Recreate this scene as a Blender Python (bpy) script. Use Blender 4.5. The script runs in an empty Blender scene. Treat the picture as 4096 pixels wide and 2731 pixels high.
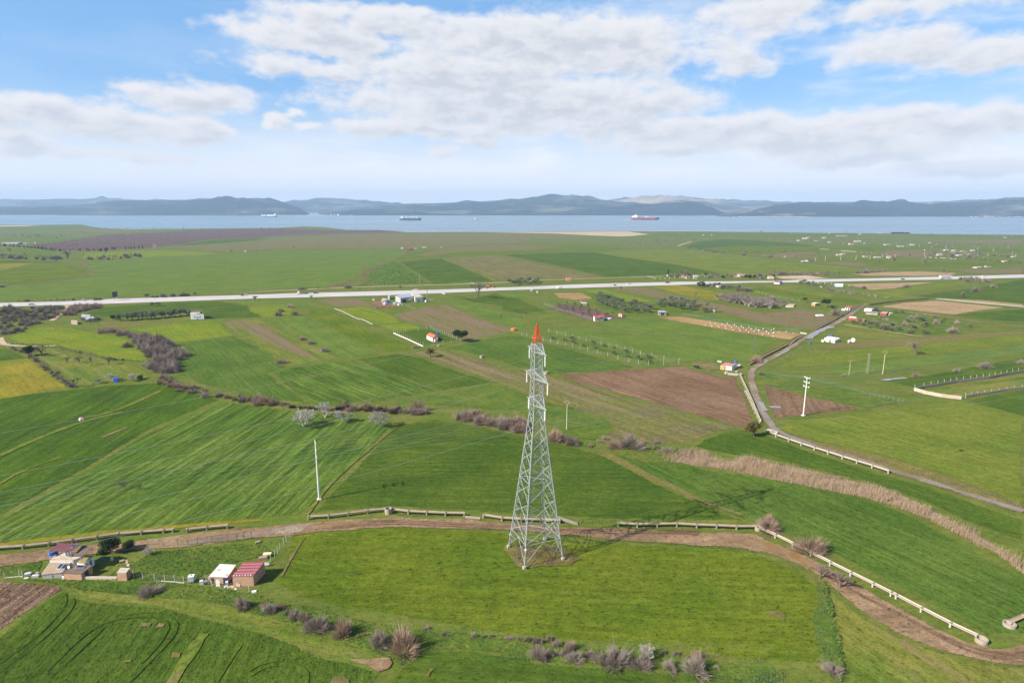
import bpy, bmesh, math, random
import numpy as np
from mathutils import Vector, Matrix, noise as mnoise
from mathutils.geometry import tessellate_polygon
random.seed(7); rng = np.random.default_rng(7)
rad = math.radians
SC = bpy.context.scene; COL = SC.collection

# ------------------------------------------------------------------ camera
HC = 75.0
PIT = math.atan((1365.5-825)/2503.0)
cam = bpy.data.cameras.new('camera'); camo = bpy.data.objects.new('camera', cam); COL.objects.link(camo)
cam.sensor_width = 36.0; cam.lens = 2503.0/4096*36; cam.clip_start = 0.5; cam.clip_end = 60000
camo.location = (0,0,HC); camo.rotation_euler = (math.pi/2-PIT, 0, 0)
SC.camera = camo

# ------------------------------------------------------------------ light
SUN_EL, SUN_AZ = 35.0, 206.3            # azimuth counted anticlockwise from +X
EXPOSURE = 0.95
sl = bpy.data.lights.new('sun','SUN'); slo = bpy.data.objects.new('sun', sl); COL.objects.link(slo)
sl.energy = 5.0; sl.angle = rad(0.42); sl.color = (1.0,0.93,0.81)
sd = Vector((math.cos(rad(SUN_EL))*math.cos(rad(SUN_AZ)), math.cos(rad(SUN_EL))*math.sin(rad(SUN_AZ)), math.sin(rad(SUN_EL))))
slo.rotation_euler = sd.to_track_quat('Z','Y').to_euler(); slo.location = (0,0,200)
SC.view_settings.view_transform = 'Standard'; SC.view_settings.look = 'None'
SC.view_settings.exposure = EXPOSURE; SC.view_settings.gamma = 1.0; SC.view_settings.use_curve_mapping = False
SC.cycles.max_bounces = 5; SC.cycles.diffuse_bounces = 2; SC.cycles.glossy_bounces = 2
SC.cycles.transparent_max_bounces = 8; SC.cycles.volume_bounces = 0; SC.cycles.use_denoising = True; SC.cycles.denoising_prefilter = 'ACCURATE'

# ------------------------------------------------------------------ pixels of the survey photograph -> points on the terrain
F, CX, CY = 2503.0, 2048.0, 1365.5
_c, _s = math.cos(PIT), math.sin(PIT)
def ray(px, py):
    x = (px-CX)/F; y = -(py-CY)/F
    return (x, _c+y*_s, -_s+y*_c)
ZB = [-3000.0] + [300.0+100*i for i in range(20)] + [9000.0]
def _zs(y):
    t = min(1,max(0,(y-300)/1900.0)); return -29.6*t*t*(3-2*t)
ZV = [_zs(y) for y in ZB]
def zt(y):
    return float(np.interp(y, ZB, ZV))
def at(px, py):
    d = ray(px, py); lo, hi = 10.0, 9000.0
    for _ in range(40):
        m = (lo+hi)/2
        if HC+m*d[2] > zt(m*d[1]): lo = m
        else: hi = m
    return Vector((lo*d[0], lo*d[1], zt(lo*d[1])))
def onz(px, py, z):
    d = ray(px,py); t = (z-HC)/d[2]; return Vector((t*d[0], t*d[1], z))
def height(base, px, py):
    d = ray(px,py); t = base.y/d[1]; return HC+t*d[2]-base.z
REG = {'O':(0,0,4096/2352), 'S':(0,0,1.0),
 'H1':(100,2120,500/2352),'H2':(700,2120,500/2352),'M1':(1480,1140,300/2352),'M2':(2300,1220,600/2352),'M3':(3250,1200,400/2352),
 'M4':(2800,1380,250/2352),'S1':(1030,820,400/2352),'S2':(1560,840,400/2352),'S3':(2480,840,300/2352),'T1':(1950,1250,400/1140),'T2':(1950,1750,400/1100)}
for _r,_y in (('A',750),('B',1150),('C',1650),('D',2150)):
    for _i in range(4): REG[_r+str(_i)] = (1000*_i, _y, (1096 if _i==3 else 1100)/2352)
def P(r,x,y):
    a,b,k = REG[r]; return (a+x*k, b+y*k)
def G(r,x,y): return at(*P(r,x,y))
def pts(seq):
    """mixed list: a string switches the survey sheet, a pair is a point on it"""
    r='S'; out=[]
    for q in seq:
        if isinstance(q,str): r=q
        else: out.append(P(r,q[0],q[1]))
    return out
def mpp(p): return (p.y*_c-(p.z-HC)*_s)/F          # metres per survey pixel at a point

# ------------------------------------------------------------------ node helpers
class NT:
    def __init__(s, tree): s.t=tree; s.n=tree.nodes; s.l=tree.links
    def node(s, typ, **kw):
        n = s.n.new(typ)
        for k,v in kw.items(): setattr(n,k,v)
        return n
    def put(s, sock, v):
        if hasattr(v,'is_linked') or isinstance(v,bpy.types.NodeSocket): s.l.new(v, sock)
        else: sock.default_value = v
    def math(s, op, a, b=None, c=None, clamp=False):
        n = s.node('ShaderNodeMath', operation=op, use_clamp=clamp); s.put(n.inputs[0],a)
        if b is not None: s.put(n.inputs[1],b)
        if c is not None: s.put(n.inputs[2],c)
        return n.outputs[0]
    def vmath(s, op, a, b=None):
        n = s.node('ShaderNodeVectorMath', operation=op); s.put(n.inputs[0],a)
        if b is not None: s.put(n.inputs[1],b)
        return n.outputs['Value'] if op in ('LENGTH','DOT_PRODUCT','DISTANCE') else n.outputs[0]
    def noise(s, vec, scale, detail=3, rough=0.55, dims='3D'):
        n = s.node('ShaderNodeTexNoise', noise_dimensions=dims); s.l.new(vec, n.inputs['Vector'])
        n.inputs['Scale'].default_value=scale; n.inputs['Detail'].default_value=detail; n.inputs['Roughness'].default_value=rough
        return n.outputs['Fac']
    def ramp(s, v, lo, hi, a=0.0, b=1.0, smooth=True):
        n = s.node('ShaderNodeMapRange'); n.interpolation_type = 'SMOOTHSTEP' if smooth else 'LINEAR'
        s.put(n.inputs['Value'],v); s.put(n.inputs['From Min'],lo); s.put(n.inputs['From Max'],hi); s.put(n.inputs['To Min'],a); s.put(n.inputs['To Max'],b)
        return n.outputs['Result']
    def mix(s, f, a, b):
        n = s.node('ShaderNodeMix', data_type='RGBA'); s.put(n.inputs['Factor'],f)
        for sock,v in ((n.inputs['A'],a),(n.inputs['B'],b)):
            if isinstance(v,(tuple,list)): v = tuple(v)+(1.0,) if len(v)==3 else v
            s.put(sock,v)
        return n.outputs['Result']
    def mul(s, col, f):
        n = s.node('ShaderNodeMix', data_type='RGBA', blend_type='MULTIPLY'); n.inputs['Factor'].default_value=1.0
        s.put(n.inputs['A'], col if not isinstance(col,tuple) else col+(1.0,))
        cb = s.node('ShaderNodeCombineColor')
        for i in range(3): s.put(cb.inputs[i], f)
        s.l.new(cb.outputs[0], n.inputs['B']); return n.outputs['Result']
    def scale_vec(s, vec, sx, sy, sz=1.0, rot=0.0):
        n = s.node('ShaderNodeMapping'); s.l.new(vec, n.inputs['Vector'])
        n.inputs['Rotation'].default_value=(0,0,rot); n.inputs['Scale'].default_value=(sx,sy,sz); return n.outputs[0]

# ------------------------------------------------------------------ sky
W = bpy.data.worlds.new('World'); SC.world = W; W.use_nodes = True
W.node_tree.nodes.clear(); w = NT(W.node_tree)
SKY_STRENGTH = 0.09
sky = w.node('ShaderNodeTexSky', sky_type='NISHITA'); sky.sun_disc=False
sky.sun_elevation = rad(SUN_EL); sky.sun_rotation = math.atan2(sd.x, sd.y); sky.air_density=1.0; sky.dust_density=0.6; sky.ozone_density=1.6; sky.altitude=100
tc = w.node('ShaderNodeTexCoord')
dirv = w.vmath('NORMALIZE', tc.outputs['Generated'])
sp = w.node('ShaderNodeSeparateXYZ'); w.l.new(dirv, sp.inputs[0])
az = w.math('MULTIPLY', w.math('ARCTAN2', sp.outputs[0], sp.outputs[1]), 57.2958)
el = w.math('MULTIPLY', w.math('ARCSINE', sp.outputs[2]), 57.2958)
cb = w.node('ShaderNodeCombineXYZ'); w.l.new(az, cb.inputs[0]); w.l.new(el, cb.inputs[1])
uv = cb.outputs[0]
def azel(ox, oy):
    d = Vector(ray(ox*REG['O'][2], oy*REG['O'][2])).normalized()
    return math.degrees(math.atan2(d.x,d.y)), math.degrees(math.asin(d.z))
CLOUDS = [ # where each bank of cloud stands: centre, half size, weight
 (80,262,220,42,1),(290,283,180,38,1),(440,308,105,26,1),(40,325,100,34,1),(220,352,120,14,.9),(330,364,60,9,.8),(430,368,40,9,.6),
 (440,222,135,34,.85),(635,275,34,17,.9),(670,258,26,12,.7),(706,288,24,11,.8),
 (735,28,110,30,.6),(740,82,200,42,1),(900,58,150,36,.85),(640,146,100,26,.6),(775,165,90,24,.85),
 (1240,92,370,62,1),(1090,175,330,62,1),(1190,240,400,72,1.05),(1410,125,160,55,.9),(1500,235,150,40,.75),
 (980,296,250,24,.9),(1100,325,70,12,.8),(1015,347,34,15,.75),(710,349,28,7,.5),
 (1600,302,280,38,.9),(1540,338,170,15,.85),(1860,312,310,44,.95),(2160,285,280,42,.85),(1960,352,280,30,.95),(2220,388,220,22,.85),(1400,290,160,30,.8),
 (1760,40,150,48,.6),(1690,125,90,50,.62),(2080,105,170,45,.9),(2260,125,160,42,.7),(2050,20,200,28,.5)]
grp = bpy.data.node_groups.new('cloud_density','ShaderNodeTree')
grp.interface.new_socket('Vector',in_out='INPUT',socket_type='NodeSocketVector'); grp.interface.new_socket('Fac',in_out='OUTPUT',socket_type='NodeSocketFloat')
g = NT(grp); gi = g.node('NodeGroupInput'); go = g.node('NodeGroupOutput'); v0 = gi.outputs[0]
wn = g.node('ShaderNodeTexNoise', noise_dimensions='2D'); g.l.new(g.scale_vec(v0,.22,.5), wn.inputs['Vector']); wn.inputs['Scale'].default_value=1.0; wn.inputs['Detail'].default_value=3
wv = g.vmath('MULTIPLY', g.vmath('SUBTRACT', wn.outputs['Color'], (.5,.5,.5)), (3.2,1.3,0))
v1 = g.vmath('ADD', v0, wv)
acc = None
for (ox,oy,rx,ry,wt) in CLOUDS:
    a,e = azel(ox,oy); a2,_ = azel(ox+rx,oy); _,e2 = azel(ox,oy-ry)
    q = g.vmath('MULTIPLY', g.vmath('SUBTRACT', v1, (a,e,0)), (1/max(.2,abs(a2-a))/1.12, 1/max(.1,abs(e2-e))/1.12, 0))
    m = g.math('MULTIPLY', g.math('SUBTRACT', 1.0, g.vmath('LENGTH', q)), wt)
    acc = m if acc is None else g.math('MAXIMUM', acc, m)
n1 = g.noise(g.scale_vec(v0,.34,.62), 1.0, 8, .55, '2D')
n2 = g.noise(g.scale_vec(v0,1.0,1.6), 1.0, 5, .6, '2D')
dd = g.math('ADD', g.math('ADD', g.math('ADD', acc, .10), g.math('MULTIPLY', g.math('SUBTRACT', n1, .5), 1.05)), g.math('MULTIPLY', g.math('SUBTRACT', n2, .5), .30))
g.l.new(dd, go.inputs[0])
def dens(vec):
    n = w.node('ShaderNodeGroup'); n.node_tree = grp; w.l.new(vec, n.inputs[0]); return n.outputs[0]
d0 = dens(uv); d1 = dens(w.vmath('ADD', uv, (-.45, .50, 0)))
shn = w.noise(w.scale_vec(uv,.42,.95), 1.0, 6, .58, '2D')
cover = w.ramp(d0, -.13, .46)
under = w.math('MULTIPLY', w.ramp(d1, .05, .85), w.ramp(shn,.34,.66,.35,.95), clamp=True)
edge = w.ramp(d0, .1, .6)
K = 0.885/SKY_STRENGTH
def C3(r,gc,b): return (r*K, gc*K, b*K)
# thin high veil and the pale band above the horizon
cir = w.noise(w.scale_vec(uv,.07,.30,1,rad(14)), 1.0, 6, .6, '2D')
veil = w.math('ADD', w.math('MULTIPLY', w.ramp(cir,.40,.72), w.ramp(az,-38,34,.08,.62)), w.ramp(el,1.5,9.5,.96,0.0), clamp=True)
veil = w.math('MULTIPLY', w.math('MULTIPLY', veil, w.ramp(el,-1.0,.0)), w.ramp(el,17.,30.,1.0,.0))
skyt = w.mix(w.math('MULTIPLY',veil,.92), w.mix(w.ramp(el,17.,30.,.6,.0), sky.outputs[0], C3(.10,.275,.55)), C3(.60,.60,.61))
ccol = w.mix(under, C3(.545,.535,.54), C3(.385,.395,.425))
ccol = w.mix(w.ramp(el,1.5,7,.55,0.0), ccol, C3(.47,.485,.52))
final = w.mix(w.math('MULTIPLY',cover,.93), skyt, ccol)
bg = w.node('ShaderNodeBackground'); bg.inputs['Strength'].default_value = SKY_STRENGTH; w.l.new(final, bg.inputs[0])
bg2 = None
wo = w.node('ShaderNodeOutputWorld'); w.l.new(bg.outputs[0], wo.inputs[0])

# ------------------------------------------------------------------ object helpers
def link(o, parent=None):
    COL.objects.link(o)
    if parent is not None: o.parent = parent
    return o
def tag(o, label=None, cat=None, group=None, kind=None):
    if label: o['label']=label
    if cat: o['category']=cat
    if group: o['group']=group
    if kind: o['kind']=kind
    return o
def empty(name, loc, rz=0.0, label=None, cat=None, group=None):
    o = bpy.data.objects.new(name, None); o.location=loc; o.rotation_euler=(0,0,rz); o.empty_display_size=.5; link(o)
    return tag(o,label,cat,group)
def mesh_obj(name, verts, faces, mat, parent=None, smooth=False, loc=None):
    me = bpy.data.meshes.new(name); me.from_pydata([tuple(v) for v in verts], [], [tuple(f) for f in faces]); me.update()
    if mat is not None: me.materials.append(mat)
    if smooth: me.polygons.foreach_set('use_smooth',[True]*len(me.polygons))
    o = bpy.data.objects.new(name, me); link(o,parent)
    if loc is not None: o.location=loc
    return o
class MB:
    def __init__(s): s.v=[]; s.f=[]
    def add(s, vs, fs):
        k=len(s.v); s.v+= [Vector(q) for q in vs]; s.f += [tuple(i+k for i in f) for f in fs]; return s
    def box(s, c, size, rz=0.0, tilt=None):
        c=Vector(c); hx,hy,hz=[q/2 for q in size]; R=Matrix.Rotation(rz,3,'Z')
        if tilt: R = R @ Matrix.Rotation(tilt[1],3,tilt[0])
        vs=[c+R@Vector((x*hx,y*hy,z*hz)) for z in(-1,1) for x,y in((-1,-1),(1,-1),(1,1),(-1,1))]
        return s.add(vs,[(3,2,1,0),(4,5,6,7),(0,1,5,4),(1,2,6,5),(2,3,7,6),(3,0,4,7)])
    def prism(s, bot, top):
        n=len(bot); vs=list(bot)+list(top)
        fs=[tuple(range(n-1,-1,-1)),tuple(range(n,2*n))]+[(i,(i+1)%n,n+(i+1)%n,n+i) for i in range(n)]
        return s.add(vs,fs)
    def tube(s, p, q, r0, r1=None, n=5, cap=True):
        p=Vector(p);q=Vector(q); r1=r0 if r1 is None else r1
        d=(q-p); 
        if d.length<1e-6: return s
        d.normalize(); a=d.orthogonal().normalized(); b=d.cross(a)
        vs=[p+(a*math.cos(t)+b*math.sin(t))*r0 for t in [2*math.pi*i/n for i in range(n)]]+[q+(a*math.cos(t)+b*math.sin(t))*r1 for t in [2*math.pi*i/n for i in range(n)]]
        fs=[(i,(i+1)%n,n+(i+1)%n,n+i) for i in range(n)]
        if cap: fs+=[tuple(range(n-1,-1,-1)),tuple(range(n,2*n))]
        return s.add(vs,fs)
    def angle(s, p, q, w, t=None):
        """steel member, four sided"""
        return s.tube(p,q,w*.47,w*.47,4,False)
    def sphere(s, c, r, nu=12, nv=8, sc=(1,1,1)):
        c=Vector(c); vs=[c+Vector((0,0,-r*sc[2]))]; fs=[]
        for j in range(1,nv):
            t=math.pi*j/nv
            for i in range(nu):
                f=2*math.pi*i/nu; vs.append(c+Vector((r*sc[0]*math.sin(t)*math.cos(f),r*sc[1]*math.sin(t)*math.sin(f),-r*sc[2]*math.cos(t))))
        vs.append(c+Vector((0,0,r*sc[2]))); L=len(vs)-1
        for i in range(nu):
            fs.append((0,1+(i+1)%nu,1+i)); fs.append((L,L-nu+i,L-nu+(i+1)%nu))
            for j in range(nv-2):
                a=1+j*nu+i;b=1+j*nu+(i+1)%nu; fs.append((a,b,b+nu,a+nu))
        return s.add(vs,fs)
    def lathe(s, c, prof, n=20, closed=False):
        c=Vector(c); vs=[];m=len(prof);fs=[]
        for i in range(n):
            t=2*math.pi*i/n
            vs+=[c+Vector((r*math.cos(t),r*math.sin(t),z)) for r,z in prof]
        for i in range(n):
            for j in range(m if closed else m-1):
                a=i*m+j;b=i*m+(j+1)%m; a2=((i+1)%n)*m+j;b2=((i+1)%n)*m+(j+1)%m
                fs.append((a,a2,b2,b))
        return s.add(vs,fs)
    def build(s, name, mat, parent=None, smooth=False, loc=None): return mesh_obj(name,s.v,s.f,mat,parent,smooth,loc)
def dup(o, loc=None, rz=None, sc=None, label=None, group=None):
    c=o.copy(); COL.objects.link(c)
    if loc is not None: c.location=loc
    if rz is not None: c.rotation_euler=(0,0,rz)
    if sc is not None: c.scale=(sc,sc,sc) if not isinstance(sc,(tuple,list)) else sc
    if label: c['label']=label
    if group: c['group']=group
    for ch in list(o.children):
        k=ch.copy(); COL.objects.link(k); k.parent=c
        for g2 in list(ch.children):
            d=g2.copy(); COL.objects.link(d); d.parent=k
    return c

# ------------------------------------------------------------------ materials
MATS={}
def mat(name, col, rough=.7, metal=0.0, var=.12, scale=3.0, bump=0.0, spec=.3, dirt=None, obj=True, rnd=0.0, trans=0.0):
    """surface with uneven colour, some grime and a little relief"""
    if name in MATS: return MATS[name]
    m=bpy.data.materials.new(name); m.use_nodes=True; t=NT(m.node_tree); b=t.n['Principled BSDF']
    co=t.node('ShaderNodeTexCoord').outputs['Object'] if obj else t.node('ShaderNodeNewGeometry').outputs['Position']
    n=t.noise(co,scale,5,.6); c=t.mul(col,t.ramp(n,.2,.8,1-var,1+var,False))
    if dirt: c=t.mix(t.math('MULTIPLY',t.ramp(t.noise(co,scale*.45,4,.65),.5,.72),dirt[1]),c,dirt[0])
    if rnd:
        oi=t.node('ShaderNodeObjectInfo').outputs['Random']; c=t.mul(c,t.ramp(oi,0,1,1-rnd,1+rnd,False))
    t.put(b.inputs['Base Color'],c); b.inputs['Roughness'].default_value=rough; b.inputs['Metallic'].default_value=metal
    b.inputs['Specular IOR Level'].default_value=spec
    if bump:
        bp=t.node('ShaderNodeBump'); bp.inputs['Strength'].default_value=bump; bp.inputs['Distance'].default_value=.05; t.l.new(n,bp.inputs['Height']); t.l.new(bp.outputs[0],b.inputs['Normal'])
    if trans:
        out=t.n['Material Output']; tr=t.node('ShaderNodeBsdfTranslucent'); t.put(tr.inputs[0],c); mx=t.node('ShaderNodeMixShader'); mx.inputs[0].default_value=trans
        t.l.new(b.outputs[0],mx.inputs[1]); t.l.new(tr.outputs[0],mx.inputs[2]); t.l.new(mx.outputs[0],out.inputs[0])
    MATS[name]=m; return m
def striped(name, c1, c2, period, axis=0, rough=.5, metal=0.0, duty=.5, dirt=None, bump=.4):
    if name in MATS: return MATS[name]
    m=bpy.data.materials.new(name); m.use_nodes=True; t=NT(m.node_tree); b=t.n['Principled BSDF']
    co=t.node('ShaderNodeTexCoord').outputs['Object']; s=t.node('ShaderNodeSeparateXYZ'); t.l.new(co,s.inputs[0])
    x=t.math('FRACT',t.math('DIVIDE',s.outputs[axis],period)); f=t.ramp(t.math('ABSOLUTE',t.math('SUBTRACT',x,.5)),duty*.5-.06,duty*.5+.06)
    c=t.mix(f,c1,c2); n=t.noise(co,1.3,5,.65); c=t.mul(c,t.ramp(n,.25,.75,.82,1.12,False))
    if dirt: c=t.mix(t.math('MULTIPLY',t.ramp(t.noise(co,.7,5,.7),.45,.7),dirt[1]),c,dirt[0])
    t.put(b.inputs['Base Color'],c); b.inputs['Roughness'].default_value=rough; b.inputs['Metallic'].default_value=metal
    bp=t.node('ShaderNodeBump'); bp.inputs['Strength'].default_value=bump; bp.inputs['Distance'].default_value=.04; t.l.new(f,bp.inputs['Height']); t.l.new(bp.outputs[0],b.inputs['Normal'])
    MATS[name]=m; return m
def brick(name, c1=(.54,.225,.115), c2=(.45,.18,.09), mortar=(.47,.36,.27), sc=3.2):
    if name in MATS: return MATS[name]
    m=bpy.data.materials.new(name); m.use_nodes=True; t=NT(m.node_tree); b=t.n['Principled BSDF']
    co=t.node('ShaderNodeTexCoord').outputs['Object']; s=t.node('ShaderNodeSeparateXYZ'); t.l.new(co,s.inputs[0])
    cc=t.node('ShaderNodeCombineXYZ'); t.l.new(t.math('ADD',s.outputs[0],s.outputs[1]),cc.inputs[0]); t.l.new(s.outputs[2],cc.inputs[1])
    br=t.node('ShaderNodeTexBrick'); t.l.new(cc.outputs[0],br.inputs['Vector']); br.inputs['Scale'].default_value=sc
    br.inputs['Color1'].default_value=c1+(1,); br.inputs['Color2'].default_value=c2+(1,); br.inputs['Mortar'].default_value=mortar+(1,); br.inputs['Mortar Size'].default_value=.03
    n=t.noise(co,1.5,5,.65); c=t.mul(br.outputs[0],t.ramp(n,.25,.75,.75,1.2,False))
    t.put(b.inputs['Base Color'],c); b.inputs['Roughness'].default_value=.9
    bp=t.node('ShaderNodeBump'); bp.inputs['Strength'].default_value=.5; bp.inputs['Distance'].default_value=.03; t.l.new(br.outputs['Fac'],bp.inputs['Height']); bp.invert=True; t.l.new(bp.outputs[0],b.inputs['Normal'])
    MATS[name]=m; return m
# ================================================================== ground, fields, roads
def tone(c):
    l=.3*c[0]+.6*c[1]+.1*c[2]; k=.05 if c[1]>c[0] else .05; c=[v*(1-k)+l*k for v in c]
    return (c[0]*1.40,c[1]*1.20,c[2]*.92) if c[1]>c[0]*.9 else tuple(c)
def edge_alpha(t,b,pos):
    e=t.node('ShaderNodeAttribute',attribute_name='edge').outputs['Fac']
    n=t.math('ADD',t.math('MULTIPLY',t.noise(pos,.35,3,.6),.6),t.math('MULTIPLY',t.noise(pos,1.7,3,.7),.4))
    t.put(b.inputs['Alpha'],t.math('GREATER_THAN',e,t.ramp(n,.30,.68,.02,.92,False)))
def edged(m):
    t=NT(m.node_tree); edge_alpha(t,t.n['Principled BSDF'],t.node('ShaderNodeNewGeometry').outputs['Position'])
def field_mat(name, c1, c2, soil=(.16,.105,.065), soil_amt=0.0, ang=0.0, row=1.2, row_amt=.10, patch=22., streak=.12, bump=.7, fine=.34, soil_row=True, rough=.9):
    m=bpy.data.materials.new(name); m.use_nodes=True; t=NT(m.node_tree); b=t.n['Principled BSDF']
    pos=t.node('ShaderNodeNewGeometry').outputs['Position']
    rot=t.scale_vec(pos,1,1,1,-ang)
    c1=tone(c1); c2=tone(c2)
    big=t.noise(pos,1.0/patch,4,.6)
    st=t.noise(t.scale_vec(rot,1/70.,1/4.5,0),1.0,4,.6)
    rw=t.noise(t.scale_vec(rot,1/24.,1/row,0),1.0,2,.5)
    mid=t.noise(t.scale_vec(rot,.42,.62,1),1.0,5,.72); fleck=t.noise(t.scale_vec(rot,.9,1.5,1),1.0,2,.6)
    fi=t.noise(pos,2.6,3,.7)
    c=t.mix(t.ramp(big,.36,.64),c1,c2)
    c=t.mul(c,t.ramp(st,.3,.7,1-streak,1+streak,False))
    c=t.mul(c,t.ramp(rw,.28,.72,1-row_amt,1+row_amt,False))
    c=t.mul(c,t.ramp(mid,.25,.75,1-fine,1+fine,False))
    c=t.mul(c,t.ramp(fleck,.30,.46,1-fine*1.3,1.0))
    c=t.mul(c,t.ramp(fi,.25,.75,1-fine,1+fine,False))
    if soil_amt>0:
        s=t.math('ADD',t.math('MULTIPLY',st if soil_row else big,.55),t.math('ADD',t.math('MULTIPLY',mid,.35),t.math('MULTIPLY',fi,.10)))
        th=.66-.26*soil_amt
        c=t.mix(t.math('MULTIPLY',t.ramp(s,th,th+.09),.85),c,t.mul(soil,t.ramp(fi,.25,.75,.75,1.25,False)))
    t.put(b.inputs['Base Color'],c); b.inputs['Roughness'].default_value=rough; b.inputs['Specular IOR Level'].default_value=.02
    bp=t.node('ShaderNodeBump'); bp.inputs['Strength'].default_value=bump; bp.inputs['Distance'].default_value=.35
    h=t.math('ADD',t.math('MULTIPLY',rw,min(1.6,row_amt*7)),t.math('ADD',t.math('MULTIPLY',mid,.5),t.math('MULTIPLY',fi,.30)))
    t.l.new(h,bp.inputs['Height']); t.l.new(bp.outputs[0],b.inputs['Normal'])
    edge_alpha(t,b,pos)
    return m
G1=(.062,.125,.012); G2=(.090,.150,.018)
STY={ # two crop tones, soil, how much of it shows, row spacing and depth
 'lush':   dict(c1=(.034,.074,.010),c2=(.050,.090,.012),soil_amt=.24,row=1.3,row_amt=.14,streak=.10),
 'rows':   dict(c1=(.040,.088,.013),c2=(.061,.109,.019),soil_amt=.12,row=1.6,row_amt=.42,streak=.16,bump=1.0),
 'cool':   dict(c1=(.040,.086,.014),c2=(.056,.104,.019),soil_amt=.14,row=1.4,row_amt=.14,streak=.10),
 'deep':   dict(c1=(.029,.065,.009),c2=(.038,.082,.006),soil_amt=.18,row=2.2,row_amt=.16,streak=.20),
 'meadow': dict(c1=(.052,.095,.007),c2=(.078,.115,.010),soil_amt=.28,row=1.4,row_amt=.12,streak=.10),
 'light':  dict(c1=(.070,.114,.016),c2=(.096,.130,.021),soil_amt=.22,row=1.4,row_amt=.12,streak=.12),
 'mid':    dict(c1=(.059,.111,.020),c2=(.078,.127,.024),soil_amt=.10,row=1.5,row_amt=.10,streak=.12),
 'bright': dict(c1=(.078,.136,.011),c2=(.105,.148,.012),soil_amt=.10,row=1.4,row_amt=.09,streak=.10),
 'yellow': dict(c1=(.095,.120,.012),c2=(.150,.142,.016),soil_amt=.22,row=1.6,row_amt=.08,streak=.14),
 'fallow': dict(c1=(.090,.109,.030),c2=(.129,.113,.046),soil_amt=.55,row=2.5,row_amt=.14,streak=.22,soil=(.20,.135,.085)),
 'patchy': dict(c1=(.066,.116,.017),c2=(.104,.125,.028),soil_amt=.50,row=2.2,row_amt=.12,streak=.22,soil=(.19,.125,.075)),
 'weedy':  dict(c1=(.046,.095,.015),c2=(.077,.115,.022),soil_amt=.18,row=2.0,row_amt=.06,streak=.08,soil_row=False,patch=9,bump=1.0,fine=.34,soil=(.17,.13,.08)),
 'stubble':dict(c1=(.095,.112,.041),c2=(.112,.104,.053),soil_amt=.75,row=1.8,row_amt=.12,streak=.16,soil=(.165,.112,.082)),
 'plough': dict(c1=(.150,.086,.047),c2=(.190,.115,.067),soil=(.25,.175,.12),soil_amt=.25,row=1.6,row_amt=.16,streak=.14,bump=1.0),
 'furrow': dict(c1=(.135,.085,.055),c2=(.185,.120,.078),soil=(.075,.048,.032),soil_amt=.55,row=1.5,row_amt=.40,streak=.25,bump=1.0),
 'dun':    dict(c1=(.105,.068,.053),c2=(.130,.085,.066),soil_amt=.2,row=4,row_amt=.08,streak=.10),
 'tan':    dict(c1=(.270,.185,.095),c2=(.320,.220,.118),soil_amt=.25,row=2,row_amt=.10,streak=.12,soil=(.22,.17,.07)),
 'sand':   dict(c1=(.380,.285,.185),c2=(.440,.330,.220),soil_amt=.15,row=3,row_amt=.06,streak=.12,soil=(.25,.2,.1)),
 'rust':   dict(c1=(.250,.155,.062),c2=(.310,.205,.090),soil_amt=.35,row=2,row_amt=.12,streak=.16,soil=(.11,.13,.03)),
 'verge':  dict(c1=(.102,.108,.032),c2=(.139,.116,.045),soil_amt=.35,row=2,row_amt=.05,streak=.10,soil=(.23,.165,.10),patch=7,soil_row=False,fine=.3,bump=.8),
 'dirt':   dict(c1=(.190,.120,.066),c2=(.255,.168,.098),soil=(.17,.105,.06),soil_amt=.25,row=.9,row_amt=.12,streak=.10,patch=14,bump=.8),
 'rut':    dict(c1=(.120,.074,.040),c2=(.155,.100,.058),soil_amt=.2,row=1,row_amt=.1,streak=.1),
 'gravel': dict(c1=(.195,.145,.105),c2=(.250,.188,.138),soil=(.20,.15,.10),soil_amt=.35,row=.7,row_amt=.14,streak=.18,patch=10,bump=.4),
}
_fi=[0]
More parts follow.
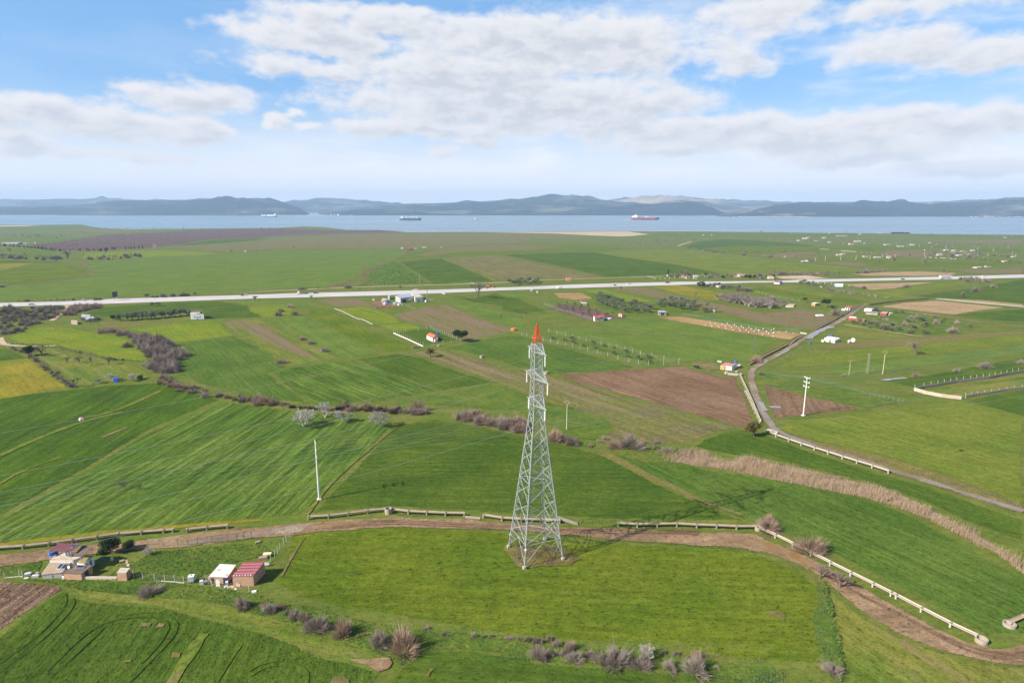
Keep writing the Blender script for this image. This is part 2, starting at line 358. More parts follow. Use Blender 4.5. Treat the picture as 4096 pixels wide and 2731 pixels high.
def sheet(name, poly, mt, layer=1, label=None, ragged=1.0, kind='structure', soft=1.0, mid=None):
    """a sheet of ground that follows the terrain: poly is a ring of terrain points with ragged edges"""
    _fi[0]+=1; lift=.045*layer+.0007*(_fi[0]%30); ring=[]
    n=len(poly)
    for i in range(n):
        p,q=poly[i],poly[(i+1)%n]; L=math.hypot(q.x-p.x,q.y-p.y); dist=max(60,math.hypot((p.x+q.x)/2,(p.y+q.y)/2))
        step=max(.9,dist/110.); k=max(1,min(120,int(L/step))); nx,ny=(-(q.y-p.y)/max(L,1e-6),(q.x-p.x)/max(L,1e-6))
        for j in range(k):
            t=j/k; x,y=p.x+(q.x-p.x)*t,p.y+(q.y-p.y)*t
            a=ragged*(mnoise.noise(Vector((x*.16,y*.16,_fi[0]*.37)))*.9+mnoise.noise(Vector((x*.6,y*.6,3.1)))*.5)*min(1.0,.25+dist/400.)*(0 if (j==0 and ragged==0) else 1)
            ring.append(Vector((x+nx*a,y+ny*a,0)))
    bm=bmesh.new(); lay=bm.verts.layers.float.new('edge')
    ar=sum(ring[i-1].x*ring[i].y-ring[i].x*ring[i-1].y for i in range(len(ring)))/2; per=sum((ring[i]-ring[i-1]).length for i in range(len(ring)))
    dist0=max(80,math.hypot(sum(v.x for v in ring)/len(ring),sum(v.y for v in ring)/len(ring)))
    sw=min(soft*(.8+dist0/260.),.20*abs(ar)/max(per,1)); m=len(ring); sg=1 if ar>0 else -1; inner=[]
    for i in range(m):
        d=(ring[(i+2)%m]-ring[i-2]); d.normalize(); inner.append(ring[i]+Vector((-d.y,d.x,0))*sw*sg)
    if mid is not None: inner=None
    vs=[bm.verts.new(v) for v in ring]
    for v in vs: v[lay]=0.0
    if ragged==0 or soft==0:
        for v in vs: v[lay]=1.0
        inner=ring; wi=vs
    else:
        wi=[bm.verts.new(v) for v in inner]
        for v in wi: v[lay]=1.0
        for i in range(m):
            j=(i+1)%m
            try: bm.faces.new((vs[i],vs[j],wi[j],wi[i]))
            except ValueError: pass
    for f in tessellate_polygon([inner]):
        try: bm.faces.new([wi[i] for i in f])
        except ValueError: pass
    y0=min(v.y for v in ring); y1=max(v.y for v in ring)
    for yb in ZB[1:-1]:
        if y0<yb<y1: bmesh.ops.bisect_plane(bm,geom=bm.verts[:]+bm.edges[:]+bm.faces[:],plane_co=(0,yb,0),plane_no=(0,1,0))
    lay=bm.verts.layers.float['edge']
    for v in bm.verts: v.co.z=zt(v.co.y)+lift+.02*v[lay]
    bmesh.ops.recalc_face_normals(bm,faces=bm.faces[:])
    for f in bm.faces:
        if f.normal.z<0: f.normal_flip()
    me=bpy.data.meshes.new(name); bm.to_mesh(me); bm.free(); me.materials.append(mt)
    o=bpy.data.objects.new(name,me); link(o); o['kind']=kind
    if label: o['label']=label
    return o
_smc={}
def style(sty, ang, seed=0):
    k=(sty,round(ang,1))
    if k not in _smc:
        d=dict(STY[sty]); _smc[k]=field_mat('ground_'+sty,ang=ang,**d)
    return _smc[k]
def ringpts(seq): return [at(*p) for p in pts(seq)]
def field(sty, seq, row=None, layer=1, label=None, name='field'):
    ang=0.0
    if row:
        a,b=[at(*p) for p in pts(row)]; ang=math.atan2(b.y-a.y,b.x-a.x)
    return sheet(name, ringpts(seq), style(sty,ang), layer, label)
def ribbon(name, seq, width, mt, layer=3, label=None, kind='structure', ragged=.5):
    c=ringpts(seq); c2=[]
    for i in range(len(c)-1):          # smooth the bends
        for t in (0,.25,.5,.75):
            p0=c[max(0,i-1)];p1=c[i];p2=c[i+1];p3=c[min(len(c)-1,i+2)]
            c2.append(.5*((2*p1)+(p2-p0)*t+(2*p0-5*p1+4*p2-p3)*t*t+(3*p1-p0-3*p2+p3)*t**3))
    c2.append(c[-1]); L=[];R=[]
    for i,p in enumerate(c2):
        d=(c2[min(i+1,len(c2)-1)]-c2[max(i-1,0)]); d.z=0; d.normalize(); n=Vector((-d.y,d.x,0)); w=width[0]+(width[1]-width[0])*i/(len(c2)-1) if isinstance(width,tuple) else width
        L.append(p+n*w/2); R.append(p-n*w/2)
    return sheet(name, L+R[::-1], mt, layer, label, ragged, kind)

# ---- land and sea
SEA=-30.0
shore_px=pts(['A0',(0,318),(350,320),(690,316),(780,335),(900,350),(1100,357),(2352,347),'A1',(250,345),(450,333),(620,338),(770,356),(830,364),(1100,364),(1270,374),(1340,384),(1700,381),(2352,379),'A2',(600,376),(1000,375),(1600,376),(2352,383),'A3',(500,389),(1000,393),(1500,399),(2352,407)])
shore=[onz(x,y,-29.7) for x,y in shore_px]
land=[Vector((-5200,3500,0)),Vector((-3600,3620,0))]+shore+[Vector((2600,2240,0)),Vector((5200,2250,0)),Vector((5200,-260,0)),Vector((-5200,-260,0))]
sheet('ground',land,field_mat('rough_grassland',c1=(.062,.104,.018),c2=(.086,.112,.028),soil_amt=.22,soil=(.17,.125,.08),patch=13,soil_row=False,fine=.3,row_amt=.03,bump=.8),0,'rough green grassland of the coastal plain',0,soft=0)
wm=bpy.data.materials.new('sea_water'); wm.use_nodes=True; t=NT(wm.node_tree); b=t.n['Principled BSDF']
pos=t.node('ShaderNodeNewGeometry').outputs['Position']
st=t.noise(t.scale_vec(pos,1/2600.,1/240.,0),1.0,5,.6); s2=t.noise(t.scale_vec(pos,1/60.,1/22.,0),1.0,4,.6)
t.put(b.inputs['Base Color'],t.mix(t.ramp(st,.35,.65),(.105,.175,.225),(.15,.215,.255)))
t.put(b.inputs['Roughness'],t.ramp(st,.3,.7,.20,.42)); b.inputs['IOR'].default_value=1.33
bp=t.node('ShaderNodeBump'); bp.inputs['Strength'].default_value=.16; bp.inputs['Distance'].default_value=3.0; t.l.new(s2,bp.inputs['Height']); t.l.new(bp.outputs[0],b.inputs['Normal'])
tag(mesh_obj('water',[(-15000,1700,SEA),(15000,1700,SEA),(15000,15600,SEA),(-15000,15600,SEA)],[(0,1,2,3)],wm),'calm blue strait with faint streaks',kind='structure')

# ---- near fields
field('lush',['D0',(550,450),(760,530),(1300,590),(1700,660),(2352,840),'D1',(560,985),(850,1065),(1050,1130),(1120,1170),(1040,1400),'D0',(2352,1420),(0,1420),(-500,1420),(-500,1120),(0,835),(370,545)],['D0',(0,1180),(560,580)],1,'lush green crop field with curved tractor tracks')
field('furrow',['D0',(-500,360),(0,372),(480,402),(555,440),(370,540),(0,795),(-500,1090)],['D0',(0,760),(380,480)],1,'freshly turned brown furrows at the picture corner')
field('patchy',['D0',(570,445),(1200,500),(1750,545),(2352,695),'D1',(500,790),(1000,960),(1215,1060),(1200,1110),(1050,1128),(850,1062),(560,980),(0,760),'D0',(1700,655),(1300,585),(760,528)],['D0',(570,445),(2352,760)],2,'worn grassy headland between crop and hedge')
field('meadow',['O',(668,1234),(700,1224),(900,1210),(1150,1218),(1180,1228),(1330,1246),(1600,1256),(1740,1270),(1840,1312),(1885,1352),(1896,1420),(1898,1490),(1880,1525),(1700,1516),(1500,1478),(1250,1470),(1000,1432),(800,1398),(690,1375),(632,1342),(645,1306)],['O',(700,1300),(1500,1330)],1,'green wheat field around the pylon')
field('patchy',['O',(1905,1352),(1965,1402),(2060,1462),(2200,1514),(2300,1530),(2450,1530),(2450,1640),(1925,1640),(1918,1500),(1908,1420)],['O',(1940,1400),(2150,1540)],1,'patchy green and bare field beside the ditch')
field('lush',['D1',(1300,1110),(1420,1010),(1560,965),(1800,965),(2352,1015),'D2',(300,1060),(600,1085),(1100,1110),(1700,1165),(2352,1225),(2352,1420),'D1',(1100,1420),(1220,1200)],['D1',(1300,1110),(2352,1200)],1,'green crop below the bramble row')
field('rows',['O',(-80,1262),(200,1230),(430,1208),(525,1200),(690,1182),(722,1160),(812,1075),(902,978),(885,968),(780,955),(640,938),(510,921),(340,993),(200,1078),(-80,1240)],['C1',(600,560),(1000,160)],1,'green crop combed into ropy rows')
field('deep',['O',(-80,1230),(200,1075),(340,990),(508,918),(430,896),(374,879),(270,883),(150,896),(-80,920)],['O',(0,1120),(370,900)],1,'dark green crop with long streaks')
field('yellow',['O',(-40,1262),(200,1232),(430,1211),(525,1203),(610,1196),(600,1190),(430,1203),(200,1224),(-40,1250)],['O',(0,1256),(430,1206)],2,'yellowing strip of crop along the channel')
field('lush',['O',(728,1166),(908,976),(990,962),(1050,969),(1150,988),(1210,1003),(1290,1018),(1388,1045),(1425,1066),(1535,1122),(1645,1172),(1712,1196),(1425,1193),(1330,1190),(1110,1176),(900,1165),(715,1178)],['O',(800,1150),(1500,1160)],1,'deep green field between the channel and the creek')
field('cool',['O',(1405,1042),(1440,1046),(1480,1062),(1545,1057),(1640,1082),(1760,1096),(1870,1114),(2000,1146),(2100,1185),(2180,1230),(2280,1290),(2450,1360),(2450,1440),(2345,1462),(2265,1462),(2010,1320),(1870,1250),(1750,1208),(1655,1172),(1545,1122),(1440,1066)],['O',(1700,1120),(2300,1400)],1,'green crop sloping down to the long white channel')
field('lush',['C2',(1660,290),(1760,220),(1950,155),(2110,152),'C3',(30,200),(130,190),(500,330),(900,455),(1180,545),(1500,630),(2000,800),(2352,920),(2352,1110),(1900,950),(1600,810),(1300,690),(1000,600),(700,525),(300,430),(0,378),'C2',(2000,370),(1750,310)],['C3',(0,250),(1500,750)],1,'green strip between the reeds and the track')
field('light',['C3',(215,135),(350,65),(700,35),'B3',(1180,1040),(1650,975),(1820,970),(2352,1105),'C3',(2352,790),(2000,665),(1500,480),(1000,340),(600,255),(330,180)],['C3',(300,110),(2352,650)],1,'large light green field right of the track')
field('verge',['C3',(150,100),(330,180),(600,255),(1000,340),(1500,480),(2000,665),(2352,790),(2352,870),(2000,750),(1500,575),(1000,420),(600,310),(300,195)],['C3',(300,170),(2000,700)],2,'dry grass verge along the track')
field('plough',['B3',(105,842),(190,852),(500,935),(760,990),(940,1040),(930,1052),(700,1072),(350,1110),(205,1122),(160,1000)],['B3',(110,850),(180,1110)],1,'brown ploughed triangle under the white pole')
field('plough',['B2',(470,747),(1100,702),(1550,672),(1900,765),(2020,765),(2075,870),(2140,1020),(2175,1150),'C2',(2110,135),(1950,98),(1700,30),'B2',(1350,1003),(1000,903),(700,832)],['B2',(800,760),(1500,1010)],1,'wide brown ploughed field below the farm cottage')
field('fallow',['B1',(1285,562),(1500,542),(1690,525),(2352,745),'B2',(100,690),(450,748),(700,835),(1350,1006),(1650,1100),'C2',(1950,102),(2090,140),(1930,150),(1750,215),(1640,280),(1300,270),(900,262),(600,220),(480,150),(0,0),'B1',(2352,1050),(1900,1020),(1600,1010),(1300,990),(1640,890),(2130,812),(1800,722),(1500,605)],['B1',(1500,560),(2352,900)],1,'rough fallow pasture in front of the ploughed field')
field('weedy',['B1',(1640,893),(2130,815),(2352,900),'B2',(300,960),(600,1020),(900,1100),'C2',(1000,150),(850,250),(600,220),(450,130),(0,0),'B1',(2352,1060),(1900,1030),(1600,1010),(1300,985)],['B1',(1640,893),(2352,1000)],2,'weedy green ground above the creek')
field('rows',['B1',(180,735),(335,685),(890,618),(1000,665),(1610,885),(1200,955),(1050,985),(700,995),(540,995),(300,840)],['B1',(400,720),(1000,980)],1,'lodged green crop right of the creek bend')
field('lush',['B1',(900,614),(1265,562),(1480,605),(1800,725),(2115,810),(1620,885),(1200,738),(1000,658)],['B1',(950,620),(1620,885)],1,'smooth green strip beside the fallow pasture')
field('bright',['B0',(1050,345),(1300,320),(1600,288),(1850,280),(2010,408),(1700,450),(1430,478),(1380,460),(1280,400)],['B0',(1300,330),(1450,480)],1,'bright green field below the square white house')
field('cool',['B0',(1430,485),(1700,455),(2012,412),(2200,505),(2352,590),'B1',(150,565),(240,655),(320,680),(175,735),(300,842),(530,995),(200,965),(0,940),'B0',(2000,890),(1700,820),(1520,745),(1500,640),(1480,560)],['B0',(1600,480),(2000,860)],1,'green field inside the creek bend')
field('patchy',['B0',(1870,292),(2100,275),'B1',(100,275),(350,410),(620,530),(770,600),(340,678),(250,645),(0,452),'B0',(2030,400)],['B1',(0,280),(600,600)],1,'half bare strip of brown and green')
field('stubble',['B0',(1900,300),(2090,282),'B1',(140,335),(350,460),(560,590),(480,600),(200,500),(0,390)],['B1',(0,280),(600,600)],2,'bare brown strip in the green fields')
field('mid',['B1',(150,283),(480,242),(800,420),(1140,548),(860,606),(770,600),(620,520),(400,415)],['B1',(300,260),(900,600)],1,'green strip with a worn edge')
field('meadow',['B1',(490,175),(700,182),(960,330),(1390,500),(1370,530),(1150,552),(820,425),(500,245)],['B1',(550,190),(1200,540)],1,'long green strip left of the pipe channel')
field('bright',['B1',(-20,162),(290,142),(470,228),(110,258),(-20,205)],['B1',(0,200),(400,180)],1,'small bright plot with bare shrubs')
field('stubble',['B1',(560,112),(760,85),(930,100),(1080,155),(730,165)],['B1',(600,110),(900,150)],1,'brown plot west of the barn')
field('bright',['B1',(735,182),(1010,155),(1200,230),(1300,300),(1060,312)],['B1',(800,180),(1200,310)],1,'bright green plot right of the pipe channel')
field('bright',['B1',(1095,322),(1370,303),(1470,348),(1240,378)],['B1',(1100,322),(1300,370)],1,'vivid green plot beside the fenced cottage')
field('lush',['B1',(1232,388),(1540,350),(1790,448),(1480,500)],None,1,'garden lawn of the fenced cottage')
field('stubble',['B1',(1215,232),(1400,195),(1560,150),(1700,150),(2000,270),(2300,365),(2100,410),(1940,438),(1830,450),(1560,342),(1320,292)],['B1',(1400,200),(1900,430)],1,'thin brownish crop behind the fenced cottage')
field('mid',['B1',(1650,140),(1860,122),(2100,190),(2352,255),'B2',(190,390),(0,420),'B1',(2240,338),(1980,258)],['B1',(1700,140),(2300,330)],1,'green strip with a thin lattice pole')
field('lush',['B1',(1740,72),(1900,92),(2100,48),'B2',(0,60),(160,95),(400,200),(180,228),(0,195),'B1',(2150,160),(1900,125)],['B1',(1800,80),(2352,190)],1,'dark green field below the big bare tree')
field('cool',['B1',(1690,520),(1940,452),'B2',(0,422),(185,412),(500,505),(1050,645),(1170,685),(800,715),(450,740),(100,670),'B1',(2150,630)],['B2',(0,430),(1000,700)],1,'smooth green field behind the pylon')
field('weedy',['B2',(200,392),(420,372),(1525,640),(1270,665),(700,525)],['B2',(300,385),(1400,650)],2,'weedy olive garden inside the white posts')
field('mid',['B2',(430,368),(720,322),(830,335),(1400,430),(1900,560),(2110,640),(1780,620),(1540,635),(900,480)],['B2',(600,340),(1800,600)],1,'long green field right of the olive garden')
field('mid',['B2',(840,330),(900,295),(1180,262),(1350,265),(1750,345),(2120,400),(2340,430),'B3',(200,470),(60,590),'B2',(2110,650),(1900,555),(1400,425)],['B2',(1000,290),(2300,560)],1,'striped green field below the rusty strip')
field('rust',['B2',(1345,255),(1550,245),(1900,302),(2352,382),'B3',(200,368),(430,392),(470,402),(400,425),(345,450),(200,432),(0,400),'B2',(2050,390),(1700,325),(1450,278)],['B2',(1400,255),(2300,400)],2,'rusty dry strip with white sacks')
field('mid',['B2',(1600,238),(1850,240),(2352,338),'B3',(300,350),(540,380),(440,392),(0,335),'B2',(1900,295)],['B2',(1700,240),(2300,350)],1,'green strip behind the wire fence')
field('stubble',['A2',(905,868),(1230,852),(1650,955),(1900,1000),(2100,1040),(2352,1075),'B3',(0,200),(300,250),(650,312),(550,368),(0,290),'B2',(2000,240),(1700,160),(1350,90),(1050,30)],['A2',(1000,870),(1900,1040)],1,'long grey brown field behind the olive grove')
field('dun',['B2',(390,172),(560,140),(700,160),(900,210),(1000,252),(1100,262),(780,290),(560,225)],['B2',(400,165),(900,280)],2,'bare orchard floor with small olives')
field('weedy',['A2',(740,900),(930,930),(1150,985),(1350,985),(1480,960),(1690,1010),(1640,1070),(1350,1060),(1300,1085),(1000,1075),(800,1000)],['A2',(800,920),(1300,1070)],2,'grassy floor of the olive grove')
field('rust',['A2',(450,905),(700,900),(800,950),(640,960),(500,945)],None,2,'dry orange patch by the orchard')
field('bright',['A2',(645,872),(900,872),(1310,972),(1180,995),(1060,985),(850,915)],['A2',(700,880),(1200,985)],1,'bright green plot above the olive grove')
field('yellow',['A2',(1290,848),(1500,832),(1800,880),(2000,922),(1960,960),(1810,965),(1600,930)],['A2',(1350,850),(1900,950)],1,'yellow green field with one bare tree')
field('mid',['A2',(0,885),(200,882),(330,905),(180,930),(60,940),(0,920)],None,1,'green verge below the highway')

# ---- left middle fields
field('bright',['B0',(55,440),(250,350),(380,335),(640,345),(800,385),(1050,425),(1180,470),(1240,540),(1300,600),(1230,635),(950,610),(740,555),(480,495),(150,480)],['B0',(300,360),(1200,600)],1,'bright yellow green field in the creek loop')
field('patchy',['B0',(270,530),(500,520),(750,585),(1050,640),(1270,650),(1250,720),(1290,760),(1200,790),(860,815),(620,850),(480,730),(330,610)],['B0',(500,620),(800,800)],1,'bare orchard ground with young trees')
field('yellow',['B0',(-60,640),(240,608),(330,650),(460,760),(570,835),(600,860),(420,890),(-60,965)],['B0',(130,660),(380,880)],1,'yellow flowering field at the left edge')
field('lush',['B0',(-60,525),(60,520),(180,570),(235,603),(-60,635)],['B0',(0,560),(200,600)],1,'small deep green plot at the left edge')
field('lush',['B0',(640,245),(860,175),(1100,150),(1500,128),(1900,120),(2100,150),(2352,250),(1850,270),(1650,278),(1640,190),(1300,220),(960,240),(830,270)],['B0',(800,200),(1900,140)],1,'green field below the highway')
field('verge',['B0',(840,300),(1100,310),(1560,285),(1640,280),(1560,295),(1050,345),(900,345)],None,2,'grassy path in front of the olive row')
field('mid',['B0',(2060,160),'B1',(0,150),(290,138),(480,160),(560,105),(520,95),(0,115),'B0',(2000,120)],None,1,'green strip under the highway bank')

# ---- fields beyond the highway
field('mid',['A0',(-200,850),(0,850),(300,825),(640,782),(800,735),(850,728),(740,700),(730,650),(850,635),(1200,610),(1700,580),(2352,548),'A1',(0,547),(1300,530),(1400,542),(1290,600),(1000,702),(975,742),(850,800),(700,850),(600,858),(0,880),'A0',(2352,885),(1650,905),(1240,935),(900,940),(700,948),(200,968),(-200,985)],['A0',(0,950),(2352,700)],1,'vast pale green field beyond the highway')
field('meadow',['A0',(-200,690),(0,712),(200,672),(560,650),(690,690),(770,725),(640,768),(300,808),(-200,840)],['A0',(0,740),(640,730)],1,'green field left of the ditch')
field('yellow',['A0',(-200,655),(330,648),(200,670),(0,708),(-200,690)],None,2,'yellow flowering corner')
field('lush',['A0',(-200,625),(0,625),(500,630),(560,645),(-200,645)],None,1,'thin green strip before the far hedges')
field('bright',['A0',(690,612),(670,560),(1000,550),(1400,536),(1800,552),(1890,566),(1500,592),(1050,602)],['A0',(700,580),(1800,560)],1,'bright far strip before the bare orchard')
field('fallow',['A0',(1420,522),(1600,502),(2352,442),'A1',(0,437),(700,407),(1300,392),(2352,388),'A2',(0,392),(600,405),(760,425),(250,440),'A1',(2352,475),(1900,488),(1550,513),(1400,518),(1250,518),(0,533),'A0',(2352,540),(1900,545)],['A0',(1500,520),(2352,470)],1,'olive brown field before the shore')
field('lush',['A0',(1480,500),(1800,452),(2352,425),'A1',(700,400),(620,408),(0,433),'A0',(2300,440),(1700,490)],None,2,'dark strip beside the bare orchard')
field('meadow',['A1',(1240,620),(1400,545),(1560,522),(1950,492),(2352,482),'A2',(0,487),(550,482),(900,502),(1100,525),(800,548),(350,558),(0,568),'A1',(2352,570),(2000,580),(1700,596),(1350,612)],['A1',(1300,600),(2352,520)],1,'light green field right of the ditch road')
field('fallow',['A2',(0,487),(300,490),(550,500),(300,535),(0,545),'A1',(1900,545),(1500,590),(1420,580),(1600,520)],None,2,'brownish tint of thin crop')
field('lush',['A1',(1275,638),(1400,625),(1625,606),(1750,650),(2090,800),(1560,825),(1380,705)],['A1',(1400,640),(1900,800)],1,'dark green field right of the ditch')
field('rows',['A1',(1050,700),(1200,640),(1265,640),(1380,712),(1540,825),(900,842),(1030,785),(995,745)],['A1',(1200,660),(1400,830)],1,'striped green field in the ditch bend')
field('fallow',['A1',(1640,605),(2130,580),'A2',(0,587),(640,712),(880,772),(450,780),(0,795),'A1',(2250,795),(2110,800),(1800,665)],['A1',(1700,610),(2300,780)],1,'olive brown field left of the dark one')
field('lush',['A2',(25,576),(350,563),(800,552),(1000,590),(1500,660),(1900,738),(1600,745),(900,768),(640,705)],['A2',(100,580),(1400,740)],1,'long dark green field beyond the highway')
field('light',['A2',(820,552),(1250,532),(1520,528),(2352,612),'A3',(0,612),(600,662),(1000,700),(780,728),(0,738),'A2',(2352,745),(1950,738),(1500,658),(1000,588)],['A2',(900,555),(2200,720)],1,'long light green field beyond the highway')
field('lush',['A2',(1560,505),(1700,462),(1900,442),(2352,455),'A3',(0,452),(400,480),(560,500),(300,525),'A2',(2352,560),(1900,558),(1600,520)],['A2',(1650,480),(2352,500)],1,'dark green field by the farm track')
field('meadow',['A2',(1700,520),(2000,500),(2352,500),'A3',(300,500),(800,520),(700,545),(300,560),'A2',(2352,575),(1950,560)],None,2,'lighter band in the dark field')
field('sand',['A2',(-200,383),(450,380),(1100,377),(1290,400),(1150,415),(1030,420),(800,412),(450,394)],None,1,'pale sandy flats at the shore')
field('meadow',['A2',(1310,402),(1500,386),(2352,392),(2352,425),(1500,425),(1150,420)],None,1,'green shore meadow')
field('sand',['A0',(-100,326),(200,322),(350,324),(200,332),(-100,336)],None,2,'pale beach at the far left')
field('meadow',['A0',(20,342),(700,321),(830,345),(380,362),(20,366)],None,1,'green headland')
field('dun',['A0',(240,492),(500,470),(700,435),(900,404),(1300,388),(1700,362),(2352,350),'A1',(300,352),(700,366),(1100,364),(1280,378),(1285,390),(800,396),(300,410),(0,430),'A0',(2352,424),(1800,447),(1500,492),(1250,522),(700,545),(500,540)],['A0',(500,500),(2000,400)],1,'bare purple brown orchard ground')
for q in (['A0',(0,420),(500,425),(700,440),(420,470),(0,445)],['A0',(0,520),(350,520),(500,550),(200,560),(0,545)],['A0',(830,375),(1250,372),(1250,384),(850,392)],['A0',(0,570),(450,560),(560,600),(0,605)],
          ['A3',(0,402),(900,400),(1000,420),(400,428),(0,420)],['A3',(1200,402),(2352,415),(2352,440),(1500,430)],['A3',(850,500),(1600,490),(1700,520),(1000,545),(700,520)],['A3',(1500,640),(2352,640),(2352,665),(1700,680),(1300,660)],['A3',(1650,535),(2300,520),(2352,560),(1800,560)],
          ['A3',(350,640),(900,610),(1400,640),(1500,690),(1100,680)]):
    field('meadow',q,None,1,'small green plot on the far plain')
for q in (['A3',(550,645),(800,635),(1100,660),(900,680)],['A3',(1750,712),(2352,690),(2352,745),(1900,735)],['A3',(1150,540),(1650,540),(1500,600),(1100,590)],['A3',(1500,455),(2352,450),(2352,485),(1700,470)],['A3',(0,570),(350,560),(600,600),(200,600)],['A3',(80,555),(500,545),(650,570),(200,580)],['A0',(600,365),(1100,362),(1300,372),(900,385),(600,380)]):
    field('stubble',q,None,2,'brownish plot on the far plain')

# ---- right side
field('tan',['A3',(865,742),(1100,728),(1450,717),(1790,735),(1750,755),(1450,760),(1000,758)],['A3',(900,745),(1700,745)],1,'tan stubble strip above the highway')
field('tan',['A3',(800,828),(1300,818),(1610,812),(1400,840),(1240,868),(1050,880),(900,852)],['A3',(850,830),(1400,850)],1,'tan stubble strip below the highway')
field('meadow',['A3',(-20,870),(150,850),(300,880),(720,935),(1000,975),(1150,985),(880,1005),(600,980),(-20,915)],['A3',(0,880),(900,990)],1,'green strip behind the bare thicket')
field('patchy',['A3',(80,842),(350,832),(560,880),(740,925),(700,955),(550,935)],['A3',(100,840),(700,940)],2,'brown strip below the red shed')
field('light',['A3',(855,862),(1050,888),(1300,872),(1620,812),(1900,812),(1600,880),(1350,905),(1440,945),(1200,985),(1000,940)],['A3',(900,870),(1400,900)],1,'green slope below the tan strip')
field('lush',['A3',(1410,932),(1600,905),(2000,850),(2400,775),(2400,1000),(1900,965),(1560,948)],['A3',(1500,930),(2352,850)],1,'large green field at the right edge')
field('tan',['A3',(1110,1022),(1300,990),(1530,972),(1600,968),(1900,1000),(2200,1032),(1960,1060),(1770,1095),(1450,1062)],['A3',(1200,1010),(1900,1060)],1,'wide tan field behind the red barn')
field('tan',['A3',(1620,950),(2000,968),(2352,1005),(2352,1018),(1800,982)],None,1,'tan margin of the concrete track')
field('lush',['B3',(1720,238),(1950,212),(2400,180),(2400,300),(2100,285)],['B3',(1800,230),(2352,240)],1,'dark green field right of the tan field')
field('weedy',['B3',(850,292),(950,260),(1100,200),(1350,205),(1650,250),(1980,350),(1700,395),(1530,412),(1250,392),(1000,335)],None,2,'weedy ground of the scattered olives')
field('patchy',['B3',(690,392),(830,325),(1200,385),(1400,412),(1200,450),(900,430)],['B3',(750,370),(1300,430)],1,'reddish bare field above the white cabin')
field('stubble',['B3',(70,225),(500,180),(700,250),(780,290),(660,320),(350,270)],['B3',(100,225),(600,290)],2,'brown vineyard plot left of the long ditch')
field('light',['B3',(160,700),(500,565),(1000,520),(1500,480),(2400,385),(2400,478),(1700,560),(1100,615),(560,678)],['B3',(500,600),(2300,420)],1,'light green strip around the lattice pole')
field('mid',['B3',(570,692),(1100,628),(1700,570),(2400,492),(2400,575),(1800,640),(1250,705),(830,752)],['B3',(700,700),(2300,530)],1,'green strip below the field path')
field('lush',['B3',(1160,800),(1500,755),(2400,590),(2400,722),(1850,800),(1420,862)],['B3',(1300,800),(2300,650)],1,'deep green strip above the walled garden')
field('patchy',['B3',(1425,872),(1800,815),(2400,735),(2400,850),(1850,932),(1800,950),(1560,908)],['B3',(1500,880),(2300,780)],1,'bare soil of the walled garden')
field('lush',['B3',(1870,968),(2100,920),(2400,868),(2400,1120),(1990,1005)],['B3',(1900,960),(2352,1000)],1,'green field below the walled garden')
field('weedy',['B3',(130,732),(400,770),(700,830),(1300,985),(1010,1045),(940,1030),(500,925),(105,825)],None,2,'weedy ground inside the low wire fence')
field('verge',['B3',(700,480),(1000,450),(1700,410),(2352,370),(2352,400),(1400,500),(900,530),(600,530)],None,2,'dry grass strip on the slope')

# ---- roads and tracks
dirt=style('dirt',rad(8)); 
road_up=['O',(-60,1282),(0,1275),(120,1261),(310,1242),(425,1227),(530,1216),(620,1208),(700,1200),(800,1192),(900,1189),(1075,1193),(1300,1212),(1430,1214),(1600,1222),(1735,1226),(1765,1242),(1850,1277),(1950,1332),(2050,1387),(2150,1442),(2240,1482),(2295,1490),(2352,1476),(2450,1450)]
road_dn=['O',(2450,1520),(2352,1530),(2290,1525),(2200,1508),(2100,1475),(2000,1420),(1940,1377),(1880,1322),(1840,1303),(1780,1276),(1700,1260),(1560,1251),(1400,1241),(1300,1227),(1140,1218),(900,1212),(700,1226),(560,1241),(430,1257),(310,1264),(200,1278),(100,1290),(0,1304),(-60,1312)]
sheet('road',ringpts(road_up)+ringpts(road_dn),dirt,3,'muddy brown dirt road curving past the pylon')
grv=style('gravel',rad(5))
sheet('road',ringpts(['O',(420,1240),(560,1226),(690,1205),(720,1203),(690,1222),(560,1236),(430,1252)]),grv,4,'pale gravelly stretch of the dirt road')
pud=bpy.data.materials.new('muddy_water'); pud.use_nodes=True; t=NT(pud.node_tree); b=t.n['Principled BSDF']
n=t.noise(t.node('ShaderNodeNewGeometry').outputs['Position'],.35,4,.6)
t.put(b.inputs['Base Color'],t.mix(t.ramp(n,.3,.7),(.20,.11,.025),(.23,.15,.075))); t.put(b.inputs['Roughness'],t.ramp(n,.3,.7,.10,.45)); b.inputs['Specular IOR Level'].default_value=.4; edge_alpha(t,b,t.node('ShaderNodeNewGeometry').outputs['Position'])
def puddle(seq,label): return sheet('puddle',ringpts(seq),pud,5,label,.6,soft=.35)
puddle(['O',(400,1240),(440,1232),(520,1221),(570,1219),(560,1225),(480,1234),(430,1246)],'orange muddy puddle by the channel end')
puddle(['O',(705,1210),(780,1200),(830,1197),(860,1203),(780,1212),(720,1218)],'long orange puddle on the dirt road bend')
puddle(['O',(1690,1247),(1735,1240),(1790,1252),(1850,1285),(1890,1312),(1860,1303),(1800,1275),(1720,1254)],'brown puddle in the wheel tracks')
puddle(['O',(1240,1219),(1340,1224),(1330,1232),(1250,1226)],'shallow puddle behind the pylon')
puddle(['D3',(1850,905),(1960,925),(2060,955),(1990,950),(1900,930)],'small puddle at the road bend')
tar=mat('worn_asphalt',(.19,.165,.145),.8,var=.2,scale=.25,dirt=((.27,.21,.15),.6),obj=False)
ribbon('track',['C3',(2352,850),(2000,745),(1500,585),(1180,488),(800,362),(500,268),(300,192),(200,130),(150,60),(110,0),'B3',(90,1020),(40,900),(15,800),(10,740),(45,690),(150,630),(300,545),(450,445)],2.9,grv,4,'worn farm track climbing past the ploughed field')
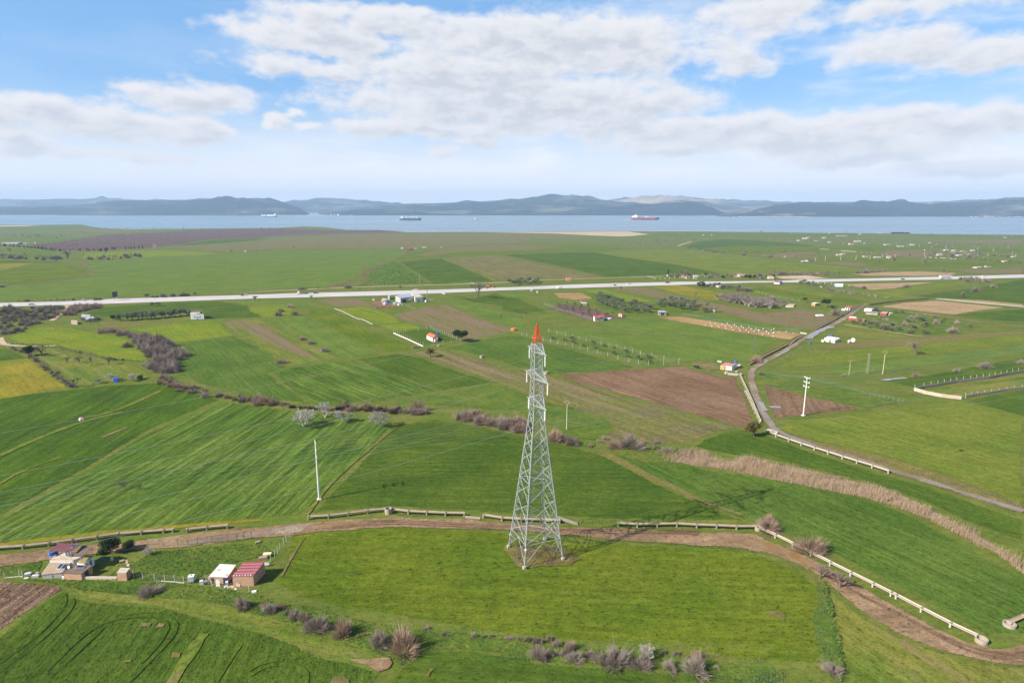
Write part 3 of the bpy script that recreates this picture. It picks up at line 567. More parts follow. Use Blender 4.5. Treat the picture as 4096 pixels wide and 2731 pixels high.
ribbon('track',['C3',(2352,850),(2000,745),(1500,585)],1.5,tar,6,'asphalt remains on the farm track',ragged=1.0)
ribbon('track',['C3',(560,290),(300,192),(200,130),(150,60),(110,0),'B3',(100,1040),(70,970)],2.0,tar,6,'grey patched stretch of the farm track',ragged=1.0)
ribbon('track',['B3',(450,445),(560,390),(700,330),(850,240),(960,155),(1000,140)],(3.2,4.0),grv,4,'upper stretch of the farm track')
wet=mat('wet_gravel',(.235,.222,.21),.5,var=.15,scale=.4,dirt=((.22,.18,.14),.5),obj=False); edged(wet); edged(tar)
ribbon('puddle',['B3',(505,440),(560,395),(640,358),(700,335)],4.5,wet,6,'silvery wet stretch of the track',ragged=1.2)
ribbon('puddle',['B3',(225,590),(290,560),(330,535)],2.0,wet,6,'wet patch on the track near the bend')
ribbon('puddle',['B3',(80,650),(120,640),(150,625)],2.0,wet,6,'small wet patch at the track bend')
ribbon('puddle',['B3',(90,985),(110,1030),(130,1060)],2.2,wet,6,'puddle in the wheel ruts by the channel')
ribbon('puddle',['B3',(205,1020),(225,1040)],4.0,wet,6,'shallow pool on the ploughed triangle')
ribbon('puddle',['B3',(1140,800),(1230,788),(1340,780)],2.5,wet,6,'grey pool in the green strips')
hwy=mat('concrete_highway',(.43,.395,.38),.8,var=.10,scale=.05,dirt=((.30,.27,.25),.4),obj=False)
hw_up=['A0',(-300,1000),(0,988),(500,978),(1000,953),(1500,938),(2352,913),'A1',(300,908),(1100,888),(1600,875),(2352,850),'A2',(600,832),(1000,820),(1600,806),(2352,800),'A3',(500,790),(1000,782),(1700,765),(2352,748),(2500,745)]
hw_dn=['A3',(2500,772),(2352,775),(1700,790),(1000,803),(500,815),(0,818),'A2',(1600,832),(1000,850),(600,862),(0,882),'A1',(1600,906),(1100,925),(300,945),(0,952),'A0',(1500,975),(1000,993),(500,1008),(0,1021),(-300,1030)]
sheet('road',ringpts(hw_up)+ringpts(hw_dn),hwy,4,'pale divided highway crossing the plain',.4)
path=style('verge',0); sandp=style('sand',0)
ribbon('path',['A0',(200,985),(800,955),(1250,940),(1700,915),(2352,886),'A1',(0,893),(600,868),(1000,850),(1900,825),'A2',(350,795),(900,775),(1400,760)],4.5,sandp,4,'sandy service path beside the highway')
ribbon('path',['A0',(570,1010),(585,1030),(560,1060),(500,1100),(440,1140)],3.5,sandp,4,'sandy path through the scrub')
ribbon('path',['B0',(0,430),(20,470),(60,490)],3.5,sandp,4,'sandy bend at the left edge')
ribbon('path',['B0',(0,488),(280,505),(480,498)],2.5,sandp,3,'faint path along the scrub edge')
ditchm=style('furrow',rad(40))
ribbon('ditch',['A1',(1410,530),(1330,570),(1220,620),(1100,670),(1010,712),(975,740),(985,765),(1015,778),(950,790),(850,800),(740,840),(650,865)],(3,6),ditchm,4,'dark winding ditch through the far fields')
ribbon('ditch',['A0',(680,655),(740,695),(820,728),(740,765),(640,778),(420,800),(100,830),(0,845)],3.0,ditchm,4,'thin winding ditch at the left')
ribbon('path',['A3',(1600,955),(1900,985),(2352,1025),(2400,1029)],5.0,mat('concrete_track',(.44,.41,.36),.8,var=.12,scale=.1,obj=False),4,'pale concrete track above the tan field')
ribbon('path',['A3',(1000,1010),(1100,995),(1450,965),(1540,958)],6,style('verge',.1),3,'grassy farm path behind the tan field')
ribbon('path',['A3',(1050,1040),(1300,1065),(1650,1105),'B3',(2000,300),(2352,335)],3.5,style('dirt',-.1),3,'dirt path below the tan field')
ribbon('path',['B3',(820,320),(1100,365),(1400,412),(1480,415)],1.6,sandp,4,'bare strip below the small olives')
ribbon('path',['A2',(1520,500),(1580,480),(1640,462)],6,sandp,4,'pale farm track to the shore')
ribbon('path',['A1',(0,540),(600,528),(1250,520),(1550,515),(1900,490),(2352,478),'A2',(300,480),(600,485),(900,505),(1300,522)],2.5,path,3,'grassy field path across the plain')
ribbon('path',['A2',(0,570),(350,560),(700,552),(1100,532),(1500,520)],2.5,path,3,'grassy boundary between far fields')
ribbon('path',['A2',(30,585),(640,712),(880,772)],4,style('patchy',0),3,'brown margin of the dark field')
ribbon('path',['A1',(1640,608),(2110,798)],5,style('patchy',0),3,'brown margin between far fields')
ribbon('path',['C2',(880,350),(1040,425),(1250,535),(1500,650),(1700,750),(2080,880)],(4.0,1.6),style('verge',.6),4,'dry strip between two green fields')
ribbon('path',['C1',(1310,80),(1100,250),(900,420),(700,600),(560,780),(480,880)],(.7,1.2),style('patchy',.8),4,'bare strip at the end of the crop rows')
ribbon('path',['B0',(1370,885),(1000,1050),(700,1120)],2.0,style('patchy',.4),4,'thin streak through the dark crop')
ribbon('path',['C0',(1050,0),(700,85),(300,235),(0,370)],2.2,style('patchy',.4),4,'pale streak through the dark crop')
ribbon('path',['C0',(1080,130),(870,215)],1.0,style('dirt',.4),4,'short bare streak in the crop')
ribbon('path',['C0',(520,380),(200,500),(0,610)],1.0,style('patchy',.4),4,'long thin streak in the crop')
ribbon('path',['D1',(475,0),(380,130),(320,240),(275,330)],.45,style('verge',1.0),4,'bare wheel line beside the red shed')
ribbon('path',['D0',(1760,815),(1640,960),(1480,1242),(1400,1400)],2.3,style('patchy',.9),4,'bare strip in the tractor field',ragged=1.6)
for seq in (['D0',(560,480),(565,560),(500,660),(300,860),(0,1080)],['D0',(630,520),(620,590),(520,720),(300,930),(0,1150)],
            ['D0',(400,1150),(700,860),(900,740),(1100,690),(1300,685),(1420,720),(1440,790),(1350,930),(1100,1200)],['D0',(450,1190),(760,900),(960,720),(1150,660),(1330,650),(1470,690),(1520,760),(1460,880),(1200,1150),(1110,1242)],
            ['D0',(2060,930),(1960,1080),(1860,1242)],['D1',(0,1140),(100,1090),(250,1062),(400,1085),(480,1140),(500,1200),(480,1300)],['D1',(0,1190),(130,1120),(250,1100),(360,1130),(430,1200)]):
    ribbon('track',seq,.30,style('deep',.7),4,'tractor wheel mark in the lush crop',ragged=.5)
for (x,y,w,h) in ((1240,750,50,16),(1370,758,28,14),(1500,1010,40,26),(1090,1060,35,14)):
    sheet('path',ringpts(['D0',(x-w,y+h),(x-w*.6,y-h),(x+w,y-h*.8),(x+w*.9,y+h*.6)]),style('verge',0),4,'small bare patch in the lush crop')
sheet('path',ringpts(['D3',(130,650),(200,632),(300,650),(300,712),(180,680)]),style('verge',0),4,'bare patch in the pylon field')
sheet('path',ringpts(['D1',(690,1242),(720,1185),(800,1180),(860,1215),(850,1300),(690,1300)]),style('verge',0),4,'bare patch at the field foot')
sheet('path',ringpts(['D1',(830,1045),(1190,1035),(1215,1075),(1190,1120),(1110,1150),(1000,1095),(900,1070)]),style('dirt',0),4,'bare trodden corner by the brambles')
sheet('path',ringpts(['D1',(1480,1190),(1550,1120),(1575,1130),(1530,1195)]),style('verge',0),4,'bare scrape in the lower crop')
sheet('path',ringpts(['M1',(0,560),(180,470),(330,500),(700,640),(980,650),(700,720),(120,720)]),style('plough',0),4,'trampled brown yard of the barn')
sheet('path',ringpts(['B2',(1600,645),(1740,628),(1860,660),(1900,700),(1780,720),(1680,685)]),style('fallow',0),4,'trodden yard beside the cottage')
sheet('path',ringpts(['D1',(2160,105),(2260,0),'D2',(60,60),(560,120),(690,190),(600,235),(240,268),(60,230),'D1',(2270,230)]),style('verge',0),4,'dry grass island under the pylon')
sheet('path',ringpts(['A3',(200,765),(480,755),(680,780),(500,790),(270,785)]),sandp,5,'heaps of pale spoil beside the highway')

# ---- hills across the strait
def hill(name, sil, D0, depth, mt, seed, label, rel=.24, N=520, x0=-700, x1=4800):
    xs=np.linspace(x0,x1,N); so=np.array(sil,float)*REG['O'][2]; ys=np.interp(xs,so[:,0],so[:,1]); 
    T=[0,.03,.08,.15,.24,.34,.45,.56,.67,.78,.88,1.0,1.15,1.4]; V=[];Fc=[]
    for j,tt in enumerate(T):
        D=D0+depth*tt; Dc=D0+depth
        for i,(x,y) in enumerate(zip(xs,ys)):
            d=ray(x,y); k=Dc/d[1]; zc=HC+k*d[2]; H=max(0.0,zc-SEA)
            s=math.sin(min(1,tt)*math.pi/2)**1.15 if tt<=1 else max(0,1-(tt-1)*1.2)
            X=d[0]/d[1]*D; wv=Vector((X/520.,D/420.,seed)); nz=(mnoise.fractal(wv,1.0,2.0,5))*rel*H*math.sin(min(1,tt)*math.pi)*1.7 + mnoise.fractal(Vector((X/160.,D/160.,seed+5)),1.0,2.0,4)*min(14,.06*H)*(1 if .02<tt<=1 else 0)
            V.append((X,D,SEA-.5+(1.2 if tt>0 and H>0 else 0)+max(0,H*s+nz*(.0 if tt>=1 else 1.0)) if H>1 else SEA-2))
    for j in range(len(T)-1):
        for i in range(N-1): a=j*N+i; Fc.append((a,a+1,a+1+N,a+N))
    return tag(mesh_obj(name,V,Fc,mt,smooth=True),label,kind='structure')
def hill_mat(name, forest_cloud_shade, field_, bias, shade=0):  # dark patches are woodland plus cloud shadow painted into the colour
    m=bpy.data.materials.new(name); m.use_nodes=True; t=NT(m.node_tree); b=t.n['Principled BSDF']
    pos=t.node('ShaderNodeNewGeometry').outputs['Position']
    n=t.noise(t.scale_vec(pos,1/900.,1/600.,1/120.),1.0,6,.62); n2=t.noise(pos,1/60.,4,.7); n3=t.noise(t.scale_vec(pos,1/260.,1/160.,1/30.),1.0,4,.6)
    c=t.mix(t.ramp(n,bias,bias+.16),forest_cloud_shade,field_); c=t.mix(t.math('MULTIPLY',t.ramp(n3,.62,.70),t.ramp(n,bias-.10,bias+.10)),c,(.34,.28,.18))
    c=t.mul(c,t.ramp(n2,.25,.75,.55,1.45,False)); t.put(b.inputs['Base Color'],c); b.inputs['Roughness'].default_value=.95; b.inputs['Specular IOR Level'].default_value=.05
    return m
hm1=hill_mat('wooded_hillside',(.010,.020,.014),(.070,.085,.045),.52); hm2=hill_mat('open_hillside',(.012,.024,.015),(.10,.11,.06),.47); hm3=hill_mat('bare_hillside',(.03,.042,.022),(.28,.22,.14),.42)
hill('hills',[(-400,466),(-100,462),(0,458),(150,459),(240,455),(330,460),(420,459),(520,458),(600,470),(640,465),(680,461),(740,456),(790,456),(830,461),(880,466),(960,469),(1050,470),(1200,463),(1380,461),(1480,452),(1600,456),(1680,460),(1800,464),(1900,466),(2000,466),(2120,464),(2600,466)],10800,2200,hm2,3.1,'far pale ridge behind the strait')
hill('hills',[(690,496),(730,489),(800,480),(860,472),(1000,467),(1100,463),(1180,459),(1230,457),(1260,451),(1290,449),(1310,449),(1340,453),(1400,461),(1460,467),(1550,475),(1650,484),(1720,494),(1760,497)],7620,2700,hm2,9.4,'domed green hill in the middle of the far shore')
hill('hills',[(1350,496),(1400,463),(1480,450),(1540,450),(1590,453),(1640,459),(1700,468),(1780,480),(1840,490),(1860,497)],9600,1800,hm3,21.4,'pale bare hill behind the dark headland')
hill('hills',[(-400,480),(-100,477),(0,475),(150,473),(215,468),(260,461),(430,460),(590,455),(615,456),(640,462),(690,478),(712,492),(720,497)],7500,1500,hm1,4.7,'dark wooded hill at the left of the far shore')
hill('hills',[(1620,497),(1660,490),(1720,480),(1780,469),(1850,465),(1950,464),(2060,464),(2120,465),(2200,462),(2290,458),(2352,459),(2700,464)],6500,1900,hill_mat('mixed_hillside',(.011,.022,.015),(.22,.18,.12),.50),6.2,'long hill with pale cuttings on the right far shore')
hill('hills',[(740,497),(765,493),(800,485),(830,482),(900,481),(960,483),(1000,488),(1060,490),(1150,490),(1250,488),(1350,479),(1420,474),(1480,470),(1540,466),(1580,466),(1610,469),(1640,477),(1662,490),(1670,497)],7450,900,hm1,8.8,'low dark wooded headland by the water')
sb=mat('far_shore_sand',(.42,.36,.28),.9,var=.2,scale=.01,obj=False)
def strand(x0,x1,y,D,w,label):
    a=ray(x0*REG['O'][2],y);b_=ray(x1*REG['O'][2],y); A=Vector((a[0]/a[1]*D,D,SEA+1.6));B=Vector((b_[0]/b_[1]*D,D,SEA+1.6)); mb=MB()
    mb.prism([A+Vector((0,0,-2)),B+Vector((0,0,-2)),B+Vector((0,w,-2)),A+Vector((0,w,-2))],[A,B,B+Vector((0,w,2)),A+Vector((0,w,2))]); return tag(mb.build('beach',sb),label,kind='structure')
strand(600,760,860,7440,260,'flat sandy shore between the far hills'); strand(0,130,860,7440,50,'pale beach under the left hill'); strand(1700,1860,862,6470,70,'pale waterfront under the cut hill')

for q in ((600,300),(625,318),(660,345),(690,368)):
    dx,dy=q[0]-600,q[1]-300
    ribbon('track',['D3',(600+dx,300+dy*.9),(900+dx*.9,465+dy*.9),(1250+dx*.8,640+dy*.9),(1600+dx*.6,820+dy*.9),(1900+dx*.3,945+dy*.8),(2150,995+dy*.7),(2400,980+dy*.7)],.42,style('rut',.5),5,'muddy wheel rut in the dirt road',ragged=.5)
for dy in (0,14,30): ribbon('track',['C1',(700,975+dy*.8),(1100,930+dy),(1500,935+dy),(2000,965+dy),(2352,985+dy),'C2',(400,1000+dy),(900,1005+dy),(1500,1010+dy),(1700,1020+dy)],.4,style('rut',.1),5,'muddy wheel rut in the dirt road',ragged=.5)

sheet('reed_bed',ringpts(['C2',(1440,425),(1560,360),(1720,340),(1900,420),(2100,390),(2352,450),'C3',(150,430),(400,470),(800,560),(1300,700),(1750,930),(2000,1080),(2352,1290),'D3',(2352,330),(2250,245),(2100,135),(1880,20),'C3',(1550,930),(1300,830),(1000,740),(600,660),(200,580),(0,540),'C2',(2100,530),(1900,488),(1650,455)]),field_mat('reed_bed_litter',c1=(.20,.145,.085),c2=(.25,.185,.115),soil=(.11,.12,.04),soil_amt=.3,patch=8,soil_row=False),3,'dead stalks and litter of the reed bed')
# ================================================================== pylon, wires, poles
steel=mat('galvanised_steel',(.39,.41,.41),.55,.15,var=.15,scale=.6,spec=.4)
red=mat('red_painted_steel',(.62,.085,.02),.5,var=.15,scale=.8)
conc=mat('pale_concrete',(.50,.46,.40),.85,var=.18,scale=1.2,bump=.2)
wconc=mat('white_concrete',(.62,.58,.52),.8,var=.12,scale=1.5)
porc=mat('insulator_glass',(.74,.74,.70),.25,var=.05,spec=.5)
cable=mat('aluminium_cable',(.30,.31,.32),.5,.3,var=.05)
white=mat('white_paint',(.76,.76,.74),.5,var=.08,scale=1.0)
TC=Vector((5.137,125.14,0)); TA=rad(-67.95)
tower=empty('transmission_tower',TC,TA,'tall galvanised lattice pylon with a red painted peak and six arms','pylon')
ZL=[(0,4.56),(32.5,1.12),(47.5,.81),(51.4,.10)]
def hw(z): return float(np.interp(z,[a for a,_ in ZL],[b for _,b in ZL]))
def cor(z): h=hw(z); return [Vector((h,h,z)),Vector((-h,h,z)),Vector((-h,-h,z)),Vector((h,-h,z))]
for i in range(4):
    mb=MB(); mb.angle(cor(.55)[i],cor(32.5)[i],.24); mb.angle(cor(32.5)[i],cor(47.5)[i],.19); mb.build('leg',steel,tower)
    mb=MB(); c=cor(0)[i]; mb.prism([c+Vector((x*.36,y*.36,-.4)) for x,y in((-1,-1),(1,-1),(1,1),(-1,1))],[c*.995+Vector((x*.30,y*.30,.7)) for x,y in((-1,-1),(1,-1),(1,1),(-1,1))]); mb.build('footing',mat('tower_footing',(.36,.33,.29),.9,var=.2,scale=2),tower)
_ang=MB.angle
br=MB(); lv=[5.0,9.4,13.8,18.0,21.6,24.9,27.8,30.3,32.5]
A0_,B0_=cor(.9),cor(5.0)
for i in range(4):
    j=(i+1)%4; mid=(B0_[i]+B0_[j])/2
    br.angle(A0_[i],mid,0.104); br.angle(A0_[j],mid,0.104); br.angle(B0_[i],B0_[j],0.112)
    for f in (.35,.68):
        for a,b in ((A0_[i],B0_[i]),(A0_[j],B0_[j])):
            p=a.lerp(b,f); q=a.lerp(mid,f*.98); br.angle(p,q,0.056); br.angle(b.lerp(a,.0),q,0.048)
    br.angle(mid,(B0_[j]+B0_[(j+1)%4])/2,0.080)
    br.angle(B0_[i]*.5+Vector((0,0,2.5)),B0_[i],0.064)
for k in range(len(lv)-1):
    A,B=cor(lv[k]),cor(lv[k+1])
    for i in range(4):
        j=(i+1)%4; br.angle(A[i],B[j],0.112); br.angle(A[j],B[i],0.112)
        X=(A[i]*hw(lv[k+1])+B[j]*hw(lv[k]))/(hw(lv[k])+hw(lv[k+1]))
        if k<6:
            for P0,P1 in ((A[i],B[i]),(A[j],B[j])):
                for f in (.15,.29,.43,.57,.71,.85):
                    p=P0.lerp(P1,f); q=(P0.lerp(X,f*1.6) if f<.5 else P1.lerp(X,(1-f)*1.6)); br.angle(p,q,0.060)
                br.angle(P0.lerp(P1,.52),P0.lerp(X,.45),0.048); br.angle(P0.lerp(P1,.52),P1.lerp(X,.40),0.048)
            if k<6: br.angle(X,(A[i]+A[j])/2,0.060)
    if lv[k] in (18.0,):
        for i in range(4): br.angle(A[i],A[(i+1)%4],0.120)
        br.angle(A[0],A[2],0.080); br.angle(A[1],A[3],0.080)
bl=[32.5,34.7,36.3,37.6,38.9,40.4,42.0,43.3,44.6,46.0,47.5]
for k in range(len(bl)-1):
    A,B=cor(bl[k]),cor(bl[k+1])
    for i in range(4):
        j=(i+1)%4; br.angle(A[i],B[j],0.080); br.angle(A[j],B[i],0.080)
        if bl[k] in (32.5,34.7,36.3,40.4,42.0,46.0): br.angle(A[i],A[j],0.088)
for i in range(4): br.angle(cor(47.5)[i],cor(47.5)[(i+1)%4],0.096)
br.build('bracing',steel,tower)
pk=MB(); A=cor(47.5); T=cor(51.4)
for i in range(4):
    pk.angle(A[i],T[i],.15)
    for z0,z1 in ((47.5,48.7),(48.7,49.8),(49.8,50.7)):
        a,b=cor(z0),cor(z1); j=(i+1)%4; pk.angle(a[i],b[j],.075); pk.angle(a[j],b[i],.075); pk.angle(b[i],b[j],.075)
pk.box((0,0,48.75),(1.15,1.15,.07)); pk.box((0,0,51.5),(.28,.28,.35)); pk.build('peak',red,tower)
ATT=[]
for z,r in ((46.0,3.9),(40.4,5.2),(34.7,4.15)):
    for s in (1,-1):
        mb=MB(); h=hw(z); h2=hw(z+1.6); tip=Vector((s*r,0,z+.05))
        bt=[Vector((s*h,h,z)),Vector((s*h,-h,z))]; tp=[Vector((s*h2,h2,z+1.6)),Vector((s*h2,-h2,z+1.6))]
        for p in bt: mb.angle(p,tip,.13)
        for p in tp: mb.angle(p,tip,.13)
        for f in (.3,.58,.82):
            b0,b1=bt[0].lerp(tip,f),bt[1].lerp(tip,f); t0,t1=tp[0].lerp(tip,f),tp[1].lerp(tip,f)
            mb.angle(b0,b1,.07); mb.angle(b0,t0,.07); mb.angle(b1,t1,.07); mb.angle(t0,t1,.06)
            g0=bt[1].lerp(tip,max(0,f-.28)); mb.angle(g0,b0,.06); mb.angle(tp[0].lerp(tip,max(0,f-.28)),b0,.06); mb.angle(tp[1].lerp(tip,max(0,f-.28)),b1,.06)
        mb.box(tip+Vector((s*.25,0,0)),(.9,.16,.09)); mb.build('cross_arm',steel,tower)
        x=s*r; prof=[(.03,z-.05),(.03,z-.25)]
        for q in range(14): zz=z-.30-q*.15; prof+=[(.05,zz),(.15,zz-.05),(.05,zz-.07)]
        prof+=[(.03,z-2.5),(.001,z-2.55)]
        MB().lathe((x,0,0),prof,10).build('insulator',porc,tower)
        ATT.append((Vector((x,0,z-2.6)),s))
sg=mat('sign_white',(.75,.73,.68),.5)
for (i,z,w) in ((3,4.2,.34),(2,3.4,.34),(1,4.4,.3)):
    c=cor(z)[i]; MB().box(c*1.01,(w,.04,w*1.1),TA*0+.8).build('danger_sign',sg,tower)
def catenary(p,u,L,slope,q,n=60,s0=0): return [p+Vector((u.x*s,u.y*s,slope*s+q*s*s)) for s in np.linspace(s0,L,n)]
def wire(name,label,cat,points,r,group=None,m=None):
    mb=MB(); n=4; vs=[]; fs=[]
    for i,p in enumerate(points):
        d=(points[min(i+1,len(points)-1)]-points[max(0,i-1)]).normalized(); a=d.cross(Vector((0,0,1))).normalized(); b=a.cross(d)
        vs+=[p+(a*math.cos(t)+b*math.sin(t))*r for t in (0.78,2.35,3.92,5.49)]
        if i: 
            k=4*(i-1); fs+=[(k+j,k+(j+1)%4,k+4+(j+1)%4,k+4+j) for j in range(4)]
    mb.add(vs,fs); return tag(mb.build(name,m or cable),label,cat,group)
LA=rad(202.05); UL=Vector((math.cos(LA),math.sin(LA),0)); UR=-UL
Mw=Matrix.Rotation(TA,4,'Z'); 
names=['top','middle','lowest']
for k,(p,s) in enumerate(ATT):
    A=Mw@p+TC
    pl=catenary(A,UL,319,-.16325,.00051195); pr=catenary(A,UR,319,-.16325,.00051195)
    wire('power_line','grey conductor hung from the %s pylon arm on the side %s'%(names[k//2],'near the camera' if s>0 else 'away from the camera'),'power line',pl[::-1]+pr[1:],.026,'conductors of the pylon line')
E0=TC+Vector((0,0,51.5))
ew=catenary(E0,UL,319,-.16325,.00051195)[::-1]+catenary(E0,UR,319,-.16325,.00051195)[1:]
wire('earth_wire','thin earth wire running over the red pylon peak','earth wire',ew,.018)
def pix(p):
    q=p-Vector((0,0,HC)); d=q.y*_c-q.z*_s; return (CX+F*q.x/d, CY-F*(q.y*_s+q.z*_c)/d) if d>1 else (-9e9,9e9)
ballw=mat('ball_white',(.80,.79,.76),.4); ballr=mat('ball_red',(.66,.10,.03),.4)
def ball(px,py,u,r,label):
    best=min((( (pix(q)[0]-px)**2+(pix(q)[1]-py)**2),i) for i,q in enumerate(catenary(E0,u,319,-.16325,.00051195,900)))
    c=catenary(E0,u,319,-.16325,.00051195,900)[best[1]]
    o=tag(MB().sphere((0,0,0),r,16,12).build('marker_ball',ballw,smooth=True,loc=c),label,'marker ball')
    mb=MB(); mb.lathe((0,0,0),[(r*.99,-.06),(r*1.03,-.06),(r*1.03,.06),(r*.99,.06)],16); b=mb.build('band',ballr,o); b.rotation_euler=(0,rad(90),LA)
ball(330,1677,UL,.34,'white and red warning ball on the earth wire left of the pylon')
ball(3415,1413,UR,.62,'white warning ball on the earth wire beyond the lattice pole')

polew=mat('white_steel_pole',(.70,.69,.65),.45,.1,var=.08); polec=mat('aged_concrete_pole',(.46,.38,.25),.85,var=.15,scale=1.0); polel=mat('dull_lattice_steel',(.20,.19,.15),.6,.2,var=.2); rust=mat('rusty_steel',(.34,.16,.07),.8,var=.2)
def monopole(base,h,rz,label,r0=.24):
    e=empty('power_pole',base,rz,label,'power pole','white steel poles of the village line')
    MB().tube((0,0,0),(0,0,h),r0,r0*.5,12).build('shaft',polew,e); MB().box((0,0,.12),(1.1,1.1,.36)).build('footing',wconc,e)
    tips=[]
    for f in (.985,.868,.755):
        z=h*f; mb=MB(); mb.box((0,0,z),(2.5,.16,.16)); mb.box((0,0,z-.16),(.5,.3,.2)); mb.build('cross_arm',polew,e)
        for s in (-1,1):
            MB().lathe((s*1.15,0,z),[(.05,.08),(.09,.12),(.05,.2),(.09,.26),(.05,.34),(.09,.4),(.04,.46)],8).build('insulator',porc,e); tips.append(Vector((s*1.15,0,z+.46)))
    M=Matrix.Rotation(rz,4,'Z'); return [M@t+base for t in tips]
b1=at(1277,1998); b2=at(3213,1662)
t1=monopole(b1,16.1,rad(-68),'white tapered pole at the crop edge with arms seen end on',.27); t2=monopole(b2,14.6,rad(-66),'white pole leaning over the ploughed triangle with three short arms')
for i in range(6):
    p,q=t1[i],t2[i]; d=q-p; pp=[p+d*f+Vector((0,0,-9*f*(1-f))) for f in np.linspace(0,1,50)]
    u=(p-q); u=Vector((u.x,u.y,0)); pl=[p+u*f+Vector((0,0,-11*f*(1-f))) for f in np.linspace(1,0,50)]; pr=[q-u*f+Vector((0,0,-9*f*(1-f)+4*f)) for f in np.linspace(0,1,40)]
    lvl=['upper','middle','lower'][i//2]
    wire('power_line','thin wire on the %s arms of the white poles, %s'%(lvl,'far side' if i%2==0 else 'near side'),'power line',pl[:-1]+pp+pr[1:],.016,'thin wires between the white poles')
def ypole(reg,base,neck,label,w):
    b=G(reg,*base); x,y=P(reg,*neck); h=height(b,x,y); e=empty('power_pole',b,rad(20),label,'power pole')
    MB().tube((0,0,0),(0,0,h),.20,.12,10).build('shaft',polec,e)
    mb=MB(); 
    for s in (-1,1): mb.tube((0,0,h-.1),(s*w,0,h+w*.95),.07,.06,6); mb.tube((s*w,0,h+w*.95),(0,0,h+w*1.3),.06,.06,6); mb.tube((s*w,0,h+w*.95),(s*w*1.35,0,h+w*.7),.06,.05,6); mb.tube((s*w*.45,0,h+w*.42),(0,0,h+w*1.25),.035,.035,5)
    mb.build('crown',polec,e)
    return b,h
ypole('T1',(903,1335),(910,1048),'slim ochre pole with a fork head right of the pylon',1.0)
ypole('B3',(1138,745),(1137,575),'pale pole with a wide Y shaped crown in the green strips',1.55)
polef=mat('far_pole_concrete',(.46,.44,.41),.8)
def lattice_pole(reg,base,top,label,wb,wt,m=polel,arms=1):
    b=G(reg,*base); x,y=P(reg,*top); h=height(b,x,y); e=empty('lattice_pole',b,rad(20),label,'lattice pole')
    mb=MB(); n=max(5,int(h/1.1))
    for k in range(n):
        z0,z1=h*k/n,h*(k+1)/n; a0=wb+(wt-wb)*k/n; a1=wb+(wt-wb)*(k+1)/n
        A=[Vector((sx*a0/2,sy*a0/2,z0)) for sx,sy in((1,1),(-1,1),(-1,-1),(1,-1))];B=[Vector((sx*a1/2,sy*a1/2,z1)) for sx,sy in((1,1),(-1,1),(-1,-1),(1,-1))]
        for i in range(4): mb.tube(A[i],B[i],.05,.05,4); mb.tube(A[i],B[(i+1)%4],.03,.03,4)
    mb.build('mast',m,e)
    for q in range(arms):
        z=h*(.985-.07*q); mb=MB(); mb.box((0,0,z),(2.2,.12,.12)); 
        for sx in (-1,0,1): mb.tube((sx*1.0,0,z),(sx*1.0,0,z+.35),.05,.04,6)
        mb.build('cross_arm',m,e)
lattice_pole('B3',(1005,740),(1018,565),'lattice pole with a bent head beside the Y shaped pole',.75,.45,mat('weathered_steel',(.36,.33,.25),.6,.2),2)
lattice_pole('B2',(2175,538),(2172,378),'brown lattice pole in the striped green field',.8,.4,polel,1)
lattice_pole('B1',(2152,220),(2150,106),'dark slim lattice pole above a small bare tree',.6,.3,polel,1)
lattice_pole('M1',(1800,510),(1808,140),'pale lattice pole behind the white annex of the barn',.8,.45,mat('weathered_steel',(.36,.33,.25)),2)
lattice_pole('M2',(322,340),(330,110),'rusty orange lattice pole before the white house',.5,.35,rust,2)
lattice_pole('A1',(1452,833),(1445,742),'pale lattice pole beyond the highway in striped crop',.9,.4,mat('weathered_steel',(.36,.33,.25)),1)
for (a,b,l) in (((883,785),(880,722),'nearest thin pole along the dark ditch'),((1000,707),(998,640),'thin pole at the bend of the dark ditch'),((1115,642),(1115,590),'thin pole halfway along the dark ditch'),((1323,575),(1323,530),'thin pole nearest the red farm on the ditch')): lattice_pole('A1',a,b,l,.6,.3,rust,1)
lattice_pole('B3',(850,752),(863,630),'thin grey pole left of the lattice pole with bent head',.3,.2,polec,1)
for i,(x,y0,y1) in enumerate(((562,632,598),(645,630,588),(777,626,586),(908,621,582),(1028,616,580),(1136,598,570),(1247,596,568),(1495,592,560),(1255,500,478),(1348,508,486),(1452,515,490),(1560,520,498),(1680,525,502),(1955,538,510),(2086,550,522),(2250,575,545),(2280,590,563),(2105,585,555),(2040,590,558),(1955,590,560),(1868,585,558))):
    b=G('A3',x,y0); h=height(b,*P('A3',x,y1)); e=empty('concrete_pole',b,rad(15),'distant white concrete pole standing on the far plain','power pole','white poles across the far plain')
    MB().tube((0,0,0),(0,0,h),.28,.18,8).build('shaft',polef,e); MB().box((0,0,h*.95),(2.0,.2,.2)).build('cross_arm',polef,e)
# ================================================================== buildings
wwall=mat('whitewashed_wall',(.70,.69,.66),.8,var=.10,scale=.8,dirt=((.42,.38,.32),.45),bump=.15)
gwall=mat('grey_render',(.36,.34,.32),.85,var=.18,scale=.7,dirt=((.22,.19,.16),.6))
brk=brick('hollow_brick'); dirtyc=mat('stained_concrete',(.42,.38,.31),.85,var=.2,scale=1.4,dirt=((.24,.20,.15),.6),bump=.2)
tile=mat('red_roof_tile',(.50,.13,.06),.7,var=.2,scale=2.5); redtin=striped('red_ribbed_tin',(.27,.060,.066),(.42,.26,.25),.95,1,.45,.0,.80,((.30,.10,.09),.4))
whitetin=mat('patched_white_sheets',(.58,.55,.49),.6,var=.2,scale=1.4,dirt=((.30,.25,.17),1.0)); rusttin=striped('rusty_corrugated_sheet',(.38,.29,.19),(.17,.12,.075),.5,0,.7,.0,.5,((.46,.38,.28),.25),.8)
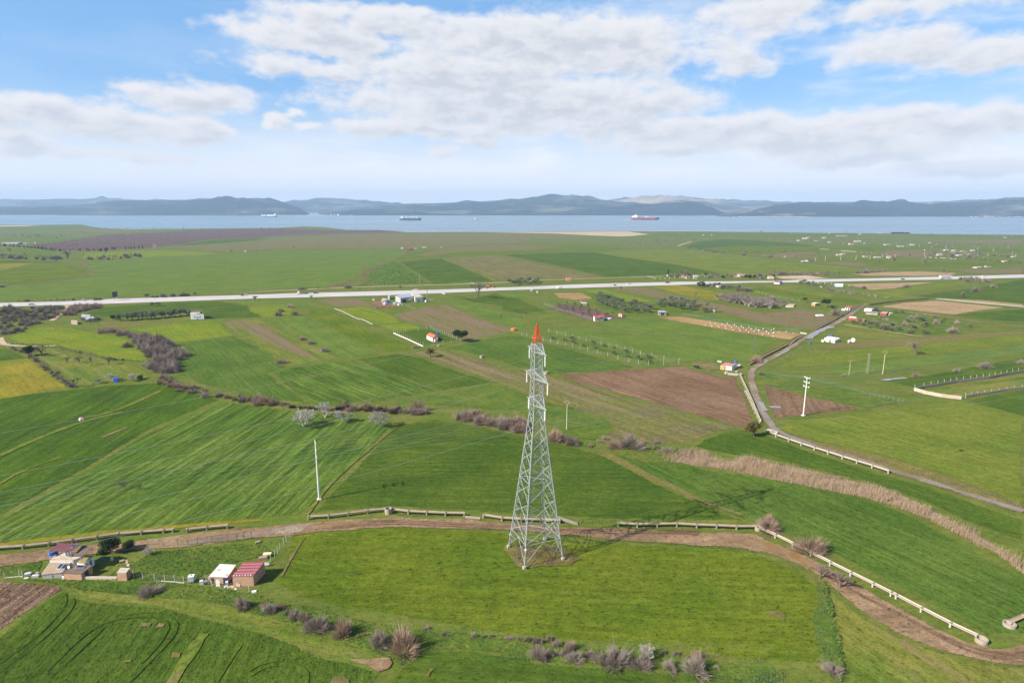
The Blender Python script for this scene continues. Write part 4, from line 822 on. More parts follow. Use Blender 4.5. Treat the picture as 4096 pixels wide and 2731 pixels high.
felt=mat('brown_roofing_felt',(.115,.085,.072),.85,var=.3,scale=1.2,dirt=((.19,.14,.10),.6)); maroon=striped('maroon_ribbed_roof',(.125,.035,.042),(.17,.06,.06),.5,1,.5,.0,.7)
moss=mat('mossy_screed',(.31,.25,.10),.9,var=.2,scale=1.2,dirt=((.20,.19,.06),.6)); terr=mat('beige_terrace',(.50,.415,.32),.8,var=.12,scale=.8,dirt=((.34,.27,.19),.6))
glass=mat('dark_glass',(.03,.035,.04),.12,spec=.6); bluep=mat('blue_plastic',(.015,.10,.55),.35,var=.1); timber=striped('yellow_weatherboard',(.62,.45,.18),(.45,.31,.12),.22,2,.7); odoor=mat('orange_door',(.50,.16,.03),.6)
bluegrey=mat('blue_grey_roof_sheet',(.34,.38,.43),.5,.2,var=.08,scale=.2,dirt=((.40,.40,.40),.3)); woodc=mat('weathered_timber',(.30,.23,.16),.85,var=.25,scale=2.0); darkw=mat('dark_doorway',(.05,.045,.04),.8); steelf=mat('thin_steel',(.45,.45,.43),.5,.3)
solar=mat('solar_glass',(.02,.03,.07),.12,spec=.6); solfr=mat('alu_frame',(.70,.71,.72),.4,.3); redw=mat('red_sheet_wall',(.38,.045,.035),.6,var=.15,scale=.6,dirt=((.26,.07,.06),.5)); orangew=mat('orange_brick_far',(.48,.24,.13),.9,var=.15)
def frame(FL,FR):
    a=math.atan2(FR.y-FL.y,FR.x-FL.x); org=Vector((FL.x,FL.y,zt(FL.y))); M=Matrix.Translation(org)@Matrix.Rotation(a,4,'Z'); return org,a,M.inverted()
def roofed(root, reg, quad, hs, wall, roof, over=.15, thick=.10, inv=None, gable=0.0, base=0.0, walls=True, openings=(), wname='wall', rname='roof', gz=None):
    """roof corners FL FR BR BL taken off the survey at heights hs above ground; walls dropped to the ground"""
    if not isinstance(hs,(tuple,list)): hs=[hs]*4
    g0=zt(G(reg,*quad[0]).y) if gz is None else gz
    W_=[onz(*P(reg,*q),g0+h) for q,h in zip(quad,hs)]
    if root is None or isinstance(root,tuple):
        nm,label,cat=root; org,a,inv=frame(W_[0],W_[1]); root=empty(nm,org,a,label,cat); root['_g']=g0
    L=[inv@p for p in W_]; c=sum(L,Vector())/4
    ins=[p+(Vector((c.x-p.x,c.y-p.y,0)).normalized()*over*1.4) for p in L]
    out=None
    if gable<=0:
        MB().prism([p-Vector((0,0,thick)) for p in L],L).build(rname,roof,root)
        if walls: out=MB().prism([Vector((p.x,p.y,base-.1)) for p in ins],[p-Vector((0,0,thick+.004)) for p in ins]).build(wname,wall,root)
    else:
        r0=(L[0]+L[3])/2+Vector((0,0,gable)); r1=(L[1]+L[2])/2+Vector((0,0,gable)); t=Vector((0,0,thick))
        mb=MB(); mb.prism([L[0]-t,L[1]-t,r1-t,r0-t],[L[0],L[1],r1,r0]); mb.prism([r0-t+Vector((0,.004,0)),r1-t+Vector((0,.004,0)),L[2]-t,L[3]-t],[r0+Vector((0,.004,0)),r1+Vector((0,.004,0)),L[2],L[3]]); mb.build(rname,roof,root)
        i0=(ins[0]+ins[3])/2+Vector((0,0,gable*.93)); i1=(ins[1]+ins[2])/2+Vector((0,0,gable*.93)); d=Vector((0,0,thick+.02)); B=[Vector((p.x,p.y,-.1)) for p in ins]; T=[p-d for p in ins]
        vs=B+T+[i0-d,i1-d]; out=MB().add(vs,[(3,2,1,0),(0,1,5,4),(2,3,7,6),(1,2,6,9,5),(3,0,4,8,7),(4,5,9,8),(6,7,8,9)]).build(wname,wall,root)
    for (side,u,w,zb,h,kind,m) in openings:
        p,q={'F':(ins[0],ins[1]),'R':(ins[1],ins[2]),'B':(ins[2],ins[3]),'L':(ins[3],ins[0])}[side]
        d=Vector((q.x-p.x,q.y-p.y,0)); Ln=d.length; d.normalize(); n=Vector((d.y,-d.x,0)); cpt=Vector((p.x,p.y,0))+d*Ln*u
        mb=MB(); mb.box(cpt+n*.02+Vector((0,0,zb+h/2)),(w,.08,h),math.atan2(d.y,d.x)); o=mb.build(kind,m,root)
        if kind=='window':
            MB().box(cpt+n*.05+Vector((0,0,zb+h/2)),(w*.8,.05,h*.8),math.atan2(d.y,d.x)).build('pane',glass,o)
    return root,inv,L,g0
def tank(loc,label,m=bluep,r=.45,L=1.1,stand=0.0):
    e=empty('water_tank',loc,rad(25),label,'water tank')
    mb=MB(); mb.lathe((0,0,0),[(.02,-L/2),(r*.7,-L/2),(r,-L/2+.12),(r*1.02,-.1),(r*.97,0),(r*1.02,.1),(r,L/2-.12),(r*.7,L/2),(.02,L/2)],16); b=mb.build('body',m,e,True); b.rotation_euler=(0,rad(90),0); b.location=(0,0,r+stand)
    MB().lathe((0,0,r*2+stand-.02),[(.12,0),(.12,.08),(.0,.08)],10).build('lid',m,e); mb=MB(); 
    for s in(-1,1): mb.box((s*L*.28,0,.06+stand),(.1,r*1.6,.16)); 
    mb.build('cradle',steelf,e); return e

# --- left compound (farmhouse with terraces)
org,a,inv=frame(onz(*P('H1',310,915),0),onz(*P('H1',1070,915),0))
fh=empty('farmhouse',org,a,'ramshackle farmhouse with patched roofs, beige terrace and a maroon canopy','house')
roofed(fh,'H1',[(300,838),(702,792),(892,580),(470,578)],[1.05,1.25,2.25,2.2],gwall,rusttin,.12,.06,inv,wname='wall',rname='roof',openings=(('F',.5,.05,.2,.6,'window',gwall),))
roofed(fh,'H1',[(704,806),(1062,818),(1278,655),(925,648)],[1.5,1.5,1.95,1.95],brk,felt,.12,.08,inv,openings=(('R',.45,.8,0,1.45,'door',darkw),))
roofed(fh,'H1',[(462,566),(898,570),(1120,470),(650,410)],2.55,wwall,terr,.02,.16,inv,rname='terrace')
roofed(fh,'H1',[(965,600),(1115,622),(1293,470),(1100,478)],2.25,wwall,moss,.06,.12,inv,openings=(('R',.62,.55,0,1.8,'door',mat('slate_blue_door',(.10,.12,.17),.6)),('R',.25,.5,1.0,.7,'window',wwall)))
roofed(fh,'H1',[(436,386),(866,384),(1058,242),(642,240)],[4.7,4.7,5.1,5.1],wwall,maroon,.0,.08,inv,walls=False,rname='canopy')
roofed(fh,'H1',[(905,492),(1082,482),(1272,322),(1092,268)],[3.7,3.7,4.2,4.3],wwall,felt,.0,.07,inv,walls=False,rname='canopy')
def up(reg,x,y,z): return inv@onz(*P(reg,x,y),z)
for (x,y,z0,z1) in ((470,560,2.5,4.68),(885,565,2.5,4.68),(680,545,2.5,4.7),(640,420,2.5,5.0),(1000,420,2.5,5.0),(1062,600,2.2,3.7),(1268,470,2.2,4.1)):
    p=up('H1',x,y,z0); MB().tube(p,Vector((p.x,p.y,z1)),.05,.05,6).build('post',steelf,fh)
mb=MB(); r_=[up('H1',x,y,z) for x,y,z in ((462,560,2.6),(690,562,2.6),(895,566,2.6))]
for q in (.45,.85):
    for i in range(2): mb.tube(r_[i]+Vector((0,0,q)),r_[i+1]+Vector((0,0,q)),.025,.025,5)
mb.build('railing',steelf,fh)
def panel(root,iv,reg,quad,zs,name='solar_panel'):
    L=[iv@onz(*P(reg,*q),z) for q,z in zip(quad,zs)]; t=Vector((0,0,.06)); o=MB().prism(L,[p+t for p in L]).build(name,solfr,root); c=sum(L,Vector())/4
    MB().prism([c+(p-c)*.92+t*.9 for p in L],[c+(p-c)*.92+t*1.25 for p in L]).build('glass',solar,o)
panel(fh,inv,'H1',[(582,726),(655,730),(742,634),(672,628)],[1.55,1.6,2.1,2.05]); panel(fh,inv,'H1',[(664,730),(740,728),(822,632),(748,632)],[1.6,1.65,2.12,2.1])
panel(fh,inv,'H1',[(830,335),(900,328),(1000,268),(925,266)],[4.9,4.9,5.2,5.2]); panel(fh,inv,'H1',[(945,708),(1108,708),(1140,668),(985,662)],[1.9,1.9,2.0,2.0],'skylight')
p=up('H1',832,690,2.0); mb=MB(); mb.lathe((0,0,0),[(.02,.0),(.16,.02),(.28,.08),(.32,.14),(.30,.15),(.16,.05),(.0,.03)],16); o=mb.build('satellite_dish',white,fh,True,p); o.rotation_euler=(rad(70),0,rad(-20)); 
MB().tube(p-Vector((0,0,.3)),p,.03,.03,6).build('mount',steelf,fh)
p=up('H1',800,470,2.55); mb=MB(); mb.box(p+Vector((-.25,0,.5)),(.12,.5,1.0)); mb.box(p+Vector((.35,0,.5)),(.12,.5,1.0)); mb.box(p+Vector((.05,0,.95)),(.72,.5,.12)); mb.build('chimney',wwall,fh)
p=up('H1',912,600,2.2); MB().box(p+Vector((0,0,.2)),(.3,.3,.7)).build('chimney',dirtyc,fh)
Mw_=inv.inverted()
tank(Mw_@up('H1',495,490,2.58),'blue round water tank at the left end of the terrace',bluep,.42,.9); tank(Mw_@up('H1',575,450,2.58),'dark blue water tank in the shade of the maroon canopy',mat('navy_plastic',(.02,.03,.16),.4),.40,.9)
# --- sheds near
roofed(('brick_shed','small brick hut with a flat concrete top beside the low stone wall','shed'),'H1',[(1722,796),(1902,796),(1982,704),(1800,700)],1.9,brk,dirtyc,.03,.12,openings=())
rs=roofed(('brick_shed','brick shed under a striped red tin roof, its long side in shade','shed'),'H2',[(1068,862),(1472,852),(1692,580),(1288,602)],[2.4,2.4,2.75,2.75],brk,redtin,.10,.07,openings=(('R',.30,.35,1.2,.35,'window',wwall),('R',.62,.35,1.2,.35,'window',wwall)))
mb=MB()
for i in range(7): 
    p=rs[2][0].lerp(rs[2][1],.1+.13*i); mb.box(p+Vector((.0,.12,.09)),(.22,.2,.14),i*.7)
mb.build('weight_stones',wconc,rs[0])
roofed(('brick_shed','low brick shed with patched off white roof sheets','shed'),'H2',[(630,872),(986,882),(1152,645),(845,628)],[1.55,1.55,1.85,1.85],brk,whitetin,.12,.05,openings=(('F',.15,.6,0,1.2,'door',darkw),('F',.88,.9,0,1.3,'door',mat('navy_door',(.03,.05,.15),.5))))
# --- barn group
roofed(('barn','large grey barn with blue grey roof and pale gable end','barn'),'M1',[(955,412),(1398,350),(1215,262),(790,335)],[4.2,4.2,5.2,5.2],mat('grey_barn_wall',(.33,.32,.31),.85,var=.2,scale=.4,dirt=((.5,.47,.43),.5)),bluegrey,.1,.15,openings=(('F',.25,3.6,0,2.4,'door',darkw),('F',.62,1.2,1.2,1.0,'window',gwall)))
roofed(('house','white flat roofed annex with an outside stair beside the barn','house'),'M1',[(1412,392),(1672,362),(1482,252),(1302,258)],4.1,wwall,dirtyc,.02,.2,openings=(('F',.45,1.0,0,2.0,'door',mat('dark_red_door',(.22,.03,.03),.6)),('F',.2,1.2,1.6,1.0,'window',wwall),('F',.85,1.0,1.8,1.0,'window',wwall)))
roofed(('shed','low shed with orange tan roof left of the barn','shed'),'M1',[(345,478),(575,470),(500,418),(385,408)],1.9,gwall,mat('tan_roof',(.45,.30,.18),.8,var=.25,scale=1),.1,.08)
roofed(('container','pale green container behind the bare shrubs of the barn yard','container'),'M1',[(562,350),(612,356),(640,312),(560,305)],3.0,mat('pale_green_paint',(.30,.38,.28),.6),mat('pale_green_paint',(.3,.38,.28)),.02,.05)
# --- white terrace house, grey sheds
r=roofed(('house','square white house with roof terrace and brown canopy beside the olive row','house'),'B0',[(1632,232),(1742,228),(1728,208),(1628,212)],3.5,mat('bluish_white_wall',(.66,.70,.72),.8,var=.08),dirtyc,.02,.15,openings=(('F',.3,.9,1.2,1.0,'window',wwall),('F',.7,.9,1.2,1.0,'window',wwall),('F',.5,.9,0,2.0,'door',gwall)))
roofed(r[0],'B0',[(1632,202),(1722,202),(1720,190),(1640,192)],[5.6,5.6,5.9,5.9],wwall,felt,0,.1,r[1],walls=False,rname='canopy',gz=r[3])
for (x,y) in ((1636,230),(1738,226),(1640,212),(1722,210)):
    p=r[1]@onz(*P('B0',x,y),r[3]+3.5); MB().tube(p,p+Vector((0,0,2.1)),.06,.06,6).build('post',steelf,r[0])
tank(onz(*P('B0',1722,222),r[3]+3.5),'blue water tank on the roof of the square white house',bluep,.6,1.2)
roofed(('shed','grey metal shed among bare shrubs at the scrub edge','shed'),'B0',[(690,246),(770,248),(772,232),(700,228)],2.8,gwall,mat('grey_sheet',(.42,.43,.44),.5,.2),.1,.1)
roofed(('shed','low grey lean-to with a slanting sheet roof','shed'),'B0',[(730,278),(808,262),(800,245),(740,255)],[1.6,1.8,2.6,2.4],gwall,mat('grey_sheet',(.42,.43,.44)),.1,.1)
roofed(('shed','small tan roofed hut left of the grey sheds','shed'),'B0',[(606,292),(662,294),(660,280),(610,278)],1.8,gwall,mat('tan_roof',(.45,.30,.18)),.1,.1)
# --- cottages in the middle
r=roofed(('cottage','small white cottage with red tiled gable roof inside white fence posts','cottage'),'B1',[(1508,408),(1562,432),(1610,412),(1558,390)],2.3,wwall,tile,.15,.1,gable=.9,openings=(('F',.35,.7,.9,.8,'window',wwall),('F',.75,.8,0,1.8,'door',gwall),('R',.4,.7,.9,.8,'window',wwall)))
roofed(r[0],'B1',[(1555,434),(1582,444),(1610,432),(1584,424)],[1.6,1.6,2.0,2.0],wwall,tile,.08,.08,r[1],gz=r[3])
b=G('B1',1605,425); tank(b+Vector((0,0,1.6)),'blue tank on a stand behind the tiled cottage',bluep,.6,1.3,0)
r=roofed(('house','white house with red roof at the corner of the olive rows','house'),'M2',[(308,192),(456,180),(428,156),(284,170)],3.1,wwall,mat('bright_red_roof',(.50,.07,.05),.6,var=.1),.15,.12,gable=.5,openings=(('F',.3,1.0,1.2,1.0,'window',gwall),('F',.5,.9,0,2.0,'door',gwall),('F',.75,2.0,1.6,.8,'window',gwall)))
roofed(('shed','tiny pink shed with red top between olive rows','shed'),'M2',[(682,132),(736,144),(768,134),(712,123)],2.2,mat('pink_render',(.55,.40,.34),.8),mat('bright_red_roof',(.5,.07,.05)),.08,.08,openings=(('F',.5,.8,0,1.8,'door',darkw),))
roofed(('wall_pen','low white walled pen right of the red roofed house','pen'),'M2',[(492,206),(532,216),(582,206),(545,198)],.9,wwall,wconc,.02,.08)
roofed(('pavilion','open pavilion with pale blue roof at the olive grove edge','pavilion'),'M2',[(1308,114),(1442,113),(1402,86),(1298,86)],2.4,gwall,bluegrey,.35,.1,openings=(('F',.5,2.6,.2,1.6,'door',darkw),))
r=roofed(('cottage','low cottage with pink red roof, yellow boards and orange door by the ploughed field','cottage'),'M4',[(768,752),(1212,788),(1396,676),(945,656)],[2.15,2.15,2.35,2.35],wwall,striped('faded_red_roof',(.42,.15,.14),(.50,.22,.20),.4,0,.6),.10,.09,openings=(('F',.39,.62,.05,1.85,'door',odoor),('R',.5,.7,.9,.7,'window',wwall)))
p,q=r[2][0],r[2][1]; d=(q-p); d.z=0; mb=MB(); mb.box(Vector((p.x,p.y,1.02))+d*.19+Vector((d.y,-d.x,0)).normalized()*(-.11),(d.length*.30,.06,1.95),math.atan2(d.y,d.x)); mb.build('boarding',timber,r[0])
panel(r[0],r[1],'M4',[(1090,700),(1290,700),(1340,676),(1120,672)],[2.3,2.3,2.42,2.42])
roofed(r[0],'M4',[(1370,790),(1500,770),(1530,735),(1390,700)],[1.4,1.4,1.6,1.6],darkw,wconc,.02,.05,r[1],gz=r[3],walls=False,rname='lean_to')
tank(onz(*P('M4',1340,668),2.3),'blue and white tank behind the pink roofed cottage',bluep,.55,1.1)
r=roofed(('cabin','white prefabricated cabin with white roof beside the wet track','cabin'),'M3',[(270,898),(530,940),(645,892),(365,850)],1.75,mat('bright_white_panel',(.78,.78,.77),.6,var=.03),mat('bright_white_panel',(.78,.78,.77)),.06,.08,openings=(('F',.56,.9,0,1.5,'door',darkw),('F',.2,.5,.7,.6,'window',wwall),('F',.8,.5,.7,.6,'window',wwall),('F',.4,.5,.7,.6,'window',wwall),('R',.3,.8,.6,.8,'window',gwall),('R',.7,.9,0,1.5,'door',gwall)))
tank(onz(*P('M3',455,848),r[3]+1.9),'blue tank behind the white prefabricated cabin',bluep,.55,1.2); tank(G('B3',513,486),'blue tank standing in the grass left of the white cabin',bluep,.5,1.0)
roofed(('shed','small white box hut at the left end of the cabin','shed'),'M3',[(210,938),(262,950),(270,930),(225,925)],1.0,wwall,wconc,.02,.06)
roofed(('shed','little hut with dome top right of the white cabin','shed'),'M3',[(826,965),(868,980),(908,962),(850,950)],1.0,gwall,wwall,.02,.08,gable=.5)
roofed(('barn','long barn with bright red walls beside the track','barn'),'M3',[(848,418),(1226,466),(1282,456),(905,408)],[1.75,1.75,1.85,1.85],redw,mat('rusty_flat_roof',(.30,.20,.15),.8,var=.2),.05,.08,openings=(('R',.5,1.4,0,1.4,'door',darkw),))
roofed(('shed','white walled shed roof behind the red barn','shed'),'M3',[(858,396),(1020,412),(1050,395),(900,380)],2.0,wwall,wconc,.05,.08)
roofed(('house','red roofed white house beside the long dark ditch','house'),'M3',[(765,172),(880,186),(952,146),(830,126)],2.1,wwall,mat('dull_red_roof',(.36,.08,.07),.6),.12,.1,openings=(('F',.3,.9,.8,.9,'window',darkw),('F',.75,.9,0,1.7,'door',darkw)))
roofed(('shed','white porch block in front of the red roofed house','shed'),'M3',[(678,210),(770,220),(785,205),(700,196)],1.0,wwall,wconc,.02,.06)
roofed(('shed','long white shed of the cluttered farmyard','shed'),'M3',[(1218,208),(1390,228),(1430,200),(1270,184)],1.9,wwall,wconc,.03,.08)
roofed(('carport','brown roofed carport in the cluttered farmyard','carport'),'M3',[(1232,282),(1560,308),(1525,276),(1235,252)],1.7,gwall,woodc,.6,.08)
roofed(('shed','dark red shed at the right end of the farmyard','shed'),'M3',[(1590,300),(1745,312),(1782,280),(1640,276)],1.8,redw,mat('grey_sheet',(.42,.43,.44)),.05,.08)
roofed(('solar_rack','rack of dark solar panels in the farmyard','solar rack'),'M3',[(1425,232),(1500,226),(1550,180),(1480,175)],[1.6,1.6,2.6,2.6],gwall,solar,.3,.06)
roofed(('shed','orange brick hut under the pine trees','shed'),'A3',[(528,992),(560,996),(598,990),(556,985)],2.1,orangew,wconc,.05,.1)
roofed(('house','low white house in front of the bare thicket','house'),'A3',[(305,1012),(375,1012),(388,1000),(340,998)],1.5,wwall,mat('tan_roof',(.45,.30,.18)),.1,.1)
roofed(('warehouse','white warehouse with sky blue corner just below the highway','warehouse'),'A3',[(722,834),(800,834),(796,826),(724,826)],2.4,white,white,.02,.1,openings=(('F',.05,1.4,0,2.2,'door',mat('sky_blue',(.10,.33,.62),.5)),))
roofed(('shed','red roofed shed touching the highway','shed'),'A3',[(206,812),(254,816),(275,804),(215,802)],2.0,wwall,mat('dull_red_roof',(.36,.08,.07)),.1,.1)
tank(G('A3',264,826)+Vector((0,0,1.2)),'upright blue tank beside the red shed at the highway',bluep,.9,1.8)
roofed(('shed','tan flat roofed shed by the spoil heaps','shed'),'A3',[(162,774),(208,775),(205,767),(165,767)],2.0,woodc,wconc,.1,.1)
# ================================================================== vegetation
def vmat(name,c,var=.3,rnd=.18,trans=.0): return mat(name,c,.9,var=var,scale=2.2,rnd=rnd,spec=.05,trans=trans)
m_bram=vmat('bramble_twigs',(.295,.238,.198)); m_rus=vmat('russet_twigs',(.30,.205,.150)); m_scr=vmat('scrub_twigs',(.19,.155,.13)); m_pale=vmat('pale_bark',(.46,.42,.37),.15); m_bark=vmat('bark',(.13,.10,.075),.3)
m_bare=vmat('bare_twigs',(.25,.205,.165)); m_olive=vmat('olive_leaves',(.165,.185,.105),.35,.2,.25); m_dark=vmat('dark_leaves',(.030,.052,.016),.4,.2,.2); m_green=vmat('shrub_leaves',(.055,.105,.022),.4,.2,.3); m_bronze=vmat('bronze_leaves',(.17,.125,.035),.4,.2,.25)
m_reed=vmat('dry_reeds',(.42,.31,.205),.25,0,.35); m_hay=vmat('dry_grass_blades',(.27,.195,.125),.3,0,.3); m_weed=vmat('weed_leaves',(.11,.185,.038),.40,0,.3); m_weed2=vmat('grey_weed_leaves',(.105,.150,.070),.35,0,.3); m_orch=vmat('orchard_twigs',(.16,.112,.098),.2,0)
m_brn=vmat('brown_dead_grass',(.20,.135,.09),.3,0,.3)
def np_mesh(name, V, nq, mt, k=4):
    me=bpy.data.meshes.new(name); V=np.asarray(V,np.float32).reshape(-1,3); me.vertices.add(len(V)); me.vertices.foreach_set('co',V.ravel())
    me.loops.add(nq*k); me.polygons.add(nq); me.loops.foreach_set('vertex_index',np.arange(nq*k,dtype=np.int32)); me.polygons.foreach_set('loop_start',np.arange(0,nq*k,k,dtype=np.int32))
    me.update(calc_edges=True); me.materials.append(mt); return me
def unit(a): return a/np.maximum(1e-6,np.linalg.norm(a,axis=-1,keepdims=True))
def blades(p,q,w):
    d=unit(q-p); s=unit(np.cross(d,rng.normal(size=p.shape)))*np.asarray(w).reshape(-1,1)/2
    return np.stack([p-s,p+s,q+s*.35,q-s*.35],1)
def bush_mesh(name,n,mt,R=.72,w=.022,loose=.25,flat=1.0):
    th=rng.uniform(0,2*np.pi,n); cz=rng.uniform(0.02,1,n)**.9; rr=rng.uniform(.35,1,n)**.45
    lob=1+.26*np.sin(th*2+rng.uniform(0,6))+.22*np.sin(th*3+rng.uniform(0,6))+.12*np.sin(th*5+cz*4)
    sxy=np.sqrt(np.clip(1-cz**2*.9,0.05,1))*lob*R
    tip=np.stack([np.cos(th)*sxy*rr,np.sin(th)*sxy*rr,np.maximum(.02,cz*rr*flat*(.86+.22*np.sin(th*2+1.3)+.16*np.sin(th*3)))],1)
    base=tip*rng.uniform(.50,.90,(n,1))*np.array([.9,.9,.85]); base[:,2]=np.maximum(0,base[:,2]-.07)
    tip=tip*(1+loose*3*rng.random((n,1))**7+.08*rng.random((n,1)))+rng.normal(size=(n,3))*.06; tip[:,2]=np.maximum(tip[:,2],.01)
    return np_mesh(name,blades(base,tip,rng.uniform(.6,1.4,n)*w),n,mt)
def leaf_mesh(name,n,mt,clumps,size):
    """clumps: centre + radius; many small leaf faces spread through each clump"""
    out=[]; wts=np.array([c[3]**2.3 for c in clumps]); cnt=(wts/wts.sum()*n).astype(int)
    for (x,y,z,r),k in zip(clumps,cnt):
        d=unit(rng.normal(size=(k,3))); p=d*r*(rng.uniform(.25,1,(k,1))**.5)*np.array([1,1,.85])+np.array([x,y,z])+rng.normal(size=(k,3))*r*.12
        nrm=unit(d+rng.normal(size=(k,3))*.9); a=unit(np.cross(nrm,rng.normal(size=(k,3)))); b=np.cross(nrm,a); s=(size*rng.uniform(.5,1.4,k)).reshape(-1,1)
        out.append(np.stack([p-a*s-b*s*.6,p+a*s-b*s*.5,p+a*s*.8+b*s*.6,p-a*s*.9+b*s*.5],1))
    V=np.concatenate(out); return np_mesh(name,V,len(V),mt)
def tree_parts(seed,depth=5,spread=.55,stems=1,r0=.035,upb=.35,ratio=.72,kids=3,trunk=.28,rmin=.0035):
    R=random.Random(seed); T=MB(); Cq=[]; 
    def grow(p,d,L,r,lv):
        q=p+d*L
        if lv<=2: T.tube(p,q,r,r*.75,5,False)
        else: Cq.append((p,q,max(r,rmin)))
        if lv>=depth: return
        for k in range(kids if lv else kids+1):
            ax=d.orthogonal().normalized(); ax.rotate(Matrix.Rotation(R.uniform(0,6.28),3,d)); nd=(d+ax*R.uniform(spread*.6,spread*1.4)+Vector((0,0,upb*R.uniform(.2,1)))).normalized()
            grow(p+d*L*R.uniform(.65,1.0),nd,L*ratio*R.uniform(.75,1.15),r*.62,lv+1)
    for s in range(stems):
        a=R.uniform(0,6.28); d=Vector((math.cos(a)*(.0 if stems==1 else .55),math.sin(a)*(.0 if stems==1 else .55),1)).normalized(); grow(Vector((0,0,0)),d,trunk*R.uniform(.85,1.15),r0,0)
    zs=max([q.z for _,q,_ in Cq]+[v.z for v in T.v]); f=1/zs
    p=np.array([tuple(a) for a,_,_ in Cq])*f; q=np.array([tuple(b) for _,b,_ in Cq])*f; w=np.array([c for *_,c in Cq])*2*f
    V=np.concatenate([blades(p,q,w),blades(p,q,w)]); T.v=[v*f for v in T.v]; return T,V
LIB={}
def lib(kind):
    if kind in LIB: return LIB[kind]
    out=[]
    if kind in ('bramble','russet','scrub','palebush'):
        m_,n_,w_={'bramble':(m_bram,1500,.013),'russet':(m_rus,1500,.012),'scrub':(m_scr,1000,.017),'palebush':(m_pale,700,.010)}[kind]
        for i in range(5): out.append((None,bush_mesh(kind,n_,m_,(.62,.68,.74,.70,.66)[i],w_,.16)))
    elif kind in ('bare','white','thicket'):
        for i in range(4):
            if kind=='bare': T,V=tree_parts(11+i,6,.55,1,.030,.30,.74,3,.26,.0030); a,b=m_bark,m_bare
            elif kind=='white': T,V=tree_parts(31+i,5,.60,5,.020,.35,.74,3,.34,.0052); a,b=m_pale,m_pale
            else: T,V=tree_parts(51+i,4,.65,3,.026,.30,.74,3,.32,.012); a,b=vmat('thicket_bark',(.34,.30,.26)),vmat('greyish_twigs',(.25,.21,.185),.2)
            tm=bpy.data.meshes.new('trunk'); tm.from_pydata([tuple(v) for v in T.v],[],T.f); tm.materials.append(a); out.append((tm,np_mesh('crown',V,len(V),b)))
    elif kind in ('olive','dark','pine','bronze','cypress','shrub','youngolive'):
        for i in range(4):
            R=random.Random(70+i)
            if kind=='pine': cl=[(R.uniform(-.34,.34),R.uniform(-.34,.34),.70+R.uniform(-.08,.10),.20) for _ in range(13)]; m_,n_,s_,tz=m_dark,2600,.030,.62
            elif kind=='cypress': cl=[(R.uniform(-.05,.05),R.uniform(-.05,.05),.12+.09*k,.16-.012*k) for k in range(10)]; m_,n_,s_,tz=m_dark,700,.045,.2
            elif kind=='dark': cl=[(R.uniform(-.26,.26),R.uniform(-.26,.26),.40+R.uniform(0,.42),R.uniform(.16,.26)) for _ in range(14)]; m_,n_,s_,tz=m_dark,3200,.028,.45
            elif kind=='bronze': cl=[(R.uniform(-.28,.28),R.uniform(-.28,.28),.42+R.uniform(0,.42),R.uniform(.12,.22)) for _ in range(13)]; m_,n_,s_,tz=m_bronze,1500,.026,.5
            elif kind=='shrub': cl=[(R.uniform(-.4,.4),R.uniform(-.4,.4),R.uniform(.25,.65),R.uniform(.22,.34)) for _ in range(9)]; m_,n_,s_,tz=m_green,1400,.045,.2
            else: cl=[(R.uniform(-.36,.36),R.uniform(-.36,.36),.46+R.uniform(0,.34),R.uniform(.15,.27)) for _ in range(12)]; m_,n_,s_,tz=m_olive,1300,.035,.42
            T=MB(); T.tube((0,0,-.02),(.03*R.uniform(-1,1),.02,tz),.045 if kind!='cypress' else .03,.03,6,False)
            for (x,y,z,r) in cl[:6]: T.tube((0,0,tz*.75),(x*.8,y*.8,z),.022,.010,4,False)
            tm=bpy.data.meshes.new('trunk'); tm.from_pydata([tuple(v) for v in T.v],[],T.f); tm.materials.append(m_bark); out.append((tm,leaf_mesh('crown',n_,m_,cl,s_)))
    LIB[kind]=out; return out
NAME={'bramble':'bramble_bush','russet':'bare_bush','scrub':'scrub_bush','palebush':'bare_bush','bare':'bare_tree','white':'white_bare_tree','thicket':'bare_tree','olive':'olive_tree','youngolive':'olive_tree','dark':'evergreen_tree','pine':'pine_tree','bronze':'bronze_tree','cypress':'cypress_tree','shrub':'green_shrub'}
CAT={'bramble':'bush','russet':'bush','scrub':'bush','palebush':'bush','shrub':'bush'}
WIDE={'bare':1.15,'white':1.2,'olive':1.05,'thicket':1.15}
BUSH=[]
def link_(o):
    COL.objects.link(o); return o
def plant(kind,p,h,label,group=None,i=None,wide=1.0,now=False):
    if group and not now and CAT.get(kind)=='bush': BUSH.append((kind,p.copy(),h,label,group,wide)); return None
    v=lib(kind); tm,cm=v[random.randrange(len(v)) if i is None else i%len(v)]; s=h; wz=WIDE.get(kind,1.0)*wide*random.uniform(.92,1.1)
    if tm is None:
        o=bpy.data.objects.new(NAME[kind],cm); link(o)
    else:
        o=bpy.data.objects.new(NAME[kind],None); o.empty_display_size=.3; link(o)
        link(bpy.data.objects.new('trunk',tm),o); link(bpy.data.objects.new('crown',cm),o)
    o.location=(p.x,p.y,zt(p.y)+.0); o.rotation_euler=(0,0,random.uniform(0,6.28)); o.scale=(s*wz,s*wz,s)
    return tag(o,label,CAT.get(kind,'tree'),group)
def put(kind,reg,x,y,hpx,label,wide=1.0,group=None):
    p=G(reg,x,y); return plant(kind,p,hpx*REG[reg][2]*mpp(p)/(.95 if CAT.get(kind)!='bush' else 1.03),label,group,None,wide)
